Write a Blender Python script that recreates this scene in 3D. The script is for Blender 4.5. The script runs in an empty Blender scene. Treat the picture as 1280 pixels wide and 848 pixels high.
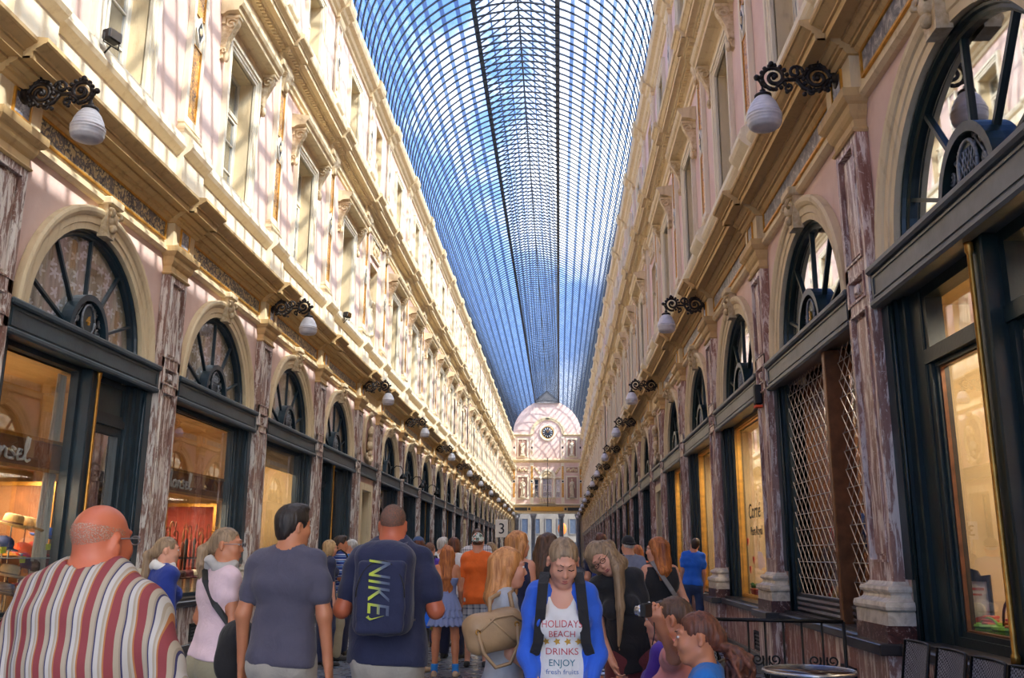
import bpy, bmesh, math, random
import numpy as np
from mathutils import Vector, Matrix, Euler
from mathutils.geometry import tessellate_polygon
random.seed(7); np.random.seed(7)
PI = math.pi
SC = bpy.context.scene
COL = SC.collection

# ---------------------------------------------------------------- materials
def srgb(r, g, b):
    f = lambda c: (c/255/12.92) if c/255 <= .04045 else ((c/255+.055)/1.055)**2.4
    return (f(r), f(g), f(b), 1)

class NT:
    def __init__(s, name):
        s.m = bpy.data.materials.new(name); s.m.use_nodes = True
        s.t = s.m.node_tree; s.t.nodes.clear()
        s.out = s.n('ShaderNodeOutputMaterial')
    def n(s, typ, **kw):
        nd = s.t.nodes.new(typ)
        for k, v in kw.items():
            if k.startswith('i_'):
                key = k[2:]
                key = int(key) if key.isdigit() else key.replace('_', ' ')
                s.put(nd.inputs[key], v)
            else: setattr(nd, k, v)
        return nd
    def put(s, sock, v):
        if isinstance(v, bpy.types.NodeSocket): s.t.links.new(v, sock)
        elif isinstance(v, bpy.types.Node): s.t.links.new(v.outputs[0], sock)
        else: sock.default_value = v
    def coord(s, kind='Object', scale=(1, 1, 1), rot=(0, 0, 0)):
        tc = s.n('ShaderNodeTexCoord')
        mp = s.n('ShaderNodeMapping'); s.put(mp.inputs[0], tc.outputs[kind])
        mp.inputs['Scale'].default_value = scale; mp.inputs['Rotation'].default_value = rot
        return mp.outputs[0]
    def world(s, scale=(1, 1, 1)):
        g = s.n('ShaderNodeNewGeometry')
        mp = s.n('ShaderNodeMapping'); s.put(mp.inputs[0], g.outputs['Position'])
        mp.inputs['Scale'].default_value = scale
        return mp.outputs[0]
    def noise(s, vec, scale=5, detail=3, rough=.55, dist=0):
        return s.n('ShaderNodeTexNoise', i_Vector=vec, i_Scale=scale, i_Detail=detail, i_Roughness=rough, i_Distortion=dist).outputs[0]
    def ramp(s, fac, stops, interp='LINEAR'):
        r = s.n('ShaderNodeValToRGB'); s.put(r.inputs[0], fac)
        r.color_ramp.interpolation = interp
        e = r.color_ramp.elements
        while len(e) < len(stops): e.new(.5)
        for el, (p, c) in zip(e, stops): el.position = p; el.color = c
        return r.outputs[0]
    def mix(s, fac, a, b, mode='MIX'):
        m = s.n('ShaderNodeMix', data_type='RGBA', blend_type=mode)
        s.put(m.inputs[0], fac); s.put(m.inputs[6], a); s.put(m.inputs[7], b)
        return m.outputs[2]
    def math(s, op, a, b=0., c=None):
        m = s.n('ShaderNodeMath', operation=op); s.put(m.inputs[0], a); s.put(m.inputs[1], b)
        if c is not None: s.put(m.inputs[2], c)
        return m.outputs[0]
    def bump(s, h, strength=.3, dist=.01):
        return s.n('ShaderNodeBump', i_Strength=strength, i_Distance=dist, i_Height=h).outputs[0]
    def bsdf(s, col, rough=.6, metal=0., normal=None, **kw):
        b = s.n('ShaderNodeBsdfPrincipled')
        s.put(b.inputs['Base Color'], col); s.put(b.inputs['Roughness'], rough); s.put(b.inputs['Metallic'], metal)
        if normal is not None: s.put(b.inputs['Normal'], normal)
        for k, v in kw.items(): s.put(b.inputs[k.replace('_', ' ')], v)
        s.put(s.out.inputs[0], b); return b

M = {}
def simple(name, col, rough=.6, metal=0., var=.12, scale=6., bump=0., emit=None, **kw):
    """plain material with a soft procedural colour variation"""
    t = NT(name); v = t.coord('Object')
    nz = t.noise(v, scale, 4)
    c2 = tuple(min(1, x*(1-var*1.6)) for x in col[:3])+(1,)
    c1 = tuple(min(1, x*(1+var)) for x in col[:3])+(1,)
    col_ = t.ramp(nz, [(.3, c2), (.7, c1)])
    nrm = t.bump(t.noise(v, scale*8, 3), bump, .01) if bump else None
    t.bsdf(col_, rough, metal, nrm, **kw)
    M[name] = t.m; return t.m

def make_materials():
    # pink stucco of the upper walls
    t = NT('pink_stucco'); v = t.world()
    a = t.noise(v, .9, 5, .6); b = t.noise(t.world((1.5, 1.5, .35)), 2.2, 4)
    c = t.mix(t.ramp(a, [(.35, (0, 0, 0, 1)), (.7, (1, 1, 1, 1))]), srgb(214, 182, 170), srgb(230, 204, 194))
    c = t.mix(t.math('MULTIPLY', t.ramp(b, [(.55, (0, 0, 0, 1)), (.75, (1, 1, 1, 1))]), .35), c, srgb(196, 160, 142))
    t.bsdf(c, .75, 0, t.bump(t.noise(v, 40, 3), .15, .01)); M['pink'] = t.m
    # beige painted stone / plaster mouldings
    for nm, c1, c2, c3 in (('stone', (216, 195, 155), (228, 210, 174), (170, 140, 96)), ('stone_light', (226, 214, 188), (238, 228, 206), (196, 178, 142)), ('stone_ochre', (198, 164, 110), (214, 184, 132), (150, 114, 70))):
        t = NT(nm); v = t.world()
        a = t.noise(v, 1.3, 5, .6); b = t.noise(t.world((2.5, 2.5, .5)), 3., 5, .65)
        c = t.mix(a, srgb(*c1), srgb(*c2))
        c = t.mix(t.math('MULTIPLY', t.ramp(b, [(.52, (0, 0, 0, 1)), (.74, (1, 1, 1, 1))]), .55), c, srgb(*c3))
        t.bsdf(c, .7, 0, t.bump(t.noise(v, 35, 3), .2, .01)); M[nm] = t.m
    t = NT('carved'); v = t.coord('Object')
    a = t.noise(v, 9, 5, .6)
    t.bsdf(t.ramp(a, [(.35, srgb(188, 160, 116)), (.65, srgb(232, 214, 180))]), .7, 0, t.bump(t.noise(v, 26, 4), .6, .02)); M['carved'] = t.m
    # reddish marble with white weathered streaks
    for nm, lo, mid, hi, th in (('marble', (104, 70, 60), (156, 122, 110), (228, 220, 212), .485), ('marble_pink', (122, 80, 68), (174, 136, 122), (230, 216, 204), .50), ('marble_red', (104, 54, 44), (156, 98, 82), (222, 206, 196), .515)):
        t = NT(nm); v = t.world((4.5, 4.5, .9))
        a = t.noise(v, 1.6, 8, .7, 1.2); b = t.noise(t.world((7, 7, 1.1)), 1.7, 9, .72, .8)
        d = t.noise(t.world(), 14, 6, .65, 1.5)
        c = t.ramp(a, [(.3, srgb(*lo)), (.62, srgb(*mid))])
        c = t.mix(t.ramp(b, [(th, (0, 0, 0, 1)), (th+.06, (1, 1, 1, 1))]), c, srgb(*hi))
        c = t.mix(t.math('MULTIPLY', t.ramp(d, [(.6, (0, 0, 0, 1)), (.64, (1, 1, 1, 1))]), .6), c, srgb(*hi))
        t.bsdf(c, .35, 0, t.bump(b, .15, .01)); M[nm] = t.m
    t = NT('marble_dark'); v = t.world()
    d = t.noise(v, 7, 8, .7, 2.5)
    t.bsdf(t.ramp(d, [(.35, srgb(48, 28, 26)), (.56, srgb(92, 50, 42)), (.6, srgb(190, 176, 168)), (.64, srgb(96, 54, 46))]), .3); M['marble_dark'] = t.m
    t = NT('white_marble'); v = t.world()
    d = t.noise(v, 5, 6, .7, 1.5)
    t.bsdf(t.ramp(d, [(.3, srgb(168, 156, 136)), (.6, srgb(222, 212, 194))]), .45); M['white_marble'] = t.m
    # mottled inlay of the frieze
    t = NT('inlay'); v = t.world()
    d = t.n('ShaderNodeTexVoronoi', feature='DISTANCE_TO_EDGE', i_Vector=t.mix(.3, v, t.n('ShaderNodeTexNoise', i_Vector=v, i_Scale=7., i_Detail=5.).outputs[1]), i_Scale=12.).outputs[0]
    e = t.noise(v, 5, 5, .7, 1)
    c = t.mix(t.ramp(e, [(.4, (0, 0, 0, 1)), (.6, (1, 1, 1, 1))]), srgb(66, 70, 84), srgb(122, 122, 128))
    c = t.mix(t.ramp(d, [(.09, (0, 0, 0, 1)), (.19, (1, 1, 1, 1))]), c, srgb(210, 196, 152))
    c2 = t.mix(t.ramp(t.noise(v, 9, 6, .7, 1.5), [(.45, (0, 0, 0, 1)), (.62, (1, 1, 1, 1))]), srgb(88, 92, 108), srgb(186, 184, 186))
    t.bsdf(c, .35); M['inlay'] = t.m
    t2 = NT('inlay_grey'); v = t2.world()
    c2 = t2.ramp(t2.noise(v, 7, 7, .7, 1.5), [(.38, srgb(92, 96, 112)), (.52, srgb(142, 144, 156)), (.64, srgb(208, 206, 208))])
    t2.bsdf(c2, .35); M['inlay_grey'] = t2.m
    t = NT('gilt_panel'); v = t.world()
    d = t.noise(v, 16, 6, .7, 1.2)
    t.bsdf(t.ramp(d, [(.38, srgb(74, 58, 44)), (.5, srgb(206, 140, 52)), (.62, srgb(240, 190, 96))]), .45, .2); M['gilt_panel'] = t.m
    simple('gold', srgb(214, 158, 66), .35, .55, .15, 12)
    simple('brass', srgb(190, 138, 62), .3, .7, .2, 8)
    simple('frame_left', srgb(30, 50, 62), .35, 0, .25, 3, .15)
    simple('frame_right', srgb(24, 40, 38), .35, 0, .3, 3, .15)
    simple('beam_left', srgb(58, 74, 82), .4, 0, .25, 2.5, .2)
    simple('beam_right', srgb(98, 102, 100), .4, 0, .25, 2.5, .2)
    simple('hub_iron', srgb(126, 132, 140), .4, .3, .4, 20, .3)
    simple('iron', srgb(52, 46, 44), .42, .6, .35, 18, .3)
    simple('black_iron', srgb(24, 24, 26), .4, .5, .2, 10)
    simple('white_paint', srgb(226, 220, 206), .5, 0, .06, 4)
    simple('blind', srgb(206, 190, 160), .8, 0, .06, 3)
    simple('sash', srgb(214, 206, 188), .5, 0, .06, 4)
    simple('dark_stone', srgb(46, 44, 46), .3, 0, .25, 5)
    simple('grille_metal', srgb(186, 178, 168), .35, .7, .15, 9)
    simple('bronze_post', srgb(128, 84, 52), .4, .4, .2, 9)
    simple('shop_warm', srgb(226, 198, 150), .8, 0, .15, 1.2)
    simple('shop_dark', srgb(84, 66, 52), .8, 0, .25, 1.5)
    simple('shop_wood', srgb(140, 86, 46), .6, 0, .25, 3)
    simple('statue', srgb(222, 208, 180), .7, 0, .14, 9, .3)
    simple('statue_back', srgb(178, 140, 124), .8, 0, .12, 6)
    simple('rib', srgb(46, 54, 66), .5, .3, .1, 4)
    t = NT('purlin'); d_ = t.n('ShaderNodeBsdfDiffuse', i_Color=srgb(132, 156, 190)); tr = t.n('ShaderNodeBsdfTransparent', i_Color=(.66, .78, .94, 1))
    mx = t.n('ShaderNodeMixShader'); mx.inputs[0].default_value = .5; t.put(mx.inputs[1], tr); t.put(mx.inputs[2], d_); t.put(t.out.inputs[0], mx); M['purlin'] = t.m
    simple('roof_grey', srgb(150, 146, 144), .7, 0, .2, 3)
    simple('letter', srgb(232, 230, 226), .4, .1, .04, 4)
    simple('black', srgb(20, 20, 22), .6, 0, .2, 8)
    # milk glass lamp shade with fine grooves
    t = NT('lampshade'); v = t.coord('Object')
    w = t.n('ShaderNodeTexWave', i_Vector=v, i_Scale=9., bands_direction='Z').outputs[1]
    t.bsdf(t.ramp(t.noise(v, 8, 3), [(.3, srgb(196, 196, 204)), (.7, srgb(232, 230, 232))]), .3, 0, t.bump(w, .25, .01), Subsurface_Weight=.0); M['lampshade'] = t.m
    # glass: clear sheet with a mirror-like reflection growing at grazing angles
    for nm, tint, base, rough in (('glass', (.95, .96, .96, 1), .06, .01), ('glass_dark', (.55, .58, .6, 1), .50, .02), ('glass_pane', (.62, .66, .70, 1), .30, .03)):
        t = NT(nm)
        lw = t.n('ShaderNodeLayerWeight', i_Blend=.5)
        f = t.math('ADD', t.math('MULTIPLY', t.math('POWER', lw.outputs['Facing'], 2.2), .38), base)
        tr = t.n('ShaderNodeBsdfTransparent', i_Color=tint); gl = t.n('ShaderNodeBsdfGlossy', i_Roughness=rough, i_Color=(.95, .96, .97, 1))
        mx = t.n('ShaderNodeMixShader'); t.put(mx.inputs[0], f); t.put(mx.inputs[1], tr); t.put(mx.inputs[2], gl)
        t.put(t.out.inputs[0], mx); M[nm] = t.m
    t = NT('roof_glass'); v = t.world()
    lw = t.n('ShaderNodeLayerWeight', i_Blend=.5)
    f = t.math('ADD', t.math('MULTIPLY', t.math('POWER', lw.outputs['Facing'], 3.), .12), .02)
    tint = t.ramp(t.noise(t.world((1.1, .35, 1.1)), 2.2, 2), [(.35, (.72, .80, .90, 1)), (.65, (.93, .96, 1, 1))])
    tr = t.n('ShaderNodeBsdfTransparent', i_Color=tint); gl = t.n('ShaderNodeBsdfGlossy', i_Roughness=.08)
    mx = t.n('ShaderNodeMixShader'); t.put(mx.inputs[0], f); t.put(mx.inputs[1], tr); t.put(mx.inputs[2], gl)
    t.put(t.out.inputs[0], mx); M['roof_glass'] = t.m
    # net curtain with white flowers
    t = NT('curtain'); v = t.coord('Object')
    vo = t.n('ShaderNodeTexVoronoi', i_Vector=v, i_Scale=4.6); vo.inputs['Randomness'].default_value = .75
    # petals: distance from the cell centre modulated by the angle round it
    sub = t.n('ShaderNodeVectorMath', operation='SUBTRACT'); t.put(sub.inputs[0], t.n('ShaderNodeVectorMath', operation='SCALE', i_0=v, i_3=1.).outputs[0]); t.put(sub.inputs[1], vo.outputs['Position'])
    sx = t.n('ShaderNodeSeparateXYZ', i_0=sub.outputs[0])
    ang = t.math('ARCTAN2', sx.outputs[2], sx.outputs[1])
    rad = t.math('MULTIPLY', t.math('ADD', t.math('COSINE', t.math('MULTIPLY', ang, 5.)), 2.1), .024)
    r2 = t.math('SQRT', t.math('ADD', t.math('POWER', sx.outputs[1], 2.), t.math('POWER', sx.outputs[2], 2.)))
    fl = t.math('LESS_THAN', r2, rad)
    base = t.ramp(t.noise(t.coord('Object', (1, 6, .8)), 3, 4), [(.3, srgb(150, 138, 124)), (.7, srgb(218, 208, 196))])
    t.bsdf(t.mix(fl, base, srgb(244, 244, 250)), .8); M['curtain'] = t.m
    simple('curtain_plain', srgb(206, 200, 192), .85, 0, .14, 3)
    # floor: dark bluish stone flags
    t = NT('floor'); v = t.world()
    br = t.n('ShaderNodeTexBrick', i_Vector=v, i_Scale=.42, i_Mortar_Size=.005, offset=.5)
    br.inputs['Color1'].default_value = srgb(66, 72, 88); br.inputs['Color2'].default_value = srgb(92, 98, 114); br.inputs['Mortar'].default_value = srgb(36, 38, 46)
    c = t.mix(.7, br.outputs[0], t.ramp(t.noise(v, 3, 7, .65, .6), [(.3, srgb(58, 62, 76)), (.7, srgb(118, 124, 138))]))
    t.bsdf(c, t.ramp(t.noise(v, 6, 4), [(.3, (.18, .18, .18, 1)), (.7, (.4, .4, .4, 1))]), 0, t.bump(br.outputs[1], -.1, .005)); M['floor'] = t.m
    t = NT('weave'); v = t.coord('Object', (1, 1, 1))
    ch = t.n('ShaderNodeTexChecker', i_Vector=v, i_Scale=88.)
    ch.inputs[1].default_value = srgb(136, 136, 142); ch.inputs[2].default_value = srgb(44, 44, 48)
    t.bsdf(ch.outputs[0], .6, 0, t.bump(ch.outputs[1], .5, .005)); M['weave'] = t.m
    simple('steel', srgb(196, 196, 196), .25, .8, .08, 6)
    simple('table_top', srgb(66, 46, 40), .15, 0, .3, 4)

# ---------------------------------------------------------------- mesh building
class MB:
    def __init__(s): s.v = []; s.f = []; s.mi = []; s.sm = []; s.mats = []
    def mat(s, m):
        m = M[m] if isinstance(m, str) else m
        if m not in s.mats: s.mats.append(m)
        return s.mats.index(m)
    def add(s, vs, fs, m, smooth=False):
        k = s.mat(m); o = len(s.v)
        s.v.extend(tuple(map(float, p)) for p in vs)
        for f in fs:
            s.f.append(tuple(i+o for i in f)); s.mi.append(k); s.sm.append(smooth)
    def box(s, x0, x1, y0, y1, z0, z1, m):
        v = [(x, y, z) for x in (x0, x1) for y in (y0, y1) for z in (z0, z1)]
        s.add(v, [(0, 1, 3, 2), (4, 6, 7, 5), (0, 4, 5, 1), (2, 3, 7, 6), (0, 2, 6, 4), (1, 5, 7, 3)], m)
    def bbox(s, x0, x1, y0, y1, z0, z1, m, b=.008):
        """box with chamfered edges"""
        b = min(b, (x1-x0)*.45, (y1-y0)*.45, (z1-z0)*.45)
        bm = bmesh.new(); bmesh.ops.create_cube(bm, size=1)
        for v in bm.verts: v.co = Vector(((x0+x1)/2+v.co.x*(x1-x0), (y0+y1)/2+v.co.y*(y1-y0), (z0+z1)/2+v.co.z*(z1-z0)))
        bmesh.ops.bevel(bm, geom=bm.edges[:], offset=b, segments=1, affect='EDGES')
        bm.verts.index_update(); s.add([v.co for v in bm.verts], [[v.index for v in f.verts] for f in bm.faces], m); bm.free()
    def quadstrip(s, A, B, m, smooth=False, closed=False):
        n = len(A); vs = list(A)+list(B)
        r = range(n if closed else n-1)
        s.add(vs, [(i, (i+1) % n, n+(i+1) % n, n+i) for i in r], m, smooth)
    def loft(s, rings, m, smooth=False, closed=True, cap=True):
        """rings: equal-length point lists"""
        n = len(rings[0]); vs = [p for r in rings for p in r]; fs = []
        for k in range(len(rings)-1):
            for i in range(n if closed else n-1):
                j = (i+1) % n
                fs.append((k*n+i, k*n+j, (k+1)*n+j, (k+1)*n+i))
        if cap and closed:
            fs.append(tuple(range(n))[::-1]); fs.append(tuple((len(rings)-1)*n+i for i in range(n)))
        s.add(vs, fs, m, smooth)
    def lathe(s, prof, m, seg=20, c=(0, 0, 0), axis='z', smooth=True):
        rings = []
        for r, h in prof:
            ring = []
            for k in range(seg):
                a = 2*PI*k/seg; x, y = r*math.cos(a), r*math.sin(a)
                p = (x, y, h) if axis == 'z' else ((h, x, y) if axis == 'x' else (x, h, y))
                ring.append((p[0]+c[0], p[1]+c[1], p[2]+c[2]))
            rings.append(ring)
        s.loft(rings, m, smooth)
    def tube(s, pts, r, m, seg=6, smooth=True, flat=None):
        pts = [Vector(p) for p in pts]; rings = []
        rr = r if hasattr(r, '__len__') else [r]*len(pts)
        up = None
        for i, p in enumerate(pts):
            d = (pts[min(i+1, len(pts)-1)]-pts[max(i-1, 0)])
            d = d.normalized() if d.length > 1e-9 else Vector((0, 0, 1))
            if up is None:
                up = Vector((0, 0, 1)) if abs(d.z) < .9 else Vector((1, 0, 0))
            a = d.cross(up)
            if a.length < 1e-6: a = d.orthogonal()
            a.normalize(); b = a.cross(d).normalized(); up = b
            rings.append([p+(a*math.cos(2*PI*k/seg)+b*math.sin(2*PI*k/seg))*rr[i] for k in range(seg)])
        s.loft(rings, m, smooth)
    def prism(s, poly, m, axis='x', d0=0., d1=.1, smooth=False):
        """2D polygon extruded; axis x: poly=(y,z); axis y: poly=(x,z); axis z: poly=(x,y)"""
        f = {'x': lambda p, d: (d, p[0], p[1]), 'y': lambda p, d: (p[0], d, p[1]), 'z': lambda p, d: (p[0], p[1], d)}[axis]
        n = len(poly); vs = [f(p, d0) for p in poly]+[f(p, d1) for p in poly]
        tri = tessellate_polygon([[Vector((p[0], p[1], 0)) for p in poly]])
        fs = [tuple(t) for t in tri]+[tuple(i+n for i in t[::-1]) for t in tri]
        s.add(vs, fs, m)
        s.add(vs, [(i, (i+1) % n, n+(i+1) % n, n+i) for i in range(n)], m, smooth)
    def ell(s, c, r, m, seg=12, rings=8, rot=None):
        vs = []; fs = []
        for i in range(rings+1):
            t = PI*i/rings
            for j in range(seg):
                a = 2*PI*j/seg
                p = Vector((r[0]*math.sin(t)*math.cos(a), r[1]*math.sin(t)*math.sin(a), r[2]*math.cos(t)))
                if rot is not None: p = rot @ p
                vs.append((p.x+c[0], p.y+c[1], p.z+c[2]))
        for i in range(rings):
            for j in range(seg):
                k = (j+1) % seg
                fs.append((i*seg+j, (i+1)*seg+j, (i+1)*seg+k, i*seg+k))
        s.add(vs, fs, m, True)
    def frame(s, y0, y1, z0, z1, w, x0, x1, m):
        """rectangular picture-frame border in the y-z plane"""
        s.box(x0, x1, y0, y1, z1-w, z1, m); s.box(x0, x1, y0, y1, z0, z0+w, m)
        s.box(x0, x1, y0, y0+w, z0+w, z1-w, m); s.box(x0, x1, y1-w, y1, z0+w, z1-w, m)
    def sqloft(s, prof, hy, m, y0=0.):
        """square-plan moulding against a wall: prof = (extra, z) where extra widens the y half-width hy[0] and the projection hy[1]"""
        rings = [[(.004, y0-hy[0]-e, z), (hy[1]+e, y0-hy[0]-e, z), (hy[1]+e, y0+hy[0]+e, z), (.004, y0+hy[0]+e, z)] for e, z in prof]
        s.loft(rings, m)
    def xform(s, mat, start=0):
        for i in range(start, len(s.v)): s.v[i] = tuple(mat @ Vector(s.v[i]))
    def merge(s, o, off=(0, 0, 0)):
        b = len(s.v); s.v.extend((x+off[0], y+off[1], z+off[2]) for x, y, z in o.v)
        ix = [s.mat(m) for m in o.mats]
        for f, k, q in zip(o.f, o.mi, o.sm):
            s.f.append(tuple(i+b for i in f)); s.mi.append(ix[k]); s.sm.append(q)
    def mesh(s, name):
        me = bpy.data.meshes.new(name)
        me.from_pydata(s.v, [], s.f)
        for m in s.mats: me.materials.append(m)
        me.polygons.foreach_set('material_index', s.mi)
        me.polygons.foreach_set('use_smooth', s.sm)
        me.update(); return me

def link(o): COL.objects.link(o); return o
def props(o, label=None, cat=None, group=None, kind=None):
    for k, v in (('label', label), ('category', cat), ('group', group), ('kind', kind)):
        if v: o[k] = v
    return o
def empty(name, loc=(0, 0, 0), rz=0., **p):
    o = link(bpy.data.objects.new(name, None)); o.location = loc; o.rotation_euler = (0, 0, rz); o.empty_display_size = .1
    return props(o, **p)
def obj(name, me, parent=None, loc=(0, 0, 0), rz=0., **p):
    if isinstance(me, MB): me = me.mesh(name)
    o = link(bpy.data.objects.new(name, me)); o.location = loc; o.rotation_euler = (0, 0, rz)
    if parent is not None: o.parent = parent
    return props(o, **p)

class Kit:
    """a kind of thing: parts [(name, MB, [(subname, MB)...], label)], placed many times; far copies are one mesh"""
    def __init__(s, name, cat, kind=None):
        s.name = name; s.cat = cat; s.kind = kind; s.parts = []; s._m = None; s._one = None
    def part(s, name, mb, subs=(), label=None): s.parts.append((name, mb, list(subs), label)); return s
    def place(s, loc, rz, label, group=None, whole=False, name=None):
        nm = name or s.name
        if whole:
            if s._one is None:
                a = MB()
                for _, mb, subs, _l in s.parts:
                    a.merge(mb)
                    for _, sb in subs: a.merge(sb)
                s._one = a.mesh(s.name)
            return obj(nm, s._one, None, loc, rz, label=label, cat=s.cat, group=group, kind=s.kind)
        if s._m is None:
            s._m = [(n, mb.mesh(n), [(sn, sb.mesh(sn)) for sn, sb in subs], l) for n, mb, subs, l in s.parts]
        r = empty(nm, loc, rz, label=label, cat=s.cat, group=group, kind=s.kind)
        for n, me, subs, l in s._m:
            p = obj(n, me, r, label=l)
            for sn, sm in subs: obj(sn, sm, p)
        return r

ORD = ['first', 'second', 'third', 'fourth', 'fifth', 'sixth', 'seventh', 'eighth', 'ninth', 'tenth', 'eleventh', 'twelfth', 'thirteenth', 'fourteenth']
# ---------------------------------------------------------------- the arcade
W = 4.3; S = 4.238; NW = 3.02; G0 = -0.06; PER = 6*S+NW; YEND = 110.75; YST = G0-NW
HIDE_Y = 1.0
SIDES = ((-1, 'left', 'sunlit'), (1, 'right', 'shaded'))
PIL = []; BAYS = []      # pilaster y; bays (centre, half width, kind)
BAYS.append((G0-NW/2, NW/2, 'niche'))
for g in range(4):
    b = G0+g*PER
    for k in range(7): PIL.append(b+k*S)
    for k in range(6): BAYS.append((b+(k+.5)*S, S/2, 'arch'))
    if g < 3: BAYS.append((b+6*S+NW/2, NW/2, 'niche'))
ZA = 3.98      # arch centre height
def LR(s): return 0. if s < 0 else PI
def loc(s, y, p=0., z=0.): return (s*(W-p), y, z)

def opening(mb, s, yc, hw, z0, z1, Z0, Z1, HW, depth, m, mr):
    """rectangular opening (yc±hw, z0..z1) in the wall strip yc±HW, Z0..Z1, with reveals"""
    P = lambda p, y, z: (s*(W-p), y, z)
    for a, b, c, d in ((yc-HW, yc-hw, Z0, Z1), (yc+hw, yc+HW, Z0, Z1), (yc-hw, yc+hw, z1, Z1), (yc-hw, yc+hw, Z0, z0)):
        if d-c > 1e-4: mb.add([P(0, a, c), P(0, b, c), P(0, b, d), P(0, a, d)], [(0, 1, 2, 3)], m)
    R = [(yc-hw, z0), (yc-hw, z1), (yc+hw, z1), (yc+hw, z0)]
    for i in range(4):
        a, b = R[i], R[(i+1) % 4]
        if i == 3 and z0 <= 0: continue
        mb.add([P(0, *a), P(0, *b), P(-depth, *b), P(-depth, *a)], [(0, 1, 2, 3)], mr)

def build_wall(s, name):
    mb = MB(); P = lambda p, y, z: (s*(W-p), y, z)
    for yc, HW, kind in BAYS:
        if kind == 'arch':
            r = 1.38; n = 24
            inner = [(yc+r*math.cos(a), ZA+r*math.sin(a)) for a in [PI*i/n for i in range(n+1)]]
            outer = []
            for i in range(n+1):
                a = PI*i/n; c, q = math.cos(a), math.sin(a)
                t = min(HW/abs(c) if abs(c) > 1e-6 else 1e9, (6.4-ZA)/q if q > 1e-6 else 1e9)
                outer.append((yc+t*c, ZA+t*q))
            mb.quadstrip([P(0, *p) for p in inner], [P(0, *p) for p in outer], 'pink')
            mb.quadstrip([P(0, *p) for p in inner], [P(-.35, *p) for p in inner], 'stone', True)
            for q in (-1, 1):      # corners the fan of quads leaves open, and the piers below
                mb.add([P(0, yc+q*HW, 6.4), P(0, *outer[[i for i in range(n+1) if (outer[i][0]-yc)*q > 0 and outer[i][1] >= 6.39][0 if q < 0 else -1]]), P(0, *outer[[i for i in range(n+1) if abs(outer[i][0]-yc) >= HW-1e-3 and (outer[i][0]-yc)*q > 0][-1 if q > 0 else 0]])], [(0, 1, 2)], 'pink')
                a, b = sorted((yc+q*1.75, yc+q*HW))
                mb.add([P(0, a, 0), P(0, b, 0), P(0, b, ZA), P(0, a, ZA)], [(0, 1, 2, 3)], 'pink')
                mb.add([P(0, yc+q*1.75, 0), P(-.4, yc+q*1.75, 0), P(-.4, yc+q*1.75, ZA), P(0, yc+q*1.75, ZA)], [(0, 1, 2, 3)], 'stone')
            opening(mb, s, yc, .62, 7.6, 10.05, 6.4, 12, HW, .34, 'pink', 'stone')
            opening(mb, s, yc, .55, 12.75, 14.4, 12, 15.7, HW, .34, 'pink', 'stone')
        else:
            opening(mb, s, yc, .62, 0, 3.3, 0, 6.4, HW, .5, 'pink', 'stone')
            opening(mb, s, yc, .55, 7.72, 10.15, 6.4, 12, HW, .55, 'pink', 'stone')
            opening(mb, s, yc, .45, 12.75, 14.7, 12, 15.7, HW, .45, 'pink', 'stone')
            for hw, z0, z1, d in ((.55, 7.72, 10.15, .55), (.45, 12.75, 14.7, .45)):
                mb.add([P(-d, yc-hw, z0), P(-d, yc+hw, z0), P(-d, yc+hw, z1), P(-d, yc-hw, z1)], [(0, 1, 2, 3)], 'statue_back')
    # back of the building mass, so that no daylight leaks in behind the shop fronts
    X = s*(W+1.9)
    mb.add([(X, YST-1, 0), (X, YEND+1, 0), (X, YEND+1, 16.2), (X, YST-1, 16.2)], [(0, 1, 2, 3)], 'shop_dark')
    for z in (6.39, 12.0, 15.7):
        mb.add([(s*W, YST-1, z), (X, YST-1, z), (X, YEND+1, z), (s*W, YEND+1, z)], [(0, 1, 2, 3)], 'shop_dark')
    return obj(name, mb, label='pink stucco wall of the %s side of the arcade' % ('sunlit' if s < 0 else 'shaded'), cat='wall', kind='structure')

def run_trim(s, name, prof, dp, hw, mat, label, y0=YST, y1=YEND, extra=None):
    """a moulding along the whole wall that breaks forward over each pilaster"""
    st = [(y0, 0)]
    for y in PIL:
        if y-hw > y0+.01: st += [(y-hw, 0), (y-hw, dp)]
        else: st[-1] = (y0, dp)
        if y+hw < y1-.01: st += [(y+hw, dp), (y+hw, 0)]
    st.append((y1, 0) if st[-1][1] == 0 else (y1, dp))
    mb = MB()
    rings = [[(s*(W-(p+d*min(1, max(0, p)*40))), y, z) for p, z in prof] for y, d in st]
    mb.loft(rings, mat, closed=False)
    if extra: extra(mb, s)
    return obj(name, mb, label=label, cat='moulding', kind='structure')

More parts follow.
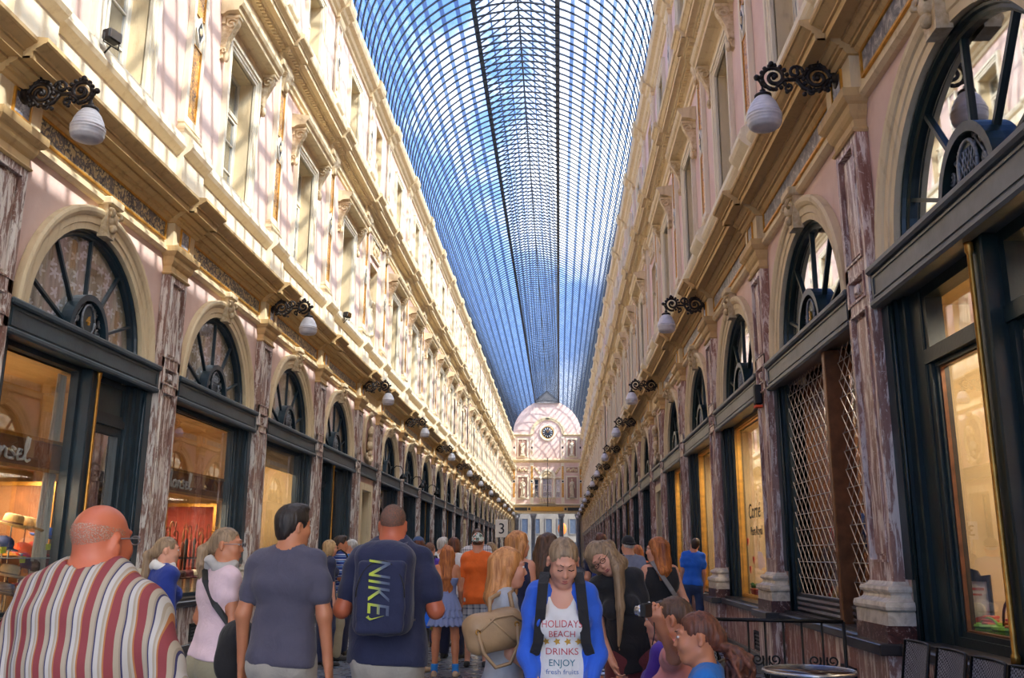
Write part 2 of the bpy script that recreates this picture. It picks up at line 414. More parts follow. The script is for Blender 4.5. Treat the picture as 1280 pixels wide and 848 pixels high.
def build_trims():
    n = 0
    for s, side, tone in SIDES:
        defs = [
            ('frieze', [(0, 5.70), (.05, 5.70), (.09, 5.73), (.09, 5.78), (.045, 5.80), (.045, 6.2), (0, 6.2)], .10, .38, 'stone', 'beige frieze band above the arches'),
            ('cornice', [(0, 6.15), (.075, 6.155), (.10, 6.19), (.10, 6.215), (.135, 6.215), (.135, 6.25), (.155, 6.25), (.20, 6.285), (.215, 6.285), (.215, 6.315), (.34, 6.32), (.34, 6.295), (.36, 6.295), (.36, 6.375), (.385, 6.375), (.385, 6.40), (.43, 6.425), (.47, 6.455), (.485, 6.455), (.50, 6.475), (.50, 6.515), (.12, 6.56), (0, 6.56)], .10, .42, 'stone_ochre', 'ochre main cornice over the shop fronts'),
            ('parapet', [(0, 6.54), (.13, 6.54), (.13, 6.64), (.09, 6.66), (.09, 7.2), (.12, 7.22), (.19, 7.28), (.22, 7.33), (.22, 7.38), (.19, 7.40), (.19, 7.48), (.08, 7.57), (0, 7.57)], .10, .40, 'stone_light', 'pale parapet under the tall windows'),
            ('entablature', [(0, 11.05), (.04, 11.05), (.05, 11.14), (.09, 11.16), (.09, 11.27), (.05, 11.29), (.05, 11.42), (.12, 11.45), (.12, 11.52), (.22, 11.53), (.24, 11.56), (.34, 11.565), (.34, 11.545), (.36, 11.545), (.36, 11.64), (.385, 11.64), (.385, 11.665), (.44, 11.72), (.465, 11.725), (.48, 11.76), (.48, 11.82), (.10, 11.92), (0, 11.92)], .08, .36, 'stone', 'beige dentilled cornice under the attic windows'),
            ('attic', [(0, 11.9), (.07, 11.9), (.07, 12.5), (.12, 12.54), (.14, 12.6), (.14, 12.66), (.04, 12.72), (0, 12.72)], .08, .34, 'stone_light', 'pale attic plinth band'),
            ('crown', [(0, 14.95), (.05, 14.97), (.05, 15.08), (.12, 15.12), (.16, 15.2), (.27, 15.24), (.31, 15.32), (.33, 15.42), (.33, 15.46), (.1, 15.6), (0, 15.75)], .08, .34, 'stone', 'topmost beige cornice below the glass roof'),
        ]
        for nm, prof, dp, hw, mat, lab in defs:
            n += 1
            t = run_trim(s, 'trim_%d' % n, prof, dp, hw, mat, '%s, %s side' % (lab, tone))
            if nm == 'entablature':
                mb = MB(); y = 8.
                while y < 62:
                    near = min(abs(y+.03-q) for q in PIL) < .36
                    p = .20 if not near else .28
                    mb.box(*sorted((s*(W-.05), s*(W-p))), y, y+.06, 11.445, 11.515, 'stone'); y += .115
                obj('dentil_molding', mb, t, kind='stuff')

# ------------------------------------------------ kits (local: x out of the wall, y along, z up)
def ring_pts(r, a0, a1, n, c=(0, ZA), x=0.): return [(x, c[0]+r*math.cos(a0+(a1-a0)*i/n), c[1]+r*math.sin(a0+(a1-a0)*i/n)) for i in range(n+1)]

def kit_pilaster(mat):
    k = Kit('pilaster', 'pilaster')
    a = MB(); a.bbox(.004, .30, -.43, .43, 0, .17, 'dark_stone'); a.box(.004, .25, -.40, .40, .17, .72, mat)
    a.bbox(.004, .33, -.46, .46, .72, .81, 'dark_stone'); a.box(.004, .24, -.40, .40, .81, .95, 'marble_dark'); k.part('plinth', a)
    b = MB(); b.sqloft([(.11, .95), (.11, 1.055), (.10, 1.06), (.125, 1.075), (.13, 1.10), (.12, 1.135), (.085, 1.145), (.06, 1.165), (.05, 1.19), (.055, 1.205), (.075, 1.215), (.08, 1.235), (.07, 1.26), (.03, 1.27), (.01, 1.30)], (.30, .12), 'white_marble'); k.part('base', b)
    c = MB(); c.box(.004, .075, -.295, .295, 1.29, 5.42, mat)
    for z0, z1 in ((1.29, 1.46), (3.72, 3.82), (4.06, 4.20), (5.32, 5.42)): c.box(.004, .12, -.31, .31, z0, z1, mat)
    for q in (-1, 1): c.box(.004, .12, *sorted((q*.31, q*.225)), 1.46, 5.32, mat)
    for z0, z1 in ((1.46, 3.72), (3.82, 4.06), (4.20, 5.32)):
        c.frame(-.225, .225, z0, z1, .02, .07, .135, mat); c.frame(-.17, .17, z0+.055, z1-.055, .012, .07, .088, mat); c.box(.07, .10, -.155, .155, z0+.07, z1-.07, mat)
    c.bbox(.09, .14, -.05, .05, 3.89, 3.99, mat, .02); k.part('shaft', c)
    d = MB(); d.sqloft([(.02, 5.40), (.035, 5.42), (.02, 5.445), (.005, 5.45), (.005, 5.53), (.03, 5.56), (.05, 5.60), (.06, 5.66), (.09, 5.68), (.12, 5.72), (.125, 5.80)], (.30, .12), 'stone_ochre'); k.part('capital', d)
    return k

def sweep_arch(mb, prof, m, n=28, legs=0., lift=False):
    """profile (r, x) swept round the arch"""
    rings = []
    A = [0]+[PI*i/n for i in range(n+1)]+[PI]
    for j, a in enumerate(A):
        dz = -legs if j in (0, len(A)-1) else 0
        rings.append([(x, r*math.cos(a), max(ZA+r*math.sin(a)+dz, 4.05) if x > -.03 else ZA+r*math.sin(a)+dz) for r, x in prof] if lift else [(x, r*math.cos(a), ZA+r*math.sin(a)+dz) for r, x in prof])
    mb.loft(rings, m, closed=False, smooth=False)

def kit_archsurround():
    k = Kit('arch_surround', 'arch surround')
    a = MB(); sweep_arch(a, [(1.365, -.02), (1.365, .03), (1.44, .035), (1.45, .05), (1.53, .055), (1.54, .075), (1.58, .10), (1.62, .105), (1.65, .085), (1.65, .004)], 'stone', lift=True); k.part('archivolt', a)
    b = MB(); b.prism([(-.10, 5.30), (.10, 5.30), (.14, 5.74), (-.14, 5.74)], 'carved', 'x', .004, .13)
    b.bbox(.004, .19, -.17, .17, 5.70, 5.80, 'stone', .015); b.ell((.13, 0, 5.54), (.07, .09, .10), 'carved'); b.ell((.15, 0, 5.42), (.05, .06, .06), 'carved')
    for q in (-1, 1): b.tube([(.13, q*.09, 5.66), (.18, q*.11, 5.64), (.2, q*.1, 5.58), (.16, q*.07, 5.56)], .025, 'carved')
    k.part('keystone', b); return k

def scroll(c, r0, r1, a0, turns, n=18, sx=1, x=None):
    """spiral in the x-z plane (or the y-z plane when x is given)"""
    out = []
    for i in range(n+1):
        t = i/n; r = r0+(r1-r0)*t; a = a0+turns*2*PI*t
        u, w = c[0]+sx*r*math.cos(a), c[1]+r*math.sin(a)
        out.append((u, 0, w) if x is None else (x, u, w))
    return out

def fan_parts(k, fm, bm_, glass, curtain=None, numeral=None, lite=False):
    a = MB()
    a.box(-.16, .004, -1.74, 1.74, 3.70, 3.975, bm_); a.box(.004, .10, -1.80, 1.80, 3.70, 4.03, bm_); a.bbox(.004, .15, -1.80, 1.80, 3.97, 4.045, bm_, .02); a.bbox(.004, .13, -1.80, 1.80, 3.665, 3.735, bm_, .02); a.box(-.16, .0, -1.36, 1.36, 3.97, 4.0, bm_)
    a.frame(-1.74, 1.74, 3.755, 3.95, .02, .09, .112, bm_)
    k.part('transom_beam', a)
    b = MB(); sweep_arch(b, [(1.28, -.14), (1.28, -.075), (1.30, -.06), (1.325, -.06), (1.335, -.03), (1.355, -.025), (1.355, -.14)], fm, 24); k.part('fan_frame', b)
    for d in (22, 54, 90, 126, 158):
        sp = MB(); q = math.radians(d); c, w = math.cos(q), math.sin(q)
        a0, a1 = .44, 1.29; t = .017
        pts = [(a0*c-t*w, ZA+a0*w+t*c), (a1*c-t*w, ZA+a1*w+t*c), (a1*c+t*w, ZA+a1*w-t*c), (a0*c+t*w, ZA+a0*w-t*c)]
        sp.prism(pts, fm, 'x', -.125, -.08); k.part('spoke', sp)
    h = MB(); n = 20; e = lambda f, i: (.47*f*math.cos(PI*i/n), ZA+.04+.54*f*math.sin(PI*i/n))
    h.prism([e(1, i) for i in range(n+1)]+[e(.86, i) for i in range(n, -1, -1)], fm, 'x', -.2, -.06)
    h.prism([e(.87, i) for i in range(n+1)], 'black', 'x', -.19, -.16)
    if not lite:
        for q in (-1, 1):
            for (cy, cz, r) in ((.30, .10, .07), (.33, .24, .055), (.22, .36, .06), (.21, .20, .04), (.10, .43, .035)):
                h.tube(scroll((q*cy, ZA+.05+cz), r, .012, PI/2, 1.6*q, 14, x=-.13), .013, 'hub_iron', 5)
            h.tube([(-.13, q*.4, ZA+.05), (-.13, q*.26, ZA+.17), (-.13, q*.2, ZA+.3), (-.13, q*.08, ZA+.47)], .012, 'hub_iron', 5)
    h.prism([(.15*math.cos(2*PI*i/20), ZA+.27+.19*math.sin(2*PI*i/20)) for i in range(20)], fm, 'x', -.17, -.105)
    subs = []
    if not lite:
        rim = MB(); rim.tube([(-.10, .15*math.cos(2*PI*i/20), ZA+.27+.19*math.sin(2*PI*i/20)) for i in range(21)], .016, 'hub_iron', 5); subs.append(('boss_rim', rim))
        if numeral:
            nb = text_mb(numeral, .16, .01, 'gold'); nb.xform(Matrix.Rotation(PI/2, 4, 'X')); nb.xform(Matrix.Rotation(PI/2, 4, 'Z')); nb.xform(Matrix.Translation((-.095, -.045, ZA+.21))); subs.append(('numeral', nb))
        else:
            for i in range(4):
                pass
            g = MB()
            for i in range(-2, 3):
                g.tube([(-.10, i*.045-.06, ZA+.14), (-.10, i*.045+.06, ZA+.40)], .006, 'hub_iron', 4); g.tube([(-.10, i*.045+.06, ZA+.14), (-.10, i*.045-.06, ZA+.40)], .006, 'hub_iron', 4)
            subs.append(('lattice', g))
    [q_.xform(Matrix.Translation((.07, 0, 0))) for q_ in [h]+[b_ for _, b_ in subs]]; k.part('hub_panel', h, subs)
    g = MB(); g.prism([(1.3*math.cos(PI*i/24), ZA+1.3*math.sin(PI*i/24)) for i in range(25)], glass, 'x', -.112, -.107); k.part('fan_glass', g)
    if curtain:
        c = MB(); n = 40
        A = [(-.21+.025*math.sin(i*2.1), -1.36+2.72*i/n, ZA-.1) for i in range(n+1)]
        B = [(p[0], p[1], ZA+math.sqrt(max(.02, 1.37**2-p[1]**2))) for p in A]
        c.quadstrip(A, B, curtain, True); k.part('net_curtain', c)

def text_mb(txt, size, ext, mat, shear=0.):
    cu = bpy.data.curves.new('txt', 'FONT'); cu.body = txt; cu.size = size; cu.extrude = ext; cu.shear = shear; cu.resolution_u = 3
    o = bpy.data.objects.new('txt', cu); COL.objects.link(o)
    bpy.context.view_layer.update()
    me = o.evaluated_get(bpy.context.evaluated_depsgraph_get()).to_mesh()
    mb = MB(); mb.add([v.co for v in me.vertices], [tuple(p.vertices) for p in me.polygons], mat)
    o.evaluated_get(bpy.context.evaluated_depsgraph_get()).to_mesh_clear()
    bpy.data.objects.remove(o); bpy.data.curves.remove(cu)
    return mb

def riser_part(k, mat, vent=None, y0=-1.655, y1=1.655):
    y0 = max(y0, -1.655); y1 = min(y1, 1.655)
    a = MB(); a.box(-.3, .09, y0, y1, .17, .72, mat); a.bbox(-.3, .13, y0, y1, 0, .17, 'dark_stone')
    k.part('stall_riser', a)
    if vent is not None:
        v = MB(); v.frame(vent-.22, vent+.22, .20, .46, .03, .08, .115, 'black'); v.box(.07, .095, vent-.2, vent+.2, .22, .44, 'black')
        for i in range(4): v.box(.09, .105, vent-.18, vent+.18, .235+.05*i, .255+.05*i, 'dark_stone')
        k.part('vent_grille', v)
    c = MB(); c.bbox(-.3, .17, y0, y1, .72, .81, 'dark_stone', .015); c.box(-.3, .1, y0, y1, .81, .84, 'dark_stone'); k.part('sill', c)

def posts_part(k, fm, lo=1.40, z0=.81):
    for q in (-1, 1):
        a = MB()
        for r0, r1, p in ((1.62, 1.745, .0), (1.50, 1.64, -.05), (lo, 1.52, -.10)):
            a.bbox(-.28, p, *sorted((q*r0, q*r1)), z0, 3.70, fm, .012)
        a.box(.004, .03, *sorted((q*1.64, q*1.80)), 1.32, 3.66, fm); a.tube([(.0, q*1.62, z0), (.0, q*1.62, 3.66)], .018, fm, 6)
        k.part('frame_post', a)

def glass_part(k, y0, y1, z0, z1, glass, p=-.2, name='display_glass'):
    g = MB(); g.box(p-.006, p, y0, y1, z0, z1, glass); k.part(name, g)

def room_part(k, wall, depth=1.35, z0=.78, z1=3.62, hw=1.5, floor=None):
    a = MB()
    a.add([(-depth, -hw, z0), (-depth, hw, z0), (-depth, hw, z1), (-depth, -hw, z1)], [(0, 1, 2, 3)], wall)
    for q in (-hw, hw): a.add([(-.26, q, z0), (-depth, q, z0), (-depth, q, z1), (-.26, q, z1)], [(0, 1, 2, 3)], wall)
    a.add([(-.26, -hw, z0), (-.26, hw, z0), (-depth, hw, z0), (-depth, -hw, z0)], [(0, 1, 2, 3)], floor or 'shop_wood')
    a.add([(-.26, -hw, z1), (-.26, hw, z1), (-depth, hw, z1), (-depth, -hw, z1)], [(0, 1, 2, 3)], wall)
    k.part('display_lining', a)

def brass_part(k, y, z0=.84, z1=3.66):
    a = MB(); a.lathe([(.0, z0), (.03, z0), (.03, z0+.05), (.02, z0+.07), (.02, z1-.08), (.03, z1-.06), (.03, z1-.02), (.035, z1), (0, z1+.02)], 'brass', 10, (.03, y, 0)); k.part('brass_colonnette', a)
    b = MB(); b.bbox(-.26, .0, y-.11, y+.11, .81, 3.70, k.fm, .012); k.part('mullion', b)

def door_part(k, y0, y1, fm, glass):
    a = MB(); y0, y1 = sorted((y0, y1))
    a.frame(y0, y1, .06, 3.1, .10, -.26, -.16, fm); a.box(-.25, -.17, y0+.1, y1-.1, .16, .9, fm)
    h = MB(); h.lathe([(0, 0), (.02, 0), (.02, .02), (.035, .03), (.035, .05), (0, .06)], 'brass', 10, (-.16, y1-.05, 1.1), 'x')
    g = MB(); g.box(-.215, -.21, y0+.1, y1-.1, .9, 3.0, glass)
    k.part('door', a, [('door_knob', h), ('door_glass', g)])
    t = MB(); t.box(-.26, -.12, y0-.02, y1+.02, 3.1, 3.2, fm); t.box(-.24, -.18, y0, y1, 3.2, 3.7, 'beam_left' if 'left' in fm else fm)
    t.frame(y0, y1, 3.2, 3.68, .06, -.2, -.15, fm); k.part('overdoor_panel', t)

def kit_shop(kind, side, numeral=None, curtain=None, warm='shop_dark', vent=None, lite=False, blind=False, fascia=False):
    fm = 'frame_'+side; bm_ = 'beam_'+side
    k = Kit('shop_front', 'shop front'); k.fm = fm
    fan_parts(k, fm, bm_, 'glass_dark' if not curtain else 'glass', curtain, numeral, lite)
    glass = 'glass'
    if kind in ('full', 'gold'):
        riser_part(k, 'marble_red' if side == 'right' else 'marble', vent); posts_part(k, fm)
        f = MB(); gm = 'gold' if kind == 'gold' else fm
        f.frame(-1.42, 1.42, .82, 3.70, .06, -.24, -.14, gm); f.frame(-1.37, 1.37, .87, 3.65, .025, -.22, -.17, gm); k.part('display_frame', f)
        glass_part(k, -1.37, 1.37, .87, 3.65, glass); room_part(k, warm)
    elif kind == 'door_far' or kind == 'door_near':
        q = (1 if kind == 'door_far' else -1)*(1 if side == 'left' else -1)
        # local +y points away from the viewer on the sunlit side and towards the viewer on the other
        a, b = sorted((q*.35, -q*1.80)); riser_part(k, 'marble', vent, a, b); posts_part(k, fm, z0=.0)
        brass_part(k, q*.30)
        a, b = sorted((q*.19, -q*1.42)); f = MB(); f.frame(a, b, .82, 3.70, .06, -.24, -.14, fm); k.part('display_frame', f)
        glass_part(k, a+.05, b-.05, .87, 3.65, glass); room_part(k, warm)
        door_part(k, q*.42, q*1.42, fm, 'glass_dark')
    elif kind == 'transom':       # tall sashes divided by a cross bar, brass colonnette between them
        riser_part(k, 'marble_red', vent); posts_part(k, fm, 1.28)
        brass_part(k, 0.)
        for y0, y1 in ((-1.30, -.10), (.10, 1.30)):
            f = MB(); f.frame(y0, y1, .82, 3.70, .09, -.26, -.12, fm); f.box(-.25, -.10, y0, y1, 3.05, 3.17, fm); f.frame(y0+.08, y1-.08, .9, 3.06, .05, -.24, -.15, fm)
            t = MB(); t.frame(y0+.125, y1-.125, .945, 3.02, .02, -.2, -.17, 'bronze_post')
            k.part('sash_frame', f, [('bead', t)])
            glass_part(k, y0+.07, y1-.07, .9, 3.62, glass, name='display_glass')
        room_part(k, warm)
    elif kind == 'grille':
        riser_part(k, 'marble_red', vent, -1.80, -.32 if side == 'left' else 1.80); posts_part(k, fm, 1.5)
        room_part(k, warm); glass_part(k, -1.5, 1.5, .87, 3.65, 'glass', -.25)
        p = MB(); p.bbox(-.2, .06, .60, .70, .3, 3.68, 'bronze_post'); p.bbox(-.22, .0, .48, .60, .3, 3.68, fm); k.part('corner_post', p)
        for y0, y1, nm in ((-1.48, .46, 'grille_panel'), (.72, 1.48, 'grille_panel')):
            g = MB(); d = .19; h = 2.62; z0 = 1.06
            ny = int((y1-y0)/d)
            for i in range(-int(h/ (d*1.0))-1, ny+1):
                for sgn in (1, -1):
                    ya = y0+i*d if sgn > 0 else y1-i*d
                    t0, t1 = 0., h
                    # clip the diagonal to the panel
                    lo = (y0-ya)*sgn if sgn > 0 else (ya-y1); hi = (y1-ya) if sgn > 0 else (ya-y0)
                    t0 = max(t0, lo/1.0*1.0); t1 = min(t1, hi)
                    if t1-t0 < .05: continue
                    px = -.09 if sgn > 0 else -.075
                    g.tube([(px, ya+sgn*t0, z0+t0), (px, ya+sgn*t1, z0+t1)], .005, 'grille_metal', 4, False)
            nz = int(h/d)
            for i in range(0, nz+1, 1):
                g.tube([(-.08, y0, z0+i*d), (-.08, y1, z0+i*d)], .006, 'grille_metal', 4, False)
            bx = MB(); bx.bbox(-.12, -.04, y0, y1, .84, 1.06, 'black_iron'); 
            for i in range(3): bx.box(-.05, -.03, y0, y1, .87+.06*i, .90+.06*i, 'steel')
            k.part(nm, g, [('shutter_slats', bx)])
    if blind:
        b = MB(); b.box(-.27, -.26, -1.40, 1.40, 3.22, 3.66, 'blind'); k.part('roller_blind', b)
    if fascia:
        b = MB(); b.bbox(-.32, -.27, -1.45, 1.45, 2.42, 2.76, 'shop_wood', .01); b.box(-.27, -.255, -1.45, 1.45, 2.40, 2.44, 'brass'); b.box(-.27, -.255, -1.45, 1.45, 2.74, 2.78, 'brass'); k.part('fascia_board', b)
    return k

def kit_frieze(mat):
    k = Kit('frieze_plaque', 'frieze panel')
    a = MB(); a.frame(-1.66, 1.66, 5.87, 6.15, .028, .04, .075, 'gold'); k.part('gilt_frame', a)
    b = MB(); b.box(.03, .055, -1.64, 1.64, 5.89, 6.13, mat); k.part('marble_inlay', b); return k
def kit_frieze_small(mat):
    k = Kit('frieze_block', 'frieze block')
    a = MB(); a.frame(-.16, .16, 5.86, 6.14, .022, .14, .17, 'gold'); k.part('gilt_frame', a)
    b = MB(); b.box(.13, .155, -.145, .145, 5.88, 6.12, mat); k.part('marble_inlay', b); return k

def kit_win(hw, z0, z1, top, hood, transom):
    k = Kit('window', 'window', 'structure')
    a = MB(); o = hw+.2
    for x, w0, w1 in ((.05, 0, .07), (.065, .06, .14), (.09, .13, .2)):
        for q in (-1, 1): a.box(-.02, x, *sorted((q*(hw+w0), q*(hw+w1))), z0, z1+w1, 'stone_light')
        a.box(-.02, x, -(hw+w1), hw+w1, z1+w0, z1+w1, 'stone_light')
    a.bbox(-.3, .1, -o, o, z0-.06, z0+.02, 'stone_light'); k.part('architrave', a)
    f = MB(); f.frame(-hw, hw, z0, z1, .05, -.33, -.25, 'sash'); f.box(-.33, -.24, -hw, hw, transom-.04, transom+.04, 'sash')
    for q in (-1, 1):
        f.frame(*sorted((q*.02, q*(hw-.05))), z0+.05, transom-.04, .06, -.31, -.26, 'white_paint')
        zz = z0+.05
        for i in (1, 2): f.box(-.30, -.265, *sorted((q*.06, q*(hw-.1))), zz+(transom-zz)*i/3-.014, zz+(transom-zz)*i/3+.014, 'white_paint')
    f.box(-.3, -.26, -.014, .014, transom, z1-.05, 'white_paint'); k.part('sash_frame', f)
    g = MB(); g.box(-.292, -.288, -hw+.03, hw-.03, z0+.03, z1-.03, 'glass_pane'); k.part('glass', g)
    c = MB(); n = 24
    c.quadstrip([(-.40+.012*math.sin(i*1.9), -hw+2*hw*i/n, z0) for i in range(n+1)], [(-.40+.012*math.sin(i*1.9), -hw+2*hw*i/n, z1) for i in range(n+1)], 'curtain_plain', True); k.part('curtain', c)
    if hood:
        h = MB(); h.box(-.02, .06, -1.1, 1.1, z1+.22, z1+.38, 'stone')
        pr = [(0, .36), (.06, .37), (.10, .40), (.16, .42), (.30, .43), (.31, .49), (.35, .52), (.38, .58), (.38, .62), (0, .68)]
        rings = [[(x*.0, -1.16, z1+z) for x, z in pr]]
        rings = []
        for y, f_ in ((-1.18, 1), (1.18, 1)): rings.append([(x, y+(-x*.0), z1+z) for x, z in pr])
        h.loft(rings, 'stone', closed=True, cap=True); k.part('hood', h)
        for q in (-1, 1):
            b = MB(); y = q*1.0
            b.prism([(.0, z1-.42), (.05, z1-.40), (.07, z1-.28), (.12, z1-.05), (.20, z1+.12), (.27, z1+.25), (.28, z1+.36), (0, z1+.36)], 'carved', 'y', y-.07, y+.07)
            b.bbox(0, .30, y-.09, y+.09, z1+.33, z1+.39, 'stone', .01)
            for yy in (y-.075, y+.075):
                b.tube([(p[0], yy, p[2]) for p in scroll((.16, z1+.22), .10, .02, .6, 1.3, 14)], .022, 'carved', 5)
                b.tube([(p[0], yy, p[2]) for p in scroll((.06, z1-.28), .055, .012, PI, -1.2, 10)], .016, 'carved', 5)
            b.ell((.09, y, z1-.36), (.05, .05, .10), 'carved', 8, 6); k.part('console', b)
    return k

def kit_upper_pilaster():
    k = Kit('upper_pilaster', 'pilaster')
    b = MB(); b.sqloft([(.06, 7.55), (.06, 7.64), (.05, 7.65), (.065, 7.68), (.06, 7.72), (.03, 7.74), (.02, 7.78), (.03, 7.80), (.01, 7.85)], (.27, .08), 'stone'); k.part('base', b)
    c = MB(); c.box(.004, .055, -.26, .26, 7.84, 11.1, 'stone_light')
    for q in (-1, 1): c.box(.004, .09, *sorted((q*.26, q*.17)), 7.84, 11.1, 'stone_light')
    c.box(.004, .09, -.26, .26, 7.84, 7.95, 'stone_light'); c.box(.004, .09, -.26, .26, 11.0, 11.1, 'stone_light'); k.part('shaft', c)
    g = MB(); g.box(.05, .066, -.15, .15, 7.98, 9.2, 'gilt_panel'); g.box(.05, .066, -.15, .15, 9.72, 10.96, 'gilt_panel')
    for z0, z1 in ((7.97, 9.2), (9.72, 10.98)): g.frame(-.17, .17, z0, z1, .02, .05, .08, 'gold')
    k.part('gilt_panel', g)
    d = MB(); d.prism([(0, 9.2), (.16, 9.46), (0, 9.72), (-.16, 9.46)], 'white_paint', 'x', .05, .10); d.prism([(0, 9.28), (.10, 9.46), (0, 9.64), (-.10, 9.46)], 'black', 'x', .09, .105); d.ell((.105, 0, 9.46), (.02, .05, .07), 'carved', 8, 6); k.part('diamond_boss', d)
    e = MB(); e.prism([(.05, 10.68), (.10, 10.70), (.13, 10.85), (.17, 10.98), (.19, 11.06), (.19, 11.12), (.05, 11.12)], 'carved', 'y', -.15, .15)
    for yy in (-.15, .15): e.tube([(p[0], yy, p[2]) for p in scroll((.13, 11.03), .07, .015, .4, 1.3, 12)], .018, 'carved', 5)
    e.ell((.13, 0, 10.82), (.05, .1, .12), 'carved', 8, 6); k.part('console_capital', e)
    return k
def kit_attic_pilaster():
    k = Kit('attic_pilaster', 'pilaster')
    b = MB(); b.sqloft([(.05, 12.7), (.05, 12.78), (.03, 12.82), (.01, 12.86)], (.24, .08), 'stone'); k.part('base', b)
    c = MB(); c.box(.004, .05, -.24, .24, 12.85, 14.97, 'pink')
    for q in (-1, 1): c.box(.004, .085, *sorted((q*.24, q*.16)), 12.85, 14.97, 'stone_light')
    c.box(.004, .085, -.24, .24, 12.85, 12.94, 'stone_light'); c.box(.004, .085, -.24, .24, 14.84, 14.97, 'stone_light'); k.part('shaft', c)
    d = MB(); d.prism([(0, 13.6), (.13, 13.86), (0, 14.12), (-.13, 13.86)], 'white_paint', 'x', .04, .095); d.prism([(0, 13.7), (.08, 13.86), (0, 14.02), (-.08, 13.86)], 'black', 'x', .09, .10)
    for z in (13.2, 14.5): d.ell((.06, 0, z), (.03, .06, .16), 'carved', 8, 6)
    k.part('diamond_boss', d)
    e = MB(); e.sqloft([(.0, 14.86), (.03, 14.90), (.05, 14.96), (.05, 15.0)], (.24, .085), 'stone'); k.part('capital', e)
    return k

def kit_lamp():
    k = Kit('wall_lamp', 'lamp')
    pl = MB(); pl.lathe([(0, 0), (.10, 0), (.11, .015), (.085, .03), (.06, .035), (.05, .055), (0, .06)], 'iron', 16, (.14, 0, 6.13), 'x'); k.part('wall_plate', pl)
    b = MB(); t = lambda pts, r=.02: b.tube(pts, r, 'iron', 6)
    t([(.18, 0, 6.13), (.24, 0, 6.10), (.30, 0, 6.01), (.40, 0, 5.99), (.48, 0, 6.03), (.54, 0, 6.12)], .022)
    t(scroll((.335, 6.13), .135, .022, -PI*.75, -1.75, 30), .021)
    t([(.23, 0, 6.2), (.30, 0, 6.28), (.40, 0, 6.26), (.47, 0, 6.16), (.56, 0, 6.12), (.66, 0, 6.12), (.74, 0, 6.05)], .021)
    t(scroll((.76, 6.15), .135, .02, -PI*.5, 1.75, 30), .021)
    t(scroll((.545, 6.20), .075, .015, PI, -1.2, 16), .018)
    t(scroll((.235, 6.33), .075, .014, PI*1.25, -1.35, 18), .02)
    t(scroll((.40, 5.985), .04, .012, PI/2, -1.2, 10), .014)
    t(scroll((.63, 6.03), .045, .012, PI/2, 1.2, 10), .014)
    for p, r in (((.93, 0, 6.15), .032), ((.78, 0, 6.30), .028), ((.30, 0, 6.30), .03), ((.24, 0, 6.0), .025), ((.47, 0, 5.96), .024), ((.64, 0, 5.99), .022), ((.335, 0, 6.13), .03), ((.76, 0, 6.15), .028), ((.52, 0, 6.24), .025)): b.ell(p, (r, r, r), 'iron', 8, 6)
    for i in range(16):
        a = i*.42; b.ell((.335+.135*math.cos(a), 0, 6.13+.135*math.sin(a)), (.026, .03, .026), 'iron', 6, 4); b.ell((.76+.13*math.cos(a), 0, 6.15+.13*math.sin(a)), (.024, .028, .024), 'iron', 6, 4)
    k.part('bracket', b)
    c = MB(); c.lathe([(0, 6.06), (.012, 6.06), (.014, 6.02), (.03, 6.01), (.02, 5.985), (.055, 5.975), (.085, 5.955), (.085, 5.93), (.06, 5.925)], 'iron', 14, (.88, 0, 0)); c.tube([(.88, 0, 6.05), (.90, 0, 6.1), (.92, 0, 6.13)], .012, 'iron'); k.part('lamp_cap', c)
    s_ = MB(); pr = [(.06, 5.94)]
    P0 = [(.075, 5.93), (.12, 5.87), (.15, 5.80), (.165, 5.745), (.172, 5.74), (.172, 5.728), (.166, 5.722), (.172, 5.716), (.172, 5.70), (.166, 5.695), (.168, 5.66), (.155, 5.625), (.13, 5.605), (.09, 5.60), (.05, 5.598), (0, 5.597)]
    s_.lathe(pr+P0, 'lampshade', 24, (.88, 0, 0)); k.part('lamp_shade', s_)
    return k

def kit_medallion():
    k = Kit('portrait_medallion', 'medallion'); n = 28
    e = lambda a, b, i: (a*math.cos(2*PI*i/n), 4.82+b*math.sin(2*PI*i/n))
    f = MB(); f.loft([[(x, *e(a, b, i)) for i in range(n)] for x, a, b in ((.004, .62, .72), (.06, .60, .70), (.08, .56, .66), (.06, .50, .60), (.03, .48, .58))], 'stone', closed=True, cap=False)
    k.part('oval_frame', f)
    d = MB(); d.prism([e(.5, .6, i) for i in range(n)], 'statue_back', 'x', .004, .025); k.part('field', d)
    b = MB(); b.ell((.08, .0, 5.02), (.09, .13, .17), 'carved'); b.ell((.08, .05, 5.08), (.09, .14, .13), 'carved'); b.ell((.06, 0, 4.80), (.07, .08, .12), 'carved'); b.ell((.06, 0, 4.60), (.09, .26, .16), 'carved'); b.ell((.1, -.1, 4.98), (.06, .03, .04), 'carved'); b.ell((.07, 0, 4.40), (.06, .16, .1), 'carved'); b.xform(Matrix.Translation((.035, 0, 0))); k.part('bust', b)
    sw = MB(); sw.ell((.08, 0, 4.14), (.07, .16, .10), 'carved'); sw.ell((.08, 0, 5.54), (.07, .14, .09), 'carved')
    for q in (-1, 1): sw.tube([(.06, q*.1, 4.12), (.08, q*.3, 4.2), (.06, q*.42, 4.36)], .04, 'carved')
    sw.xform(Matrix.Translation((.03, 0, 0))); k.part('swag', sw); return k
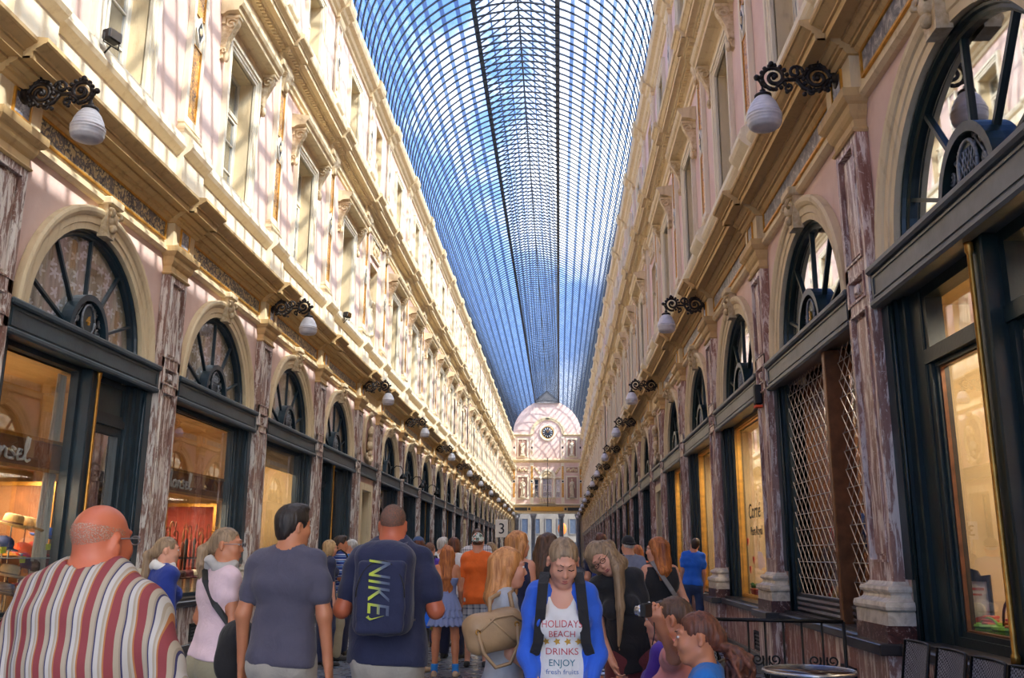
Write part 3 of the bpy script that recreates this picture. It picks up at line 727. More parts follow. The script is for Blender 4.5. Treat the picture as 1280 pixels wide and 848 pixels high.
def kit_niche_door(side, lite=False):
    k = Kit('niche_door', 'door'); fm = 'frame_'+side; bm_ = 'beam_'+side
    a = MB(); a.box(.004, .08, -1.19, 1.19, 3.74, 4.02, bm_); a.bbox(.004, .13, -1.19, 1.19, 3.97, 4.04, bm_); a.bbox(.004, .11, -1.19, 1.19, 3.68, 3.74, bm_); k.part('transom_beam', a)
    b = MB(); b.frame(-.82, .82, 0, 3.5, .195, .004, .07, 'stone'); k.part('door_surround', b)
    c = MB(); c.frame(-.612, .612, .02, 3.292, .09, -.4, -.3, fm); c.box(-.4, -.3, -.6, .6, 2.5, 2.6, fm); c.box(-.38, -.34, -.55, .55, .05, 1.0, fm); c.box(-.37, -.35, -.55, .55, 1.0, 3.25, 'black'); k.part('door_leaf', c)
    r = MB(); r.box(.004, .09, -1.04, -.82, .0, .81, 'marble'); r.box(.004, .09, .82, 1.04, 0, .81, 'marble'); k.part('dado', r)
    return k

def in_frame(x, y, z, m=25):
    """whether the photograph shows the point"""
    f = 1146.45; du, dv = 60.66, 270.15; pt = math.atan2(dv, f); yw = math.atan2(du, math.hypot(f, dv))
    R = Vector((math.cos(yw), math.sin(yw), 0)); F = Vector((-math.sin(yw)*math.cos(pt), math.cos(yw)*math.cos(pt), math.sin(pt))); U = R.cross(F)
    d = Vector((x-1.375, y, z-1.5)); w = d.dot(F)
    return w > .1 and -m < 640+f*d.dot(R)/w < 1280+m and -m < 424-f*d.dot(U)/w < 848+m

def place_series(kits, s, tone, label_near, label_far, ys, group, nnear=8, whole_from=9, z=3.):
    """kits: index -> Kit; ordinals count away from the viewer, beginning with the first one in view"""
    i = 0
    for j, y in enumerate(ys):
        k = kits(j)
        if i == 0 and not in_frame(s*W, y, z):
            nm = label_far.split(' far along')[0].replace('small distant ', '').replace('tiny distant ', '')
            k.place(loc(s, y), LR(s), '%s beside or behind the viewpoint on the %s side' % (nm, tone), group+' near the viewpoint', True); continue
        if i < nnear: k.place(loc(s, y), LR(s), label_near(ORD[i]), None, i >= whole_from)
        else: k.place(loc(s, y), LR(s), label_far, group, i >= whole_from)
        i += 1

WN = [0]
def build_facades():
    kf = kit_frieze('inlay'); kfg = kit_frieze('inlay_grey'); ks = kit_frieze_small('inlay_grey')
    karch = kit_archsurround(); kup = kit_upper_pilaster(); kat = kit_attic_pilaster()
    kw1 = kit_win(.62, 7.6, 10.05, 0, True, 9.3); kw2 = kit_win(.55, 12.75, 14.4, 0, False, 13.85)
    klamp = kit_lamp(); kmed = kit_medallion()
    archs = [y for y, h, t in BAYS if t == 'arch']; niches = [y for y, h, t in BAYS if t == 'niche']
    for s, side, tone in SIDES:
        kp = kit_pilaster('marble' if s < 0 else 'marble_pink')
        L = lambda what: (lambda o: '%s %s along the %s side' % (o, what, tone))
        place_series(lambda j: kp, s, tone, L('weathered reddish marble pilaster' if s < 0 else 'pinkish marble pilaster'), 'small distant marble pilaster far along the %s side' % tone, [y for y in PIL if y < 110], 'distant marble pilasters, %s side' % tone, z=3.5)
        place_series(lambda j: karch, s, tone, L('moulded beige arch with carved keystone'), 'small distant moulded arch far along the %s side' % tone, archs, 'distant moulded arches, %s side' % tone, z=5.0)
        place_series(lambda j: kf if s < 0 else kfg, s, tone, L('gold framed mottled marble frieze panel'), 'small distant gold framed frieze panel far along the %s side' % tone, archs, 'distant frieze panels, %s side' % tone, z=6.0)
        place_series(lambda j: ks, s, tone, L('small gold framed frieze block over a pilaster'), 'tiny distant frieze block far along the %s side' % tone, [y for y in PIL if y < 110], 'distant frieze blocks, %s side' % tone, z=6.0)
        place_series(lambda j: kup, s, tone, L('first-floor pilaster with gilded panel'), 'small distant gilded pilaster far along the %s side' % tone, [y for y in PIL if y < 110], 'distant gilded pilasters, %s side' % tone, z=9.0)
        place_series(lambda j: kat, s, tone, L('attic pilaster with dark diamond boss'), 'small distant attic pilaster far along the %s side' % tone, [y for y in PIL if y < 110], 'distant attic pilasters, %s side' % tone, z=13.8)
        vis = [y for y in PIL if 4.9 < y < 110]
        place_series(lambda j: klamp, s, tone, L('scrolled iron wall lamp with white globe'), 'small distant scrolled wall lamp far along the %s side' % tone, vis[0::2], 'distant wall lamps, %s side' % tone)
        place_series(lambda j: kmed, s, tone, L('oval portrait medallion above a narrow door'), 'small distant oval medallion far along the %s side' % tone, niches, 'distant medallions, %s side' % tone, 2, 2)
        kd = kit_niche_door(side)
        place_series(lambda j: kd, s, tone, L('narrow dark doorway with stone surround'), 'small distant narrow doorway far along the %s side' % tone, niches, 'distant narrow doorways, %s side' % tone, 2, 2)
        # windows of the two upper floors
        for kw, what, zr in ((kw1, 'tall first-floor window with hood', 8.8), (kw2, 'attic window', 13.6)):
            i = 0
            for y in archs:
                WN[0] += 1; nm = 'window_%d' % WN[0]
                if i == 0 and not in_frame(s*W, y, zr): kw.place(loc(s, y), LR(s), '%s beside or behind the viewpoint, %s side' % (what, tone), '%ss near the viewpoint, %s side' % (what, tone), True, nm)
                elif i < 8: kw.place(loc(s, y), LR(s), '%s %s along the %s side' % (ORD[i], what, tone), None, False, nm); i += 1
                else: kw.place(loc(s, y), LR(s), 'small distant %s far along the %s side' % (what, tone), 'distant %ss, %s side' % (what, tone), True, nm); i += 1
        # shop fronts
        if s < 0:
            near = [kit_shop('full', 'left'), kit_shop('full', 'left'),
                    kit_shop('door_far', 'left', '4', 'curtain', 'shop_warm', vent=-1.2, fascia=True),
                    kit_shop('full', 'left', None, 'curtain', 'shop_warm', vent=-.35, fascia=True),
                    kit_shop('full', 'left', None, 'curtain_plain', 'shop_warm', blind=True),
                    kit_shop('door_near', 'left', None, 'curtain_plain', 'shop_dark')]
            labs = [None, None, 'hat shop front with door and flowered fanlight curtain', 'umbrella shop front with flowered fanlight curtain', 'shop front with half lowered beige blind', 'dark blue shop front with recessed door beside the narrow doorway']
        else:
            near = [kit_shop('transom', 'right', warm='shop_warm'), kit_shop('transom', 'right', warm='shop_warm', vent=0.5),
                    kit_shop('grille', 'right', '3', None, 'shop_wood', vent=.9), kit_shop('gold', 'right', None, None, 'shop_warm', vent=.9),
                    kit_shop('gold', 'right', None, None, 'shop_warm'), kit_shop('gold', 'right', warm='shop_warm')]
            near = [near[0], near[1], near[2], near[3], near[4], near[5]]
            labs = [None, 'dark green shop front with tall sashes and a brass colonnette', 'shop front closed with a diamond lattice security grille', 'shop front with gilt display frame and painted lettering', 'gilt framed shop front behind the blue shirted man', 'last gilt framed shop front before the narrow doorway']
        far = [kit_shop('full', side, lite=True), kit_shop('door_near', side, lite=True), kit_shop('door_far', side, lite=True)]
        pat = [0, 1, 0, 2, 0, 1, 0, 0, 2]
        for j, y in enumerate(archs):
            if j < 6:
                if labs[j] is None or y < HIDE_Y: near[j].place(loc(s, y), LR(s), 'shop front behind the viewpoint, %s side' % tone, 'shop fronts behind the viewpoint', True)
                else: near[j].place(loc(s, y), LR(s), labs[j])
            elif j < 12: far[pat[j % 9]].place(loc(s, y), LR(s), '%s dark shop front beyond the first narrow doorway, %s side' % (ORD[j-6], tone))
            else: far[pat[j % 9]].place(loc(s, y), LR(s), 'small distant shop front far along the %s side' % tone, 'distant shop fronts, %s side' % tone, True)
    return archs, niches

# ------------------------------------------------ glass vault
def build_vault():
    R0 = 4.16; ZC = 15.72; LX = 1.43; RZ = 21.0
    aL = math.acos(LX/R0); ZL = ZC+R0*math.sin(aL)
    root = empty('ceiling', (0, 0, 0), label='barrel vaulted glass and iron roof with a raised ridge lantern', cat='glass roof', kind='structure')
    y0, y1 = YST-1, YEND
    g = MB(); n = 9
    for q in (-1, 1):
        A = [aL*i/n for i in range(n+1)]
        g.quadstrip([(q*R0*math.cos(a), y0, ZC+R0*math.sin(a)) for a in A], [(q*R0*math.cos(a), y1, ZC+R0*math.sin(a)) for a in A], 'roof_glass')
        g.add([(q*LX, y0, ZL+.18), (q*LX, y1, ZL+.18), (0, y1, RZ), (0, y0, RZ)], [(0, 1, 2, 3)], 'roof_glass')
    obj('glazing', g, root)
    # hoops
    m = MB(); t = .022
    def bar(pts, w, h):
        rings = []
        for i, p in enumerate(pts):
            a, b = pts[max(0, i-1)], pts[min(len(pts)-1, i+1)]
            d = Vector((b[0]-a[0], 0, b[1]-a[1])).normalized(); nn = Vector((-d.z, 0, d.x)); c = Vector((p[0], 0, p[1]))
            rings.append([tuple(c+nn*u*h+Vector((0, v*w, 0))) for u, v in ((-.5, -.5), (.5, -.5), (.5, .5), (-.5, .5))])
        m.loft(rings, 'rib')
    N = 30; bar([((R0-.03)*math.cos(PI*i/N), ZC+(R0-.03)*math.sin(PI*i/N)) for i in range(N+1)], .062, .045)
    bar([(-LX, ZL+.1), (0, RZ-.06), (LX, ZL+.1)], .055, .045)
    me = m.mesh('rib'); ys = []; y = .25+YST
    while y < YEND: ys.append(y); y += .478
    ys_vis = [y for y in ys if y > 13.]
    for y in ys_vis[:100]: obj('rib', me, root, (0, y, 0))
    rest = ys_vis[100:]+[y for y in ys if y <= 13.]
    big = MB()
    for y in rest: big.merge(m, (0, y, 0))
    obj('rib', big, root, kind='stuff')
    for q in (-1, 1):
        for i in range(0, n+1):
            a = aL*i/n; b = MB(); w = .15 if 0 < i < n else .17
            c, d = math.cos(a), math.sin(a)
            pts = [(q*((R0-.0)*c-u*w/2*d), ZC+R0*d+u*w/2*c) for u in (-1, 1)]
            dd = (q*c*.03, d*.03)
            poly = [pts[0], pts[1], (pts[1][0]-dd[0], pts[1][1]-dd[1]), (pts[0][0]-dd[0], pts[0][1]-dd[1])]
            b.prism(poly, 'purlin' if i < n else 'rib', 'y', y0, y1); obj('purlin' if i < n else 'lantern_curb', b, root)
        for i in (1, 2):
            b = MB(); x = q*LX*(1-i/3); z = ZL+.18+(RZ-ZL-.18)*i/3
            b.box(x-.03, x+.03, y0, y1, z-.05, z-.01, 'purlin'); obj('lantern_purlin', b, root)
        b = MB(); b.box(*sorted((q*(W+.15), q*(W-.14))), y0, y1, 15.66, 15.84, 'roof_grey'); obj('eaves_gutter', b, root)
    b = MB(); b.box(-.035, .035, y0, y1, RZ-.09, RZ, 'rib'); obj('ridge_beam', b, root)
    # gable of the lantern at the far end
    gb = MB(); gb.prism([(-LX-.1, ZL-.1), (LX+.1, ZL-.1), (LX+.1, ZL+.18), (0, RZ+.1), (-LX-.1, ZL+.18)], 'roof_grey', 'y', YEND-.25, YEND-.1); obj('lantern_gable', gb, root)
    return root

# ------------------------------------------------ the end wall and the street behind it
def build_end():
    Y = YEND; mb = MB()
    def cells(xs, zs, holes):
        xs = sorted(set(xs)); zs = sorted(set(zs))
        for a, b in zip(xs, xs[1:]):
            for c, d in zip(zs, zs[1:]):
                mx, mz = (a+b)/2, (c+d)/2
                if any(h[0] < mx < h[1] and h[2] < mz < h[3] for h in holes): continue
                mb.box(a, b, Y, Y+.5, c, d, 'pink' if d > 8 else 'stone')
    holes = [(-3.6, -1.85, 0, 6.3), (-1.45, 1.45, 0, 6.3), (1.85, 3.6, 0, 6.3), (-.55, .55, 8.15, 10.5), (-1.55, -1.02, 8.15, 10.4), (1.02, 1.55, 8.15, 10.4)]
    xs = [-4.4, 4.4]+[h[0] for h in holes]+[h[1] for h in holes]; zs = [0, 15.72]+[h[2] for h in holes]+[h[3] for h in holes]
    cells(xs, zs, holes)
    n = 24; mb.prism([(4.25*math.cos(PI*i/n), 15.72+4.15*math.sin(PI*i/n)) for i in range(n+1)], 'pink', 'y', Y, Y+.4)
    obj('wall_end', mb, label='pink and beige end wall closing the arcade above the portal', cat='wall', kind='structure')
    for i, (z, pr, mat, lab) in enumerate(((7.2, [(0, 0), (.12, .02), (.2, .1), (.3, .16), (.3, .22), (0, .28)], 'stone_light', 'pale band above the gilded sign on the end wall'), (12.35, [(0, 0), (.1, .03), (.16, .14), (.34, .2), (.36, .34), (0, .44)], 'stone', 'main cornice across the end wall'), (15.5, [(0, 0), (.08, .02), (.12, .12), (.24, .16), (.24, .24), (0, .3)], 'stone', 'upper cornice of the end wall under the arch'), (6.28, [(0, 0), (.16, 0), (.16, .12), (.1, .14), (.1, .2), (0, .2)], 'stone', 'lintel moulding above the portal columns'))):
        b = MB()
        spans = ((-4.3, 4.3),) if i != 2 else ((-4.2, -1.9), (1.9, 4.2))
        for a, c in spans: b.loft([[(x, Y-p, z+h) for p, h in pr] for x in (a, c)], mat)
        obj('trim_%d' % (20+i), b, label=lab, cat='moulding', kind='structure')
    sg = empty('fascia_sign', (0, Y, 0), label='gilded sign band across the end wall above the portal', cat='sign')
    a = MB(); a.box(-4.2, 4.2, -.12, -.02, 6.52, 7.16, 'stone_ochre'); obj('band', a, sg)
    a = MB(); a.bbox(-1.9, 1.9, -.16, -.1, 6.6, 7.08, 'gold'); obj('gilt_panel', a, sg)
    for x0, x1 in ((-3.9, -2.4), (2.4, 3.9)):
        a = MB(); a.box(x0, x1, -.15, -.1, 6.64, 7.02, 'dark_stone'); obj('dark_panel', a, sg)
    for x in (-2.15, 2.15):
        a = MB(); a.box(x-.12, x+.12, -.16, -.1, 6.7, 6.98, 'black'); obj('dark_square', a, sg)
    kc = Kit('portal_column', 'column')
    a = MB(); a.lathe([(.34, .0), (.34, .2), (.38, .22), (.38, .32), (.30, .4), (.27, .45), (.25, 5.6), (.28, 5.62), (.28, 5.7)], 'dark_stone_col', 18); kc.part('shaft', a)
    a = MB(); a.lathe([(.27, 5.7), (.3, 5.8), (.36, 5.95), (.36, 6.05)], 'dark_stone_col', 18); a.box(-.38, .38, -.38, .38, 6.05, 6.28, 'dark_stone_col'); kc.part('capital', a)
    a = MB(); a.box(-.45, .45, -.45, .45, 0, .2, 'dark_stone_col'); kc.part('base', a)
    for x, l in ((-3.62, 'grey portal column against the sunlit side'), (-1.65, 'grey portal column between the two openings nearer the sunlit side'), (1.65, 'grey portal column between the two openings nearer the shaded side'), (3.62, 'grey portal column against the shaded side')):
        kc.place((x, Y-.1, 0), 0, l)
    # niches, panels, pilasters
    def nframe(x, hw, z0, z1, lab):
        r = empty('statue_niche', (x, Y, 0), label=lab, cat='niche')
        f = MB()
        for p, w in ((.10, .1), (.06, .18)):
            f.box(-hw-w, -hw, -p, -.004, z0-w, z1+w, 'stone_light'); f.box(hw, hw+w, -p, -.004, z0-w, z1+w, 'stone_light'); f.box(-hw, hw, -p, -.004, z1, z1+w, 'stone_light'); f.box(-hw, hw, -p, -.004, z0-w, z0, 'stone_light')
        obj('frame', f, r); b = MB(); b.box(-hw, hw, -.015, -.005, z0, z1, 'statue_back'); obj('back_panel', b, r)
    for q, sd in ((-1, 'sunlit'), (1, 'shaded')):
        nframe(q*2.95, .55, 8.15, 10.6, 'lower statue niche of the end wall toward the %s side' % sd)
        nframe(q*2.95, .5, 13.1, 15.1, 'upper statue niche of the end wall toward the %s side' % sd)
        r = empty('relief_panel', (q*2.95, Y, 0), label='carved relief panel over the lower niche toward the %s side' % sd, cat='relief')
        f = MB(); f.box(-.8, .8, -.05, -.004, 11.05, 11.85, 'stone_light'); obj('frame', f, r)
        f = MB(); f.box(-.7, .7, -.07, -.02, 11.12, 11.78, 'statue_back')
        for i in range(7): f.ell((-.55+i*.18, -.09, 11.45+.12*math.sin(i*2)), (.12, .05, .16), 'carved', 8, 6)
        obj('relief', f, r)
        for x, t in ((1.85, 'beside the window'), (3.98, 'at the corner')):
            r = empty('end_pilaster', (q*x, Y, 0), label='gilded pilaster of the end wall %s, %s side' % (t, sd), cat='pilaster')
            f = MB(); f.box(-.2, .2, -.1, -.004, 7.47, 12.3, 'stone_light'); obj('shaft', f, r)
            f = MB(); f.box(-.12, .12, -.115, -.09, 8.2, 9.9, 'gilt_panel'); f.box(-.12, .12, -.115, -.09, 10.3, 11.9, 'gilt_panel'); obj('gilt_panel', f, r)
            f = MB(); f.box(-.1, .1, -.12, -.1, 9.98, 10.2, 'black'); obj('dark_boss', f, r)
            r = empty('end_pilaster', (q*x, Y, 0), label='attic pilaster of the end wall %s, %s side' % (t, sd), cat='pilaster')
            f = MB(); f.box(-.22, .22, -.1, -.004, 12.8, 15.5, 'stone_light'); obj('shaft', f, r)
            f = MB(); f.box(-.12, .12, -.115, -.09, 13.0, 15.3, 'pink'); f.box(-.09, .09, -.12, -.1, 14.0, 14.25, 'black'); f.ell((0, -.12, 13.5), (.07, .03, .3), 'carved', 8, 6); f.ell((0, -.12, 14.8), (.07, .03, .3), 'carved', 8, 6); obj('panel', f, r)
    # triple window with lunette
    r = empty('window_end', (0, Y, 0), label='triple window with round lunette in the end wall', cat='window', kind='structure')
    f = MB()
    for x0, x1, z1 in ((-.55, .55, 10.5), (-1.55, -1.02, 10.4), (1.02, 1.55, 10.4)):
        f.box(x0, x1, .1, .18, 8.15, 8.25, 'sash'); f.box(x0, x1, .1, .18, z1-.1, z1, 'sash')
        for x in (x0, x1-.06): f.box(x, x+.06, .1, .18, 8.15, z1, 'sash')
        for z in (8.9, 9.7): f.box(x0, x1, .11, .16, z-.03, z+.03, 'sash')
    f.box(-.03, .03, .1, .17, 8.15, 10.5, 'sash'); obj('sash_frame', f, r)
    f = MB()
    for x0, x1, z1 in ((-.55, .55, 10.5), (-1.55, -1.02, 10.4), (1.02, 1.55, 10.4)): f.box(x0, x1, .13, .14, 8.15, z1, 'glass_pane'); f.box(x0-.05, x1+.05, .45, .5, 8.1, z1, 'blue_dark')
    obj('glass', f, r)
    for x in (-.8, .8):
        f = MB(); f.lathe([(.17, 8.15), (.17, 8.3), (.13, 8.35), (.115, 10.3), (.15, 10.4), (.17, 10.55)], 'stone_light', 14, (x, -.1, 0)); obj('colonnette', f, r)
    f = MB(); n = 16
    for r0, r1, p in ((.72, .98, .12), (.5, .56, .07)): f.prism([(r1*math.cos(PI*i/n), 10.62+r1*math.sin(PI*i/n)) for i in range(n+1)]+[(r0*math.cos(PI*i/n), 10.62+r0*math.sin(PI*i/n)) for i in range(n, -1, -1)], 'stone_light', 'y', -p, 0)
    f.box(-1.7, 1.7, -.14, 0, 10.5, 10.64, 'stone_light'); f.prism([(.74*math.cos(PI*i/n), 10.62+.74*math.sin(PI*i/n)) for i in range(n+1)], 'carved', 'y', -.04, 0)
    for i in range(7):
        a = PI*(i+.5)/7; f.ell((.42*math.cos(a), -.05, 10.66+.42*math.sin(a)), (.1, .05, .14), 'carved', 8, 6)
    for q in (-1, 1):
        for i in range(4): f.ell((q*(1.05+.14*i), -.05, 11.1+.2*i), (.14, .06, .16), 'carved', 8, 6)
    obj('lunette', f, r)
    r = empty('balcony', (0, Y, 0), label='small stone balcony with balusters under the end wall window', cat='balcony')
    f = MB(); f.box(-1.0, 1.0, -.4, 0, 7.5, 7.6, 'stone'); f.box(-1.0, 1.0, -.4, -.2, 8.0, 8.1, 'stone'); obj('rail', f, r)
    for i in range(7):
        f = MB(); f.lathe([(.04, 7.6), (.07, 7.75), (.035, 7.9), (.05, 8.0)], 'stone_light', 8, (-.78+.26*i, -.3, 0)); obj('baluster', f, r)
    fp = MB(); fp.tube([(.05, Y-.5, 7.1), (.05, Y-.5, 12.9)], .045, 'black_iron', 6); obj('thin_pole', fp, label='thin dark upright pole before the end wall window', cat='pole')  # upright pole left free in the air, fixed to nothing
    # clock and arch ring
    r = empty('wall_clock', (0.05, Y, 15.94), label='round clock with dark dial and gilt ring on the end wall', cat='clock')
    f = MB(); f.lathe([(.68, -.02), (1.0, -.06), (1.02, -.12), (.95, -.16), (.86, -.14), (.72, -.12), (.68, -.06)], 'stone_light', 36, axis='y'); obj('surround', f, r)
    f = MB(); f.lathe([(.66, -.05), (.70, -.14), (.74, -.14), (.74, -.05)], 'gold', 36, axis='y'); obj('gilt_ring', f, r)
    f = MB(); f.lathe([(0, -.08), (.68, -.08), (.68, -.05)], 'blue_dark', 36, axis='y'); obj('dial', f, r)
    f = MB()
    for i in range(12):
        a = 2*PI*i/12; f.tube([(.38*math.cos(a), -.10, .38*math.sin(a)), (.6*math.cos(a), -.10, .6*math.sin(a))], .035, 'letter', 4)
    obj('hour_marks', f, r)
    for a, l, w in ((1.9, .34, .03), (.9, .5, .022)):
        f = MB(); f.tube([(0, -.12, 0), (l*math.cos(a), -.12, l*math.sin(a))], w, 'gold', 5); obj('hand', f, r)
    r = empty('arch_ring', (0.05, Y, 15.75), label='raised arch ring over the clock on the end wall', cat='arch')
    f = MB(); n = 20
    for r0, r1, p in ((1.72, 2.02, .1), (1.95, 2.08, .16)): f.prism([(r1*math.cos(PI*i/n), r1*math.sin(PI*i/n)) for i in range(n+1)]+[(r0*math.cos(PI*i/n), r0*math.sin(PI*i/n)) for i in range(n, -1, -1)], 'stone', 'y', -p, -.004)
    obj('ring', f, r); f = MB()
    for x in (-.14, .0, .14): f.box(x-.04, x+.04, -.2, -.1, 1.8, 1.98, 'black')
    obj('dark_blocks', f, r)
    # the street behind the portal
    st = MB(); st.box(-16, 16, Y+14, Y+14.5, 0, 16, 'street_stone'); obj('wall_street', st, label='pale house front seen through the end portal', cat='wall', kind='structure')
    i = 0
    for x in (-3.2, -1.6, 0., 1.6, 3.2, 4.8):
        for z in (1.2, 4.2):
            i += 1; f = MB(); f.frame(x-.5, x+.5, z, z+2.1, .1, 0, .1, 'street_stone'); f.box(.0, .03, x-.45, x+.45, z+.05, z+2.05, 'blue_dark'); f.xform(Matrix.Rotation(-PI/2, 4, 'Z')); f.xform(Matrix.Translation((0, Y+14, 0)))
            for k_, v_ in enumerate(f.v): pass
            obj('window_%d' % (400+i), f, label='window of the pale house behind the portal', cat='window', group='windows behind the portal', kind='structure')
    b = MB(); b.ell((0, 0, 0), (.55, .14, .75), 'orange_cloth', 14, 10); b.tube([(0, 0, .7), (0, 0, 2.0)], .02, 'black_iron', 5)
    obj('hanging_banner', b, None, (1.75, Y+6, 4.7), label='orange rounded banner hanging beyond the end portal', cat='banner')

def build_arcade():
    simple('street_stone', srgb(112, 108, 102), .8, 0, .15, .8); simple('dark_stone_col', srgb(140, 142, 150), .45, 0, .15, 3); simple('blue_dark', srgb(66, 78, 96), .3, 0, .2, 4); simple('orange_cloth', srgb(222, 120, 46), .7, 0, .1, 5)
    fl = MB(); fl.add([(-40, -30, 0), (40, -30, 0), (40, 160, 0), (-40, 160, 0)], [(0, 1, 2, 3)], 'floor'); obj('floor', fl, label='dark blue grey stone floor of the arcade', cat='floor', kind='structure')
    build_wall(-1, 'wall_left'); build_wall(1, 'wall_right'); build_trims()
    a, n = build_facades(); build_vault(); build_end()
    # entrance wall behind the viewpoint, open below
    mb = MB(); mb.box(-6.2, 6.2, YST-.5, YST, 7.5, 16.0, 'pink'); n_ = 24
    mb.prism([(4.25*math.cos(PI*i/n_), 15.72+4.15*math.sin(PI*i/n_)) for i in range(n_+1)], 'pink', 'y', YST-.5, YST)
    obj('wall_entrance', mb, label='pink wall over the entrance behind the viewpoint', cat='wall', kind='structure')
    return a, n
# ---------------------------------------------------------------- continuous bodies from a distance field
A3 = lambda *p: np.array(p, np.float64)
def unit(v): v = np.asarray(v, float); return v/max(1e-9, np.linalg.norm(v))
def rot(ax, deg):
    a = math.radians(deg); c, s = math.cos(a), math.sin(a)
    return np.array({'x': [[1, 0, 0], [0, c, -s], [0, s, c]], 'y': [[c, 0, s], [0, 1, 0], [-s, 0, c]], 'z': [[c, -s, 0], [s, c, 0], [0, 0, 1]]}[ax])

class Field:
    def __init__(s, lo, hi, h):
        s.lo = np.asarray(lo, float); s.h = h
        s.n = np.maximum(4, np.ceil((np.asarray(hi, float)-s.lo)/h).astype(int)+1)
        s.ax = [(s.lo[i]+h*np.arange(s.n[i])).astype(np.float32) for i in range(3)]
        s.D = np.full(tuple(s.n), 1., np.float32)
    def like(s):
        f = Field.__new__(Field); f.lo = s.lo; f.h = s.h; f.n = s.n; f.ax = s.ax; f.D = np.full(tuple(s.n), 1., np.float32); return f
    def win(s, lo, hi):
        sl = []
        for i in range(3):
            a = int(math.floor((lo[i]-s.lo[i])/s.h)); b = int(math.ceil((hi[i]-s.lo[i])/s.h))+1
            a = max(0, min(s.n[i], a)); b = max(a, min(s.n[i], b)); sl.append(slice(a, b))
        X = s.ax[0][sl[0]][:, None, None]; Y = s.ax[1][sl[1]][None, :, None]; Z = s.ax[2][sl[2]][None, None, :]
        return tuple(sl), X, Y, Z
    def put(s, sl, d, k, op):
        o = s.D[sl]
        if o.size == 0: return
        if op == 'sub': o = -o
        k = max(k, 1e-4); t = np.clip(.5+.5*(o-d)/k, 0, 1)
        r = o*(1-t)+d*t-k*t*(1-t)
        s.D[sl] = -r if op == 'sub' else r
    def rc(s, a, b, ra, rb=None, k=.02, flat=None, m=1., op='add'):
        """tapered limb from a to b; flat = direction in which the section is m times thinner"""
        rb = ra if rb is None else rb; a = np.asarray(a, float); b = np.asarray(b, float)
        g = max(ra, rb)*max(1, 1/m)+k+2*s.h; sl, X, Y, Z = s.win(np.minimum(a, b)-g, np.maximum(a, b)+g)
        px, py, pz = X-a[0], Y-a[1], Z-a[2]; d = b-a
        if flat is not None:
            f = unit(flat); q = (m-1)*(px*f[0]+py*f[1]+pz*f[2]); px, py, pz = px+q*f[0], py+q*f[1], pz+q*f[2]
            d = d+(m-1)*f*np.dot(f, d)
        L = max(1e-9, float(d@d)); t = np.clip((px*d[0]+py*d[1]+pz*d[2])/L, 0, 1)
        e = np.sqrt((px-t*d[0])**2+(py-t*d[1])**2+(pz-t*d[2])**2)-(ra+(rb-ra)*t)
        s.put(sl, e.astype(np.float32), k, op)
    def el(s, c, r, R=None, k=.02, op='add'):
        c = np.asarray(c, float); r = np.asarray(r, float); R = np.eye(3) if R is None else R
        g = float(r.max())+k+2*s.h; sl, X, Y, Z = s.win(c-g, c+g)
        x, y, z = X-c[0], Y-c[1], Z-c[2]
        u = [(x*R[0, i]+y*R[1, i]+z*R[2, i])/r[i] for i in range(3)]
        k0 = np.sqrt(u[0]**2+u[1]**2+u[2]**2); k1 = np.sqrt((u[0]/r[0])**2+(u[1]/r[1])**2+(u[2]/r[2])**2)
        s.put(sl, (k0*(k0-1)/np.maximum(k1, 1e-6)).astype(np.float32), k, op)
    def bx(s, c, hs, R=None, rad=.02, k=.01, op='add'):
        c = np.asarray(c, float); R = np.eye(3) if R is None else R
        g = float(np.linalg.norm(hs))+k+2*s.h; sl, X, Y, Z = s.win(c-g, c+g); x, y, z = X-c[0], Y-c[1], Z-c[2]
        q = [np.abs(x*R[0, i]+y*R[1, i]+z*R[2, i])-(hs[i]-rad) for i in range(3)]
        d = np.sqrt(sum(np.maximum(v, 0)**2 for v in q))+np.minimum(np.maximum(np.maximum(q[0], q[1]), q[2]), 0)-rad
        s.put(sl, d.astype(np.float32), k, op)
    def cut(s, n, c, k=.004):
        """keep the side of the plane through c to which n points"""
        n = unit(n); sl, X, Y, Z = s.win(s.lo, s.lo+s.h*s.n)
        d = -(n[0]*(X-c[0])+n[1]*(Y-c[1])+n[2]*(Z-c[2])); s.D = np.maximum(s.D, d.astype(np.float32))
    def wrinkle(s, amp, sc, seed=0, st=(1, 1, 1), under=None):
        """soft folds"""
        r = np.random.RandomState(seed); sl, X, Y, Z = s.win(s.lo, s.lo+s.h*s.n); w = 0
        for i in range(4):
            v = r.normal(size=3)*np.array(st); v = v/np.linalg.norm(v)*sc*(1+.6*i); w = w+np.sin(X*v[0]+Y*v[1]+Z*v[2]+r.rand()*6)/(1+.5*i)
        o = s.D; s.D = o+(amp*w).astype(np.float32)
        if under is not None: s.D = np.where(o < .001, np.minimum(s.D, under-.005), s.D)
    def mesh(s, keep=None):
        D = s.D; D[0] = D[-1] = 1; D[:, 0] = D[:, -1] = 1; D[:, :, 0] = D[:, :, -1] = 1
        S = D < 0
        a = S[:-1, :-1, :-1]; al = a.copy(); an = a.copy()
        O = [(i, j, k) for i in (0, 1) for j in (0, 1) for k in (0, 1)]
        for i, j, k in O[1:]:
            q = S[i:S.shape[0]-1+i, j:S.shape[1]-1+j, k:S.shape[2]-1+k]; al &= q; an |= q
        mix = an & ~al; ix = np.argwhere(mix)
        if len(ix) == 0: return np.zeros((0, 3)), np.zeros((0, 4), int)
        c = np.stack([D[ix[:, 0]+i, ix[:, 1]+j, ix[:, 2]+k] for i, j, k in O], 1)
        P = np.zeros((len(ix), 3)); N = np.zeros(len(ix)); OA = np.array(O, float)
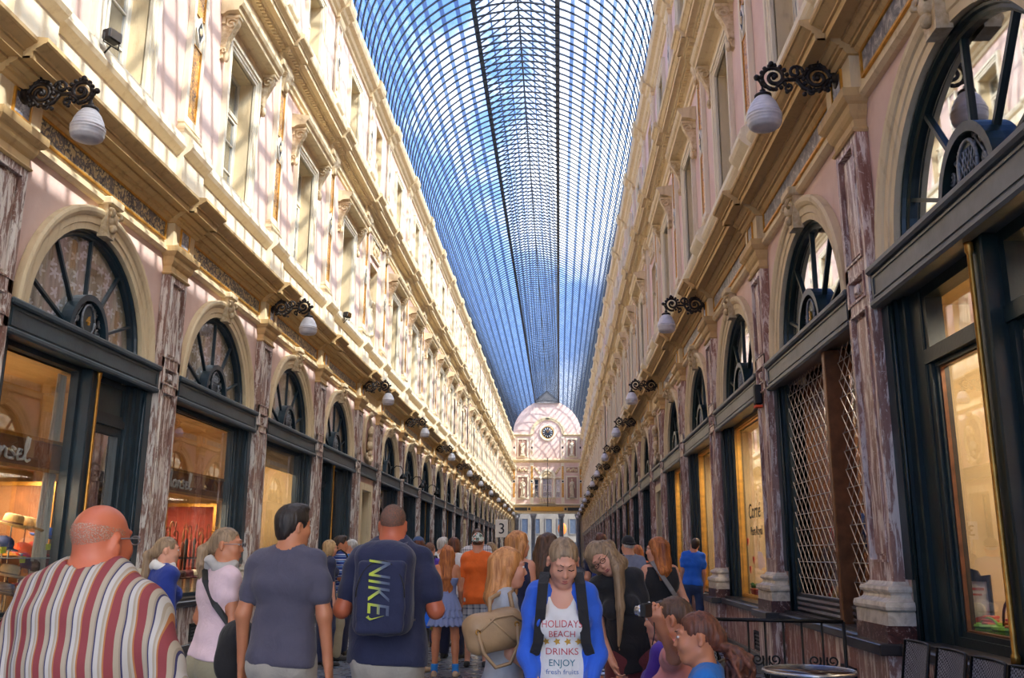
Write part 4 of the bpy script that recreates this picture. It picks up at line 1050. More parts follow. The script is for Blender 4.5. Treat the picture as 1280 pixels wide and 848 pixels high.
        for p in range(8):
            for q in range(p+1, 8):
                if sum(abs(OA[p]-OA[q])) != 1: continue
                x = (c[:, p] < 0) != (c[:, q] < 0); t = np.where(x, c[:, p]/np.where(x, c[:, p]-c[:, q], 1), 0)
                P += np.where(x[:, None], OA[p]+t[:, None]*(OA[q]-OA[p]), 0); N += x
        V = s.lo+s.h*(ix+P/N[:, None])
        vid = np.full(mix.shape, -1, np.int32); vid[mix] = np.arange(len(ix)); F = []
        for ax in range(3):
            A = [slice(1, -1)]*3; A[ax] = slice(0, -1); B = list(A); B[ax] = slice(1, None)
            d0, d1 = S[tuple(A)], S[tuple(B)]; e = np.argwhere(d0 != d1)
            if len(e) == 0: continue
            e = e+np.array([1 if i != ax else 0 for i in range(3)]); fl = S[e[:, 0], e[:, 1], e[:, 2]]
            u, w = [(1, 2), (2, 0), (0, 1)][ax]; eu = np.eye(3, dtype=int)[u]; ew = np.eye(3, dtype=int)[w]
            q = np.stack([vid[tuple((e-o).T)] for o in (eu+ew, ew, 0*eu, eu)], 1)
            q[~fl] = q[~fl][:, ::-1]; F.append(q)
        F = np.concatenate(F)
        if keep is not None:
            m = keep(ix)[F].any(1); F = F[m]; used = np.unique(F); mp = np.full(len(V), -1); mp[used] = np.arange(len(used)); V = V[used]; F = mp[F]
        return V, F

def np_mesh(name, V, F, mat, smooth=True):
    me = bpy.data.meshes.new(name); me.vertices.add(len(V)); me.vertices.foreach_set('co', np.asarray(V, np.float32).ravel())
    me.loops.add(F.size); me.loops.foreach_set('vertex_index', F.astype(np.int32).ravel())
    me.polygons.add(len(F)); me.polygons.foreach_set('loop_start', np.arange(0, F.size, F.shape[1], dtype=np.int32)); me.polygons.foreach_set('loop_total', np.full(len(F), F.shape[1], np.int32))
    me.polygons.foreach_set('use_smooth', np.full(len(F), smooth)); me.materials.append(M[mat] if isinstance(mat, str) else mat)
    me.update(calc_edges=True); return me
def relax(V, F, it=1, w=.5):
    for _ in range(it):
        A = np.zeros_like(V); n = np.zeros(len(V))
        for i in range(4):
            a, b = F[:, i], F[:, (i+1) % 4]
            for k in range(3): A[:, k] += np.bincount(a, V[b, k], len(V))+np.bincount(b, V[a, k], len(V))
            n += np.bincount(a, minlength=len(V))+np.bincount(b, minlength=len(V))
        V = V*(1-w)+w*A/np.maximum(n, 1)[:, None]
    return V

# ---------------------------------------------------------------- fabrics, skin, hair
def fabric(name, rgb, var=.08, bump=.12):
    t = NT(name); v = t.coord('Object'); c = srgb(*rgb)
    a = t.ramp(t.noise(v, 7, 4), [(.3, tuple(x*(1-var*1.5) for x in c[:3])+(1,)), (.7, tuple(min(1, x*(1+var)) for x in c[:3])+(1,))])
    t.bsdf(a, .85, 0, t.bump(t.noise(t.coord('Object', (1, 1, .7)), 11, 5, .6, .8), bump*2.6, .04), Sheen_Weight=.15); M[name] = t.m; return t.m
def striped(name, period, stops, axis=0, rot_=(0, 0, 0), cross=None):
    t = NT(name); v = t.coord('Object', (1, 1, 1), rot_); x = t.n('ShaderNodeSeparateXYZ', i_0=v).outputs[axis]
    f = t.math('FRACT', t.math('ADD', t.math('DIVIDE', x, period), 100.))
    c = t.ramp(f, [(p, srgb(*q)) for p, q in stops], 'CONSTANT')
    if cross:
        z = t.n('ShaderNodeSeparateXYZ', i_0=v).outputs[2]; f2 = t.math('FRACT', t.math('ADD', t.math('DIVIDE', z, period), 100.))
        c = t.mix(.5, c, t.ramp(f2, [(p, srgb(*q)) for p, q in cross], 'CONSTANT'))
    t.bsdf(c, .85, 0, t.bump(t.noise(v, 30, 4, .6), .12, .02)); M[name] = t.m; return t.m
def people_materials():
    for nm, a, b in (('skin_fair', (224, 168, 140), (206, 140, 112)), ('skin_tan', (204, 140, 104), (182, 112, 80)), ('skin_red', (204, 116, 84), (176, 88, 60))):
        t = NT(nm); v = t.coord('Object'); c = t.mix(t.noise(v, 9, 4), srgb(*a), srgb(*b))
        t.bsdf(c, .5, 0, t.bump(t.noise(v, 120, 2), .06, .003), Subsurface_Weight=.12, Subsurface_Radius=(.4, .15, .08), Subsurface_Scale=.02); M[nm] = t.m
    for nm, a, b in (('hair_brown', (58, 40, 30), (104, 72, 50)), ('hair_dark', (30, 22, 20), (64, 46, 38)), ('hair_black', (24, 20, 20), (48, 38, 34)), ('hair_blond', (138, 104, 66), (206, 172, 122)), ('hair_straw', (156, 96, 50), (222, 158, 96)), ('hair_red', (120, 58, 26), (204, 122, 58)), ('hair_auburn', (62, 34, 24), (118, 66, 42)), ('hair_grey', (150, 148, 146), (212, 210, 206)), ('hair_curly', (52, 30, 24), (128, 72, 48)), ('hair_ash', (104, 84, 64), (168, 140, 108))):
        t = NT(nm); v = t.coord('Object', (1, 1, .10)); n_ = t.noise(v, 46, 5, .6, .4)
        c = t.ramp(n_, [(.32, srgb(*a)), (.66, srgb(*b))]); t.bsdf(c, .52, 0, t.bump(n_, .7, .010)); M[nm] = t.m
    for nm, a, b, lo in (('stubble_light', (150, 104, 82), (196, 160, 140), .47), ('stubble', (84, 62, 54), (142, 108, 92), .38)):
        t = NT(nm); v = t.coord('Object'); n_ = t.noise(v, 200, 2); b_ = t.bsdf(t.mix(n_, srgb(*a), srgb(*b)), .8)
        tr = t.n('ShaderNodeBsdfTransparent'); mx = t.n('ShaderNodeMixShader'); t.put(mx.inputs[0], t.ramp(t.noise(v, 260, 2), [(lo, (0, 0, 0, 1)), (lo+.08, (1, 1, 1, 1))])); t.put(mx.inputs[1], tr); t.put(mx.inputs[2], b_); t.put(t.out.inputs[0], mx); M[nm] = t.m
    simple('eye_white', srgb(226, 220, 214), .2); simple('eye_dark', srgb(40, 30, 26), .2); simple('lip', srgb(172, 92, 84), .45); simple('brow', srgb(88, 62, 46), .8); simple('sock_blue', srgb(30, 120, 200), .8); simple('shoe_beige', srgb(176, 154, 128), .7); simple('shoe_dark', srgb(40, 38, 40), .6); simple('lens', srgb(40, 42, 48), .15); simple('steel_frame', srgb(150, 150, 156), .3, .7)
    F_ = dict(navy=(34, 40, 72), char_=(80, 78, 96), black=(28, 27, 30), pink=(226, 198, 206), beige=(168, 156, 132), khaki=(150, 142, 116), lightgrey=(176, 172, 168), trouser_grey=(172, 166, 156), jeans=(54, 76, 116), jeans_bright=(44, 74, 150), white=(226, 224, 222), orange=(244, 112, 38), blue=(44, 96, 206), royal=(34, 112, 230), olive=(142, 142, 62), lime=(164, 178, 52), purple=(94, 62, 168), salmon=(236, 150, 134), greyT=(170, 174, 182), limepale=(206, 214, 140), denim_blue=(58, 84, 128), dark_teal=(30, 48, 58), maroon=(112, 48, 52), scarf=(184, 180, 176), blue_coat=(28, 52, 138), teal=(24, 108, 186))
    for k, c in F_.items(): fabric('f_'+k, c)
    striped('f_baldshirt', .066, [(0, (170, 108, 62)), (.055, (134, 58, 62)), (.38, (166, 152, 132)), (.56, (146, 132, 114)), (.62, (50, 48, 86)), (.675, (184, 178, 172)), (.84, (160, 146, 128)), (.92, (176, 166, 152))])
    striped('f_polo', .075, [(0, (34, 60, 140)), (.5, (120, 160, 214)), (.68, (34, 60, 140)), (.85, (210, 220, 232))], 2)
    striped('f_finestripe', .012, [(0, (104, 112, 138)), (.5, (150, 156, 176))])
    striped('f_plaid', .07, [(0, (206, 204, 210)), (.35, (66, 66, 96)), (.55, (206, 204, 210)), (.85, (110, 100, 130))], 0, (0, 0, 0), [(0, (220, 220, 224)), (.4, (70, 70, 100)), (.6, (220, 220, 224))])
    striped('f_plaidshort', .09, [(0, (186, 190, 200)), (.4, (70, 84, 116)), (.7, (206, 208, 214))], 0, (0, 0, 0), [(0, (190, 194, 204)), (.5, (60, 72, 100)), (.7, (200, 200, 208))])
    striped('f_bluedress', .006, [(0, (96, 112, 164)), (.5, (150, 162, 200))])
    t = NT('f_floralcap'); v = t.coord('Object'); vo = t.n('ShaderNodeTexVoronoi', i_Vector=v, i_Scale=38.)
    t.bsdf(t.ramp(t.n('ShaderNodeSeparateXYZ', i_0=vo.outputs[1]).outputs[0], [(0, srgb(196, 206, 196)), (.45, srgb(96, 116, 96)), (.6, srgb(206, 120, 96)), (.72, srgb(210, 216, 206)), (.88, srgb(80, 96, 90))], 'CONSTANT'), .85); M['f_floralcap'] = t.m

# ---------------------------------------------------------------- one person
PEOPLE = {}
def person(name, spec, x, y, H, rz, label, h=.009, cat='person', group=None):
    """builds a standing or seated figure; local +y is forward, +x the figure's right"""
    P = dict(sex='m', lean=0, roll=0, twist=0, hyaw=0, hpitch=0, hroll=0, arms=None, legs=None, seat=None, skin='skin_fair', hair='short', haircol='hair_brown', top='tshirt', topcol='f_navy', bottom='trousers', botcol='f_beige', shoe='shoe_dark', belly=0., wide=1., hem=.86, sleeve=.55, face=False, stout=1., cap=None, curl=35)
    P.update(spec); f_ = P['sex'] == 'f'; s = H/1.75; w = P['wide']
    T = rot('y', P['roll']) @ rot('x', -P['lean']) @ rot('z', P['twist'])
    hipz = .93*s if P['seat'] is None else P['seat']+.10
    hip = A3(0, 0, hipz); tp = lambda a, b, c: hip+T @ (A3(a, b, c-.93)*s)
    shw = (.136 if f_ else .155)*w
    sh = {-1: tp(-shw, -.005, 1.425), 1: tp(shw, -.005, 1.425)}
    neck = tp(0, -.012, 1.47); HR = T @ rot('z', P['hyaw']) @ rot('x', -P['hpitch']) @ rot('y', P['hroll'])
    piv = tp(0, .0, 1.515); hs = .93*(.975 if f_ else 1.)*(s*.5+.5)*P.get('headscale', 1.)
    hc = piv+HR @ (A3(0, .022, .105)*hs); hp = lambda a, b, c: hc+HR @ (A3(a, b, c)*hs)
    arms = P['arms'] or {-1: ((-.16, -.04, -1), (-.02, .16, -1)), 1: ((.16, -.04, -1), (.02, .16, -1))}
    J = {}
    for q in (-1, 1):
        if P.get('joints', {}).get(q):
            e, wr = [rot('z', -math.degrees(rz)) @ (np.array(p)-A3(x, y, 0)) for p in P['joints'][q]]; J[q] = (e, wr, unit(wr-e)); continue
        u, f = arms[q][0], arms[q][1]; e = sh[q]+T @ unit(u)*.292*s; wr = e+T @ unit(f)*.252*s; J[q] = (e, wr, T @ unit(f))
    L = {}
    for q in (-1, 1):
        hj = hip+A3(q*.088*(1.03 if f_ else 1)*s, 0, -.02*s)
        if P['seat'] is None:
            lg = (P['legs'] or {-1: ((-.05, .02, -1), (-.03, -.04, -1)), 1: ((.05, .02, -1), (.03, -.04, -1))})[q]
            kn = hj+unit(lg[0])*.405*s; t = unit(lg[1]); an = kn+t*((kn[2]-.075*s)/-t[2])
        else:
            kn = hj+unit((q*.12, 1, -.04))*.42*s; an = A3(kn[0], kn[1]-.02+.05*q, .075*s)
        L[q] = (hj, kn, an)
    pts = [hip, hc]+[J[q][i] for q in J for i in (0, 1)]+[p for q in L for p in L[q]]+[sh[1], sh[-1]]
    lo = np.min(pts, 0)-A3(.24, .24, .14)*s; hi = np.max(pts, 0)+A3(.24, .24, .22)*s; lo[2] = -.02
    if P.get('hairlen', 0): lo[1] -= .04
    B = Field(lo, hi, h); fw = T @ A3(0, 1, 0); st = P['stout']
    def torso(F, o, k=.03, skirt=False):
        c = [(0, 0, .90, .152 if f_ else .146), (0, -.005, 1.04, .120 if f_ else .134), (0, 0, 1.14, .114 if f_ else .138), (0, .004, 1.28, .130 if f_ else .156), (0, -.004, 1.385, .110 if f_ else .134)]
        for a, b in zip(c, c[1:]): F.rc(tp(*a[:3]), tp(*b[:3]), (a[3]*st*w)*s+o*1.15, (b[3]*st*w)*s+o*1.15, k, fw, 1.42)
        F.rc(tp(-shw*.9, -.005, 1.425), tp(shw*.9, -.005, 1.425), .050*s+o, None, .03)
        for q in (-1, 1):
            F.rc(tp(q*.03, -.015, 1.475), tp(q*shw*.8, -.008, 1.435), .040*s+o, .042*s+o, .03)
            F.el(tp(q*.075, -.062, .885), A3(.085, .07, .085)*s*st+o, None, .05)
            F.el(tp(q*.085, -.06, 1.32), A3(.075, .045, .10)*s*w+o, T, .05)
            if f_: F.el(tp(q*.068, .088, 1.275), A3(.052, .048, .055)*s+o, T, .04)
        if P['belly']: F.el(tp(0, .06, 1.07), A3(.13, .06+P['belly'], .13)*s+o, T, .06)
    def arm(F, q, o, t=1., k=.03, full=True):
        e, wr, d = J[q]; r = (.038 if f_ else .046)*st*s
        if t <= 1: F.rc(sh[q], sh[q]+(e-sh[q])*t, r*1.12+o, r*(1.12-.25*t)+o*1.3, k)
        else:
            F.rc(sh[q], e, r*1.12+o, r*.86+o, k); F.rc(e, e+(wr-e)*(t-1), r*.86+o, r*(.86-.28*(t-1))+o, k)
    def leg(F, q, o, t=2., k=.03, flare=0.):
        hj, kn, an = L[q]; r = (.082 if f_ else .079)*s*st
        F.rc(hj, hj+(kn-hj)*min(1, t), r+o, r+o+( .055*s*(1 if f_ else 1)-r)*min(1, t)+flare, k)
        if t > 1:
            F.rc(kn, kn+(an-kn)*(t-1), .055*s+o+flare, (.055-.019*(t-1))*s+o+flare, k)
            if o < .012: F.el(kn+(an-kn)*.32+A3(0, -.018*s, 0), A3(.048, .05, .11)*s, None, .03)
    def hand(q):
        e, wr, d = J[q]; up = T @ A3(0, 1, 0) if abs(np.dot(d, T @ A3(0, 1, 0))) < .8 else T @ A3(0, 0, 1)
        n = unit(np.cross(d, unit(np.cross(up, d)))); n = unit(up-d*np.dot(up, d)); sd = unit(np.cross(d, n))
        # thumb side = forward/up; palm faces the body
        pn = -q*sd if np.dot(sd, T @ A3(1, 0, 0))*1 > 0 else q*sd; th = n; hsz = s*(.92 if f_ else 1.04)
        ps = P.get('pose', {}).get(q)
        cu = math.radians(P['curl'] if ps is None else ps)
        K = wr+d*.085*hsz
        B.rc(wr-d*.02, wr+d*.03*hsz, .026*hsz, .03*hsz, .02, pn, 1.35); B.rc(wr+d*.035*hsz-th*.012*hsz, K-d*.01-th*.014*hsz, .026*hsz, .026*hsz, .012, pn, 1.6); B.rc(wr+d*.035*hsz+th*.014*hsz, K-d*.01+th*.014*hsz, .026*hsz, .026*hsz, .012, pn, 1.6)
        for i, (off, ln) in enumerate(((.030, .92), (.0105, 1.), (-.0095, .94), (-.0285, .76))):
            p = K+th*off*hsz-d*(.004*abs(i-1)); a = cu*.5; r = .0088*hsz
            for j, l in enumerate((.043, .027, .021)):
                dd = d*math.cos(a)+pn*math.sin(a)+th*off*.6; dd = unit(dd); b = p+dd*l*ln*hsz; B.rc(p, b, r, r*.92, .006); p = b; r *= .92; a += cu
        p = wr+d*.022*hsz+th*.022*hsz; dd = unit(d*.62+th*.62+pn*.35); b = p+dd*.045*hsz; B.rc(p, b, .0145*hsz, .0115*hsz, .014); c = b+unit(d*.85+th*.2+pn*.35)*.034*hsz; B.rc(b, c, .011*hsz, .009*hsz, .006)
    def head(F):
        e = lambda c, r, k=.02, op='add': F.el(hp(*c), A3(*r)*hs, HR, k*hs, op)
        r_ = lambda a, b, ra, rb, k, op='add': F.rc(hp(*a), hp(*b), ra*hs, rb*hs, k*hs, None, 1., op)
        e((0, -.014, .036), (.077, .098, .088)); e((0, .03, -.038), (.053 if f_ else .060, .066, .080), .04); r_((0, .055, -.094), (0, .066, -.098), .019 if f_ else .024, .015 if f_ else .02, .04)
        for q in (-1, 1):
            r_((q*.052, -.002, -.06), (q*(.024 if f_ else .03), .055, -.095), .018 if f_ else .022, .015 if f_ else .02, .03); e((q*.036, .062, -.028), (.028, .03, .03), .03)
            e((q*.030, .101, .012), (.017, .013, .011), .012, 'sub')
            F.el(hp(q*.083, -.014, -.004), A3(.010, .020, .034)*hs, HR @ rot('z', -28*q), .010*hs); F.el(hp(q*.090, -.004, -.004), A3(.006, .011, .018)*hs, HR, .006*hs, 'sub')
            r_((q*.014, .094, .034), (q*.046, .078, .034), .010, .008, .014)
            if P['face']: e((q*.030, .0845, .010), (.0145, .0135, .0125), .003)
        r_((0, .090 if f_ else .092, .018), (0, .109 if f_ else .113, -.026), .007, .0095 if f_ else .0115, .014); e((0, .105 if f_ else .108, -.030), (.0125 if f_ else .015, .012, .008), .010)
        r_((-.018, .089, -.061), (.018, .089, -.061), .007, .007, .008); r_((-.015, .088, -.072), (.015, .088, -.072), .008, .008, .008); r_((-.022, .101, -.066), (.022, .101, -.066), .003, .003, .006, 'sub')
        F.rc(hp(0, -.022, -.05), neck, (.046 if f_ else .058)*s*st, (.050 if f_ else .064)*s*st, .03)
    torso(B, 0)
    for q in (-1, 1): arm(B, q, 0, 2.); hand(q); leg(B, q, 0, 2.)
    head(B)
    for q in (-1, 1):
        an = L[q][2]; B.rc(an+A3(0, -.03*s, -.03*s), an+A3(q*.02, .14*s, -.052*s), .034*s, .024*s, .03)
    layers = []      # (name, Field, material, relax)
    zax = T @ A3(0, 0, 1)
    # ---- bottoms
    b = P['bottom']
    if b in ('trousers', 'shorts', 'jeans', 'capri'):
        F = B.like(); t = {'trousers': 1.96, 'jeans': 1.97, 'shorts': P.get('shortlen', .9), 'capri': 1.5}[b]; o = .012 if b == 'jeans' else .02
        torso(F, .012); F.cut(-zax, tp(0, 0, P.get('waist', 1.03)))
        for q in (-1, 1): leg(F, q, o, t, .035, .012 if b == 'trousers' else (.02 if b == 'shorts' else .004)); F.el(tp(q*.075, -.060, .885), A3(.085, .068, .085)*s*st+.008, None, .05)
        if b == 'shorts':
            for q in (-1, 1): F.cut(L[q][0]-L[q][1], L[q][0]+(L[q][1]-L[q][0])*t) if False else None
        F.wrinkle(.003, 26, 3, (1, 1, .5), B.D); layers.append(('trousers' if b != 'shorts' else 'shorts', F, P['botcol'], 1))
    elif b == 'ruffle':
        F = B.like()
        for i, (z0, z1, r0, r1) in enumerate(((1.06, .88, .150, .215), (.93, .78, .185, .235), (.82, .665, .20, .26))):
            G = B.like(); G.rc(tp(0, -.01, z0), tp(0, -.01, z1-.08), r0*s, r1*1.10*s, .01, fw, 1.25); G.cut((0, 0, 1), tp(0, 0, z1)); G.cut((0, 0, -1), tp(0, 0, z0+.02))
            sl, X, Y, Z = G.win(G.lo, G.lo+G.h*G.n); a = np.arctan2(Y-hip[1], X-hip[0]); G.D += (.010*np.sin(a*17+i*2)*np.clip((tp(0, 0, z0)[2]-Z)/.12, 0, 1)).astype(np.float32)
            F.D = np.minimum(F.D, G.D)
        layers.append(('ruffled_skirt', F, P['botcol'], 0))
    elif b == 'skirt':
        F = B.like(); F.rc(tp(0, 0, 1.02), tp(0, 0, .5), .14*s, .24*s, .02, fw, 1.3); F.cut((0, 0, 1), tp(0, 0, .52)); F.cut((0, 0, -1), tp(0, 0, 1.04)); layers.append(('skirt', F, P['botcol'], 1))
    # ---- tops
    t = P['top']; F = B.like(); hem = tp(0, 0, P['hem'])
    loose = P.get('loose', .013)*.8
    if t in ('tshirt', 'shirt', 'polo'):
        torso(F, loose)
        F.rc(tp(0, 0, .84), tp(0, 0, 1.15), (.156*st*w)*s+loose, (.136*st*w)*s+loose, .04, fw, 1.42)
        F.rc(tp(0, -.01, .80), tp(0, -.005, 1.0), (.166*st*w)*s+loose, (.145*st*w)*s+loose, .04, fw, 1.36)
        for q in (-1, 1): F.el(tp(q*.075, -.064, .905), A3(.10, .086, .12)*s*st, None, .05)
        F.cut(zax, hem)
        for q in (-1, 1): arm(F, q, .010 if f_ else .014, P['sleeve'], .025)
        F.rc(neck+zax*.0, neck+zax*.22*s, (.058 if f_ else .066)*s, .09*s, .012, None, 1, 'sub')
        if t == 'tshirt' and P.get('scoop'): F.el(tp(0, .11, 1.44), A3(.085, .10, .085)*s, T, .01, 'sub')
        F.wrinkle(P.get('fold', .0065), 19, 5, (1, 1, .8), B.D); layers.append(('shirt' if t != 'tshirt' else 't_shirt', F, P['topcol'], 1))
        if t == 'shirt':
            G = B.like(); G.rc(neck-zax*.015*s, neck+zax*.035*s, .073*s*st, .068*s*st, .01); G.cut(-zax, neck+zax*.04*s); G.rc(neck, neck+zax*.2, .058*s, .07*s, .004, None, 1, 'sub'); layers.append(('collar', G, P.get('collarcol', P['topcol']), 0))
    elif t in ('tank', 'strapless'):
        torso(F, .010); F.cut(zax, hem)
        top = 1.46 if t == 'tank' else 1.30; F.cut(-zax, tp(0, 0, top))
        if t == 'tank':
            for q in (-1, 1): F.rc(sh[q]+T @ A3(q*.055, 0, .0), sh[q]+T @ A3(q*.075, 0, -.12), .075*s, .06*s, .01, None, 1, 'sub')
            F.el(tp(0, .12, 1.47), A3(.085, .10, .12)*s, T, .01, 'sub'); F.rc(neck+zax*.02, neck+zax*.2*s, .075*s, .1*s, .01, None, 1, 'sub')
        F.wrinkle(.002, 24, 7, (1, 1, 1), B.D); layers.append(('top', F, P['topcol'], 1))
    elif t == 'cardigan':      # open knit jacket over a scoop-neck shirt
        torso(F, .010); F.rc(tp(0, 0, .84), tp(0, 0, 1.15), .17*s, .14*s, .05, fw, 1.42); F.cut(zax, hem); F.cut(-zax, tp(0, 0, 1.46))
        F.el(tp(0, .125, 1.45), A3(.082, .11, .10)*s, T, .01, 'sub'); F.rc(neck, neck+zax*.2*s, .075*s, .1*s, .01, None, 1, 'sub'); F.wrinkle(.002, 22, 7, (1, 1, 1), B.D); layers.append(('scoop_shirt', F, P['topcol'], 1))
        G = B.like(); torso(G, .017); G.rc(tp(0, 0, .82), tp(0, 0, 1.15), .165*s, .14*s, .04, fw, 1.42)
        for q in (-1, 1): arm(G, q, .012, 1.72, .02)
        G.cut(zax, tp(0, 0, P['hem']-.10)); G.rc(neck-zax*.01, neck+zax*.2*s, .082*s, .11*s, .01, None, 1, 'sub')
        G.rc(tp(0, .15, 1.52), tp(0, .15, 1.25), .098*s, .122*s, .01, None, 1, 'sub'); G.rc(tp(0, .15, 1.27), tp(0, .15, .7), .122*s, .14*s, .01, None, 1, 'sub'); G.wrinkle(.0045, 28, 9, (1, 1, 1), np.minimum(B.D, F.D)); layers.append(('cardigan', G, P['overcol'], 1))
    if P.get('scarf'):
        G = B.like()
        for i in range(12):
            a0, a1 = 2*PI*i/12, 2*PI*(i+1)/12; pr = lambda a: neck+T @ (A3(.082*math.cos(a), .085*math.sin(a)+.01, .012+.02*math.sin(a*3)-.02*math.sin(a))*s)
            G.rc(pr(a0), pr(a1), .03*s, None, .015)
        G.wrinkle(.004, 60, 4); layers.append(('scarf', G, P['scarf'], 1))
    # ---- hair
    hy = P['hair']; G = B.like(); hcol = P['haircol']
    he = lambda c, r, k=.015, op='add': G.el(hp(*c), A3(*r)*hs, HR, k*hs, op)
    def chain(pp, rr, k=.02, m=1., fl=None):
        for i in range(len(pp)-1): G.rc(pp[i], pp[i+1], rr[i]*hs, rr[i+1]*hs, k*hs, fl, m)
    dn = A3(0, 0, -1); bk = T @ A3(0, -1, 0); Lh = P.get('hairlen', .25)
    if hy == 'fringe':
        he((0, -.016, .036), (.0795, .1005, .090)); G.cut(HR @ A3(0, -.15, -1), hp(0, -.05, .055)); he((0, .100, -.012), (.088, .075, .12), .01, 'sub'); he((0, .03, -.085), (.10, .085, .055), .012, 'sub'); he((0, -.05, -.14), (.12, .12, .058), .012, 'sub')
        for q in (-1, 1): he((q*.084, -.006, -.008), (.02, .026, .042), .006, 'sub')
    if hy in ('short', 'stubble', 'crop'):
        g = {'short': .013, 'stubble': .0035, 'crop': .008}[hy]; he((0, -.016, .040), (.077+g, .098+g, .088+g*1.3))
        if hy == 'short': he((0, .045, .115), (.06, .05, .03), .03); he((0, -.075, -.03), (.062, .035, .06), .03)
        he((0, .100, -.012), (.088, .064, .088), .01, 'sub'); he((0, .03, -.085), (.10, .085, .055), .012, 'sub'); he((0, -.05, -.14), (.12, .12, .058), .012, 'sub')
        for q in (-1, 1): he((q*.082, .0, -.012), (.022, .03, .042), .008, 'sub')
    elif hy in ('long', 'wavy'):
        he((0, -.016, .040), (.086, .106, .100)); sp = .078
        for q in (-1, 1):
            p0 = hp(q*.055, .02, .085); p1 = hp(q*.084, .0, -.01); p2 = hp(q*.080, -.035, -.12); p3 = p2+dn*Lh*.5+bk*.04; p4 = p2+dn*Lh+bk*.05
            chain([p0, p1, p2, p3, p4], [.03, .032, .036, .036, .014], .03)
            p2 = hp(q*.045, -.085, -.11); chain([hp(q*.05, -.08, .04), p2, p2+dn*Lh*.55+bk*.02, p2+dn*Lh*1.08+bk*.02], [.046, .044, .042, .014], .03)
        p2 = hp(0, -.095, -.10); chain([hp(0, -.09, .04), p2, p2+dn*Lh*.6+bk*.015, p2+dn*Lh*1.15+bk*.01], [.046, .046, .042, .014], .03)
        he((0, .100, -.03), (.060, .062, .10), .012, 'sub'); he((0, .11, .03), (.048, .045, .05), .012, 'sub')
    elif hy == 'bob':
        he((0, -.018, .035), (.092, .112, .106)); he((0, -.055, -.05), (.088, .065, .09), .03)
        for q in (-1, 1): he((q*.07, .0, -.05), (.03, .055, .075), .03)
        he((0, .105, -.03), (.062, .066, .095), .012, 'sub'); he((0, -.02, -.16), (.12, .12, .045), .012, 'sub')
    elif hy in ('pony', 'tied', 'curly'):
        he((0, -.016, .040), (.080, .101, .091)); he((0, -.09, -.01), (.05, .04, .05), .03)
        he((0, .102, -.012), (.084, .066, .092), .01, 'sub'); he((0, .04, -.085), (.10, .08, .055), .012, 'sub'); he((0, -.05, -.135), (.12, .10, .05), .012, 'sub')
        for q in (-1, 1): he((q*.084, .002, -.012), (.02, .028, .042), .008, 'sub')
        if hy == 'pony':
            p = hp(0, -.115, .02); p2 = hp(0, -.165, -.03); chain([p, p2, p2+dn*Lh*.5, p2+dn*Lh], [.022, .034, .036, .012], .02)
        if hy == 'curly':
            rr = np.random.RandomState(4); p = hp(0, -.115, -.03); G.rc(hp(0, -.10, .0), p, .045*hs, .03*hs, .02); sx = T @ A3(1, 0, 0)
            for i in range(46):
                L_ = rr.uniform(.12, .23); sd = rr.normal()*.055; bo = rr.uniform(.02, .12); ph = rr.rand()*6; c0 = p
                for j in range(1, 9):
                    t = j/8; c1 = p+sx*(sd*min(1, t*2)+.013*math.sin(ph+t*13))+bk*(bo*min(1, t*1.8)+.013*math.cos(ph+t*13))+dn*(L_*t*t+.02*t); G.rc(c0, c1, .0105, .0095 if j < 8 else .004, .004); c0 = c1
        if hy == 'tied': chain([hp(0, -.10, -.03), hp(0, -.12, -.10), hp(0, -.11, -.16)], [.03, .026, .015], .02)
    if P.get('sidelock'):
        q = P['sidelock']
        for a_, b_, l_, r_ in ((.02, .05, .46, .030), (-.03, .02, .50, .036), (-.07, -.02, .44, .034)):
            p0 = hp(q*.070, a_, -.0); p1 = p0+dn*.10+T @ A3(q*.055, b_, 0); chain([p0, p1, p1+dn*l_*.5+T @ A3(q*.015, 0, 0), p1+dn*l_], [r_, r_*1.15, r_, .010], .025)
    if hy != 'bald':
        if hy not in ('stubble', 'fringe'):
            sl, X, Y, Z = G.win(G.lo, G.lo+G.h*G.n); a = np.arctan2(Y-hc[1], X-hc[0]); G.D += (.0022*np.sin(a*26)+.0018*np.sin(a*47+Z*14)).astype(np.float32)
        layers.append(('hair', G, hcol, 1))
    if P['cap']:
        G2 = B.like(); G2.el(hp(0, -.014, .045), A3(.090, .112, .103)*hs, HR, .01); G2.cut(HR @ A3(0, -.25 if P.get('capback') else .18, 1), hp(0, 0, .035))
        q = -1 if P.get('capback') else 1
        if P['cap'] == 'brim': pass
        G2.rc(hp(-.035, q*.10, .04), hp(.035, q*.10, .04), .05*hs, .05*hs, .01, HR @ A3(0, .25*q, 1), 6.); layers.append(('cap', G2, P['capcol'], 0))
    if P.get('shoes', True):
        G = B.like()
        for q in (-1, 1):
            an = L[q][2]; G.rc(an+A3(0, -.03*s, -.035*s), an+A3(q*.02, .145*s, -.05*s), .042*s, .034*s, .02); G.rc(an+A3(0, -.035*s, -.06*s), an+A3(q*.02, .16*s, -.06*s), .040*s, .036*s, .01, A3(0, 0, 1), 2.)
        G.cut((0, 0, 1), A3(0, 0, .001)); G.cut((0, 0, -1), A3(0, 0, .105*s)); layers.append(('shoe', G, P['shoe'], 0))
        if P.get('sock'):
            G = B.like()
            for q in (-1, 1): kn, an = L[q][1], L[q][2]; G.rc(an-A3(0, 0, .02), an+(kn-an)*.22, .047*s, .048*s, .01)
            G.cut((0, 0, -1), A3(0, 0, .17*s)); layers.append(('sock', G, P['sock'], 0))
    # ---- meshes
    hidden = np.ones(B.D.shape, np.float32)
    for n_, F, m_, r_ in layers:
        if n_ != 'hair': hidden = np.minimum(hidden, F.D)
    keep = lambda ix: hidden[ix[:, 0], ix[:, 1], ix[:, 2]] > -.014
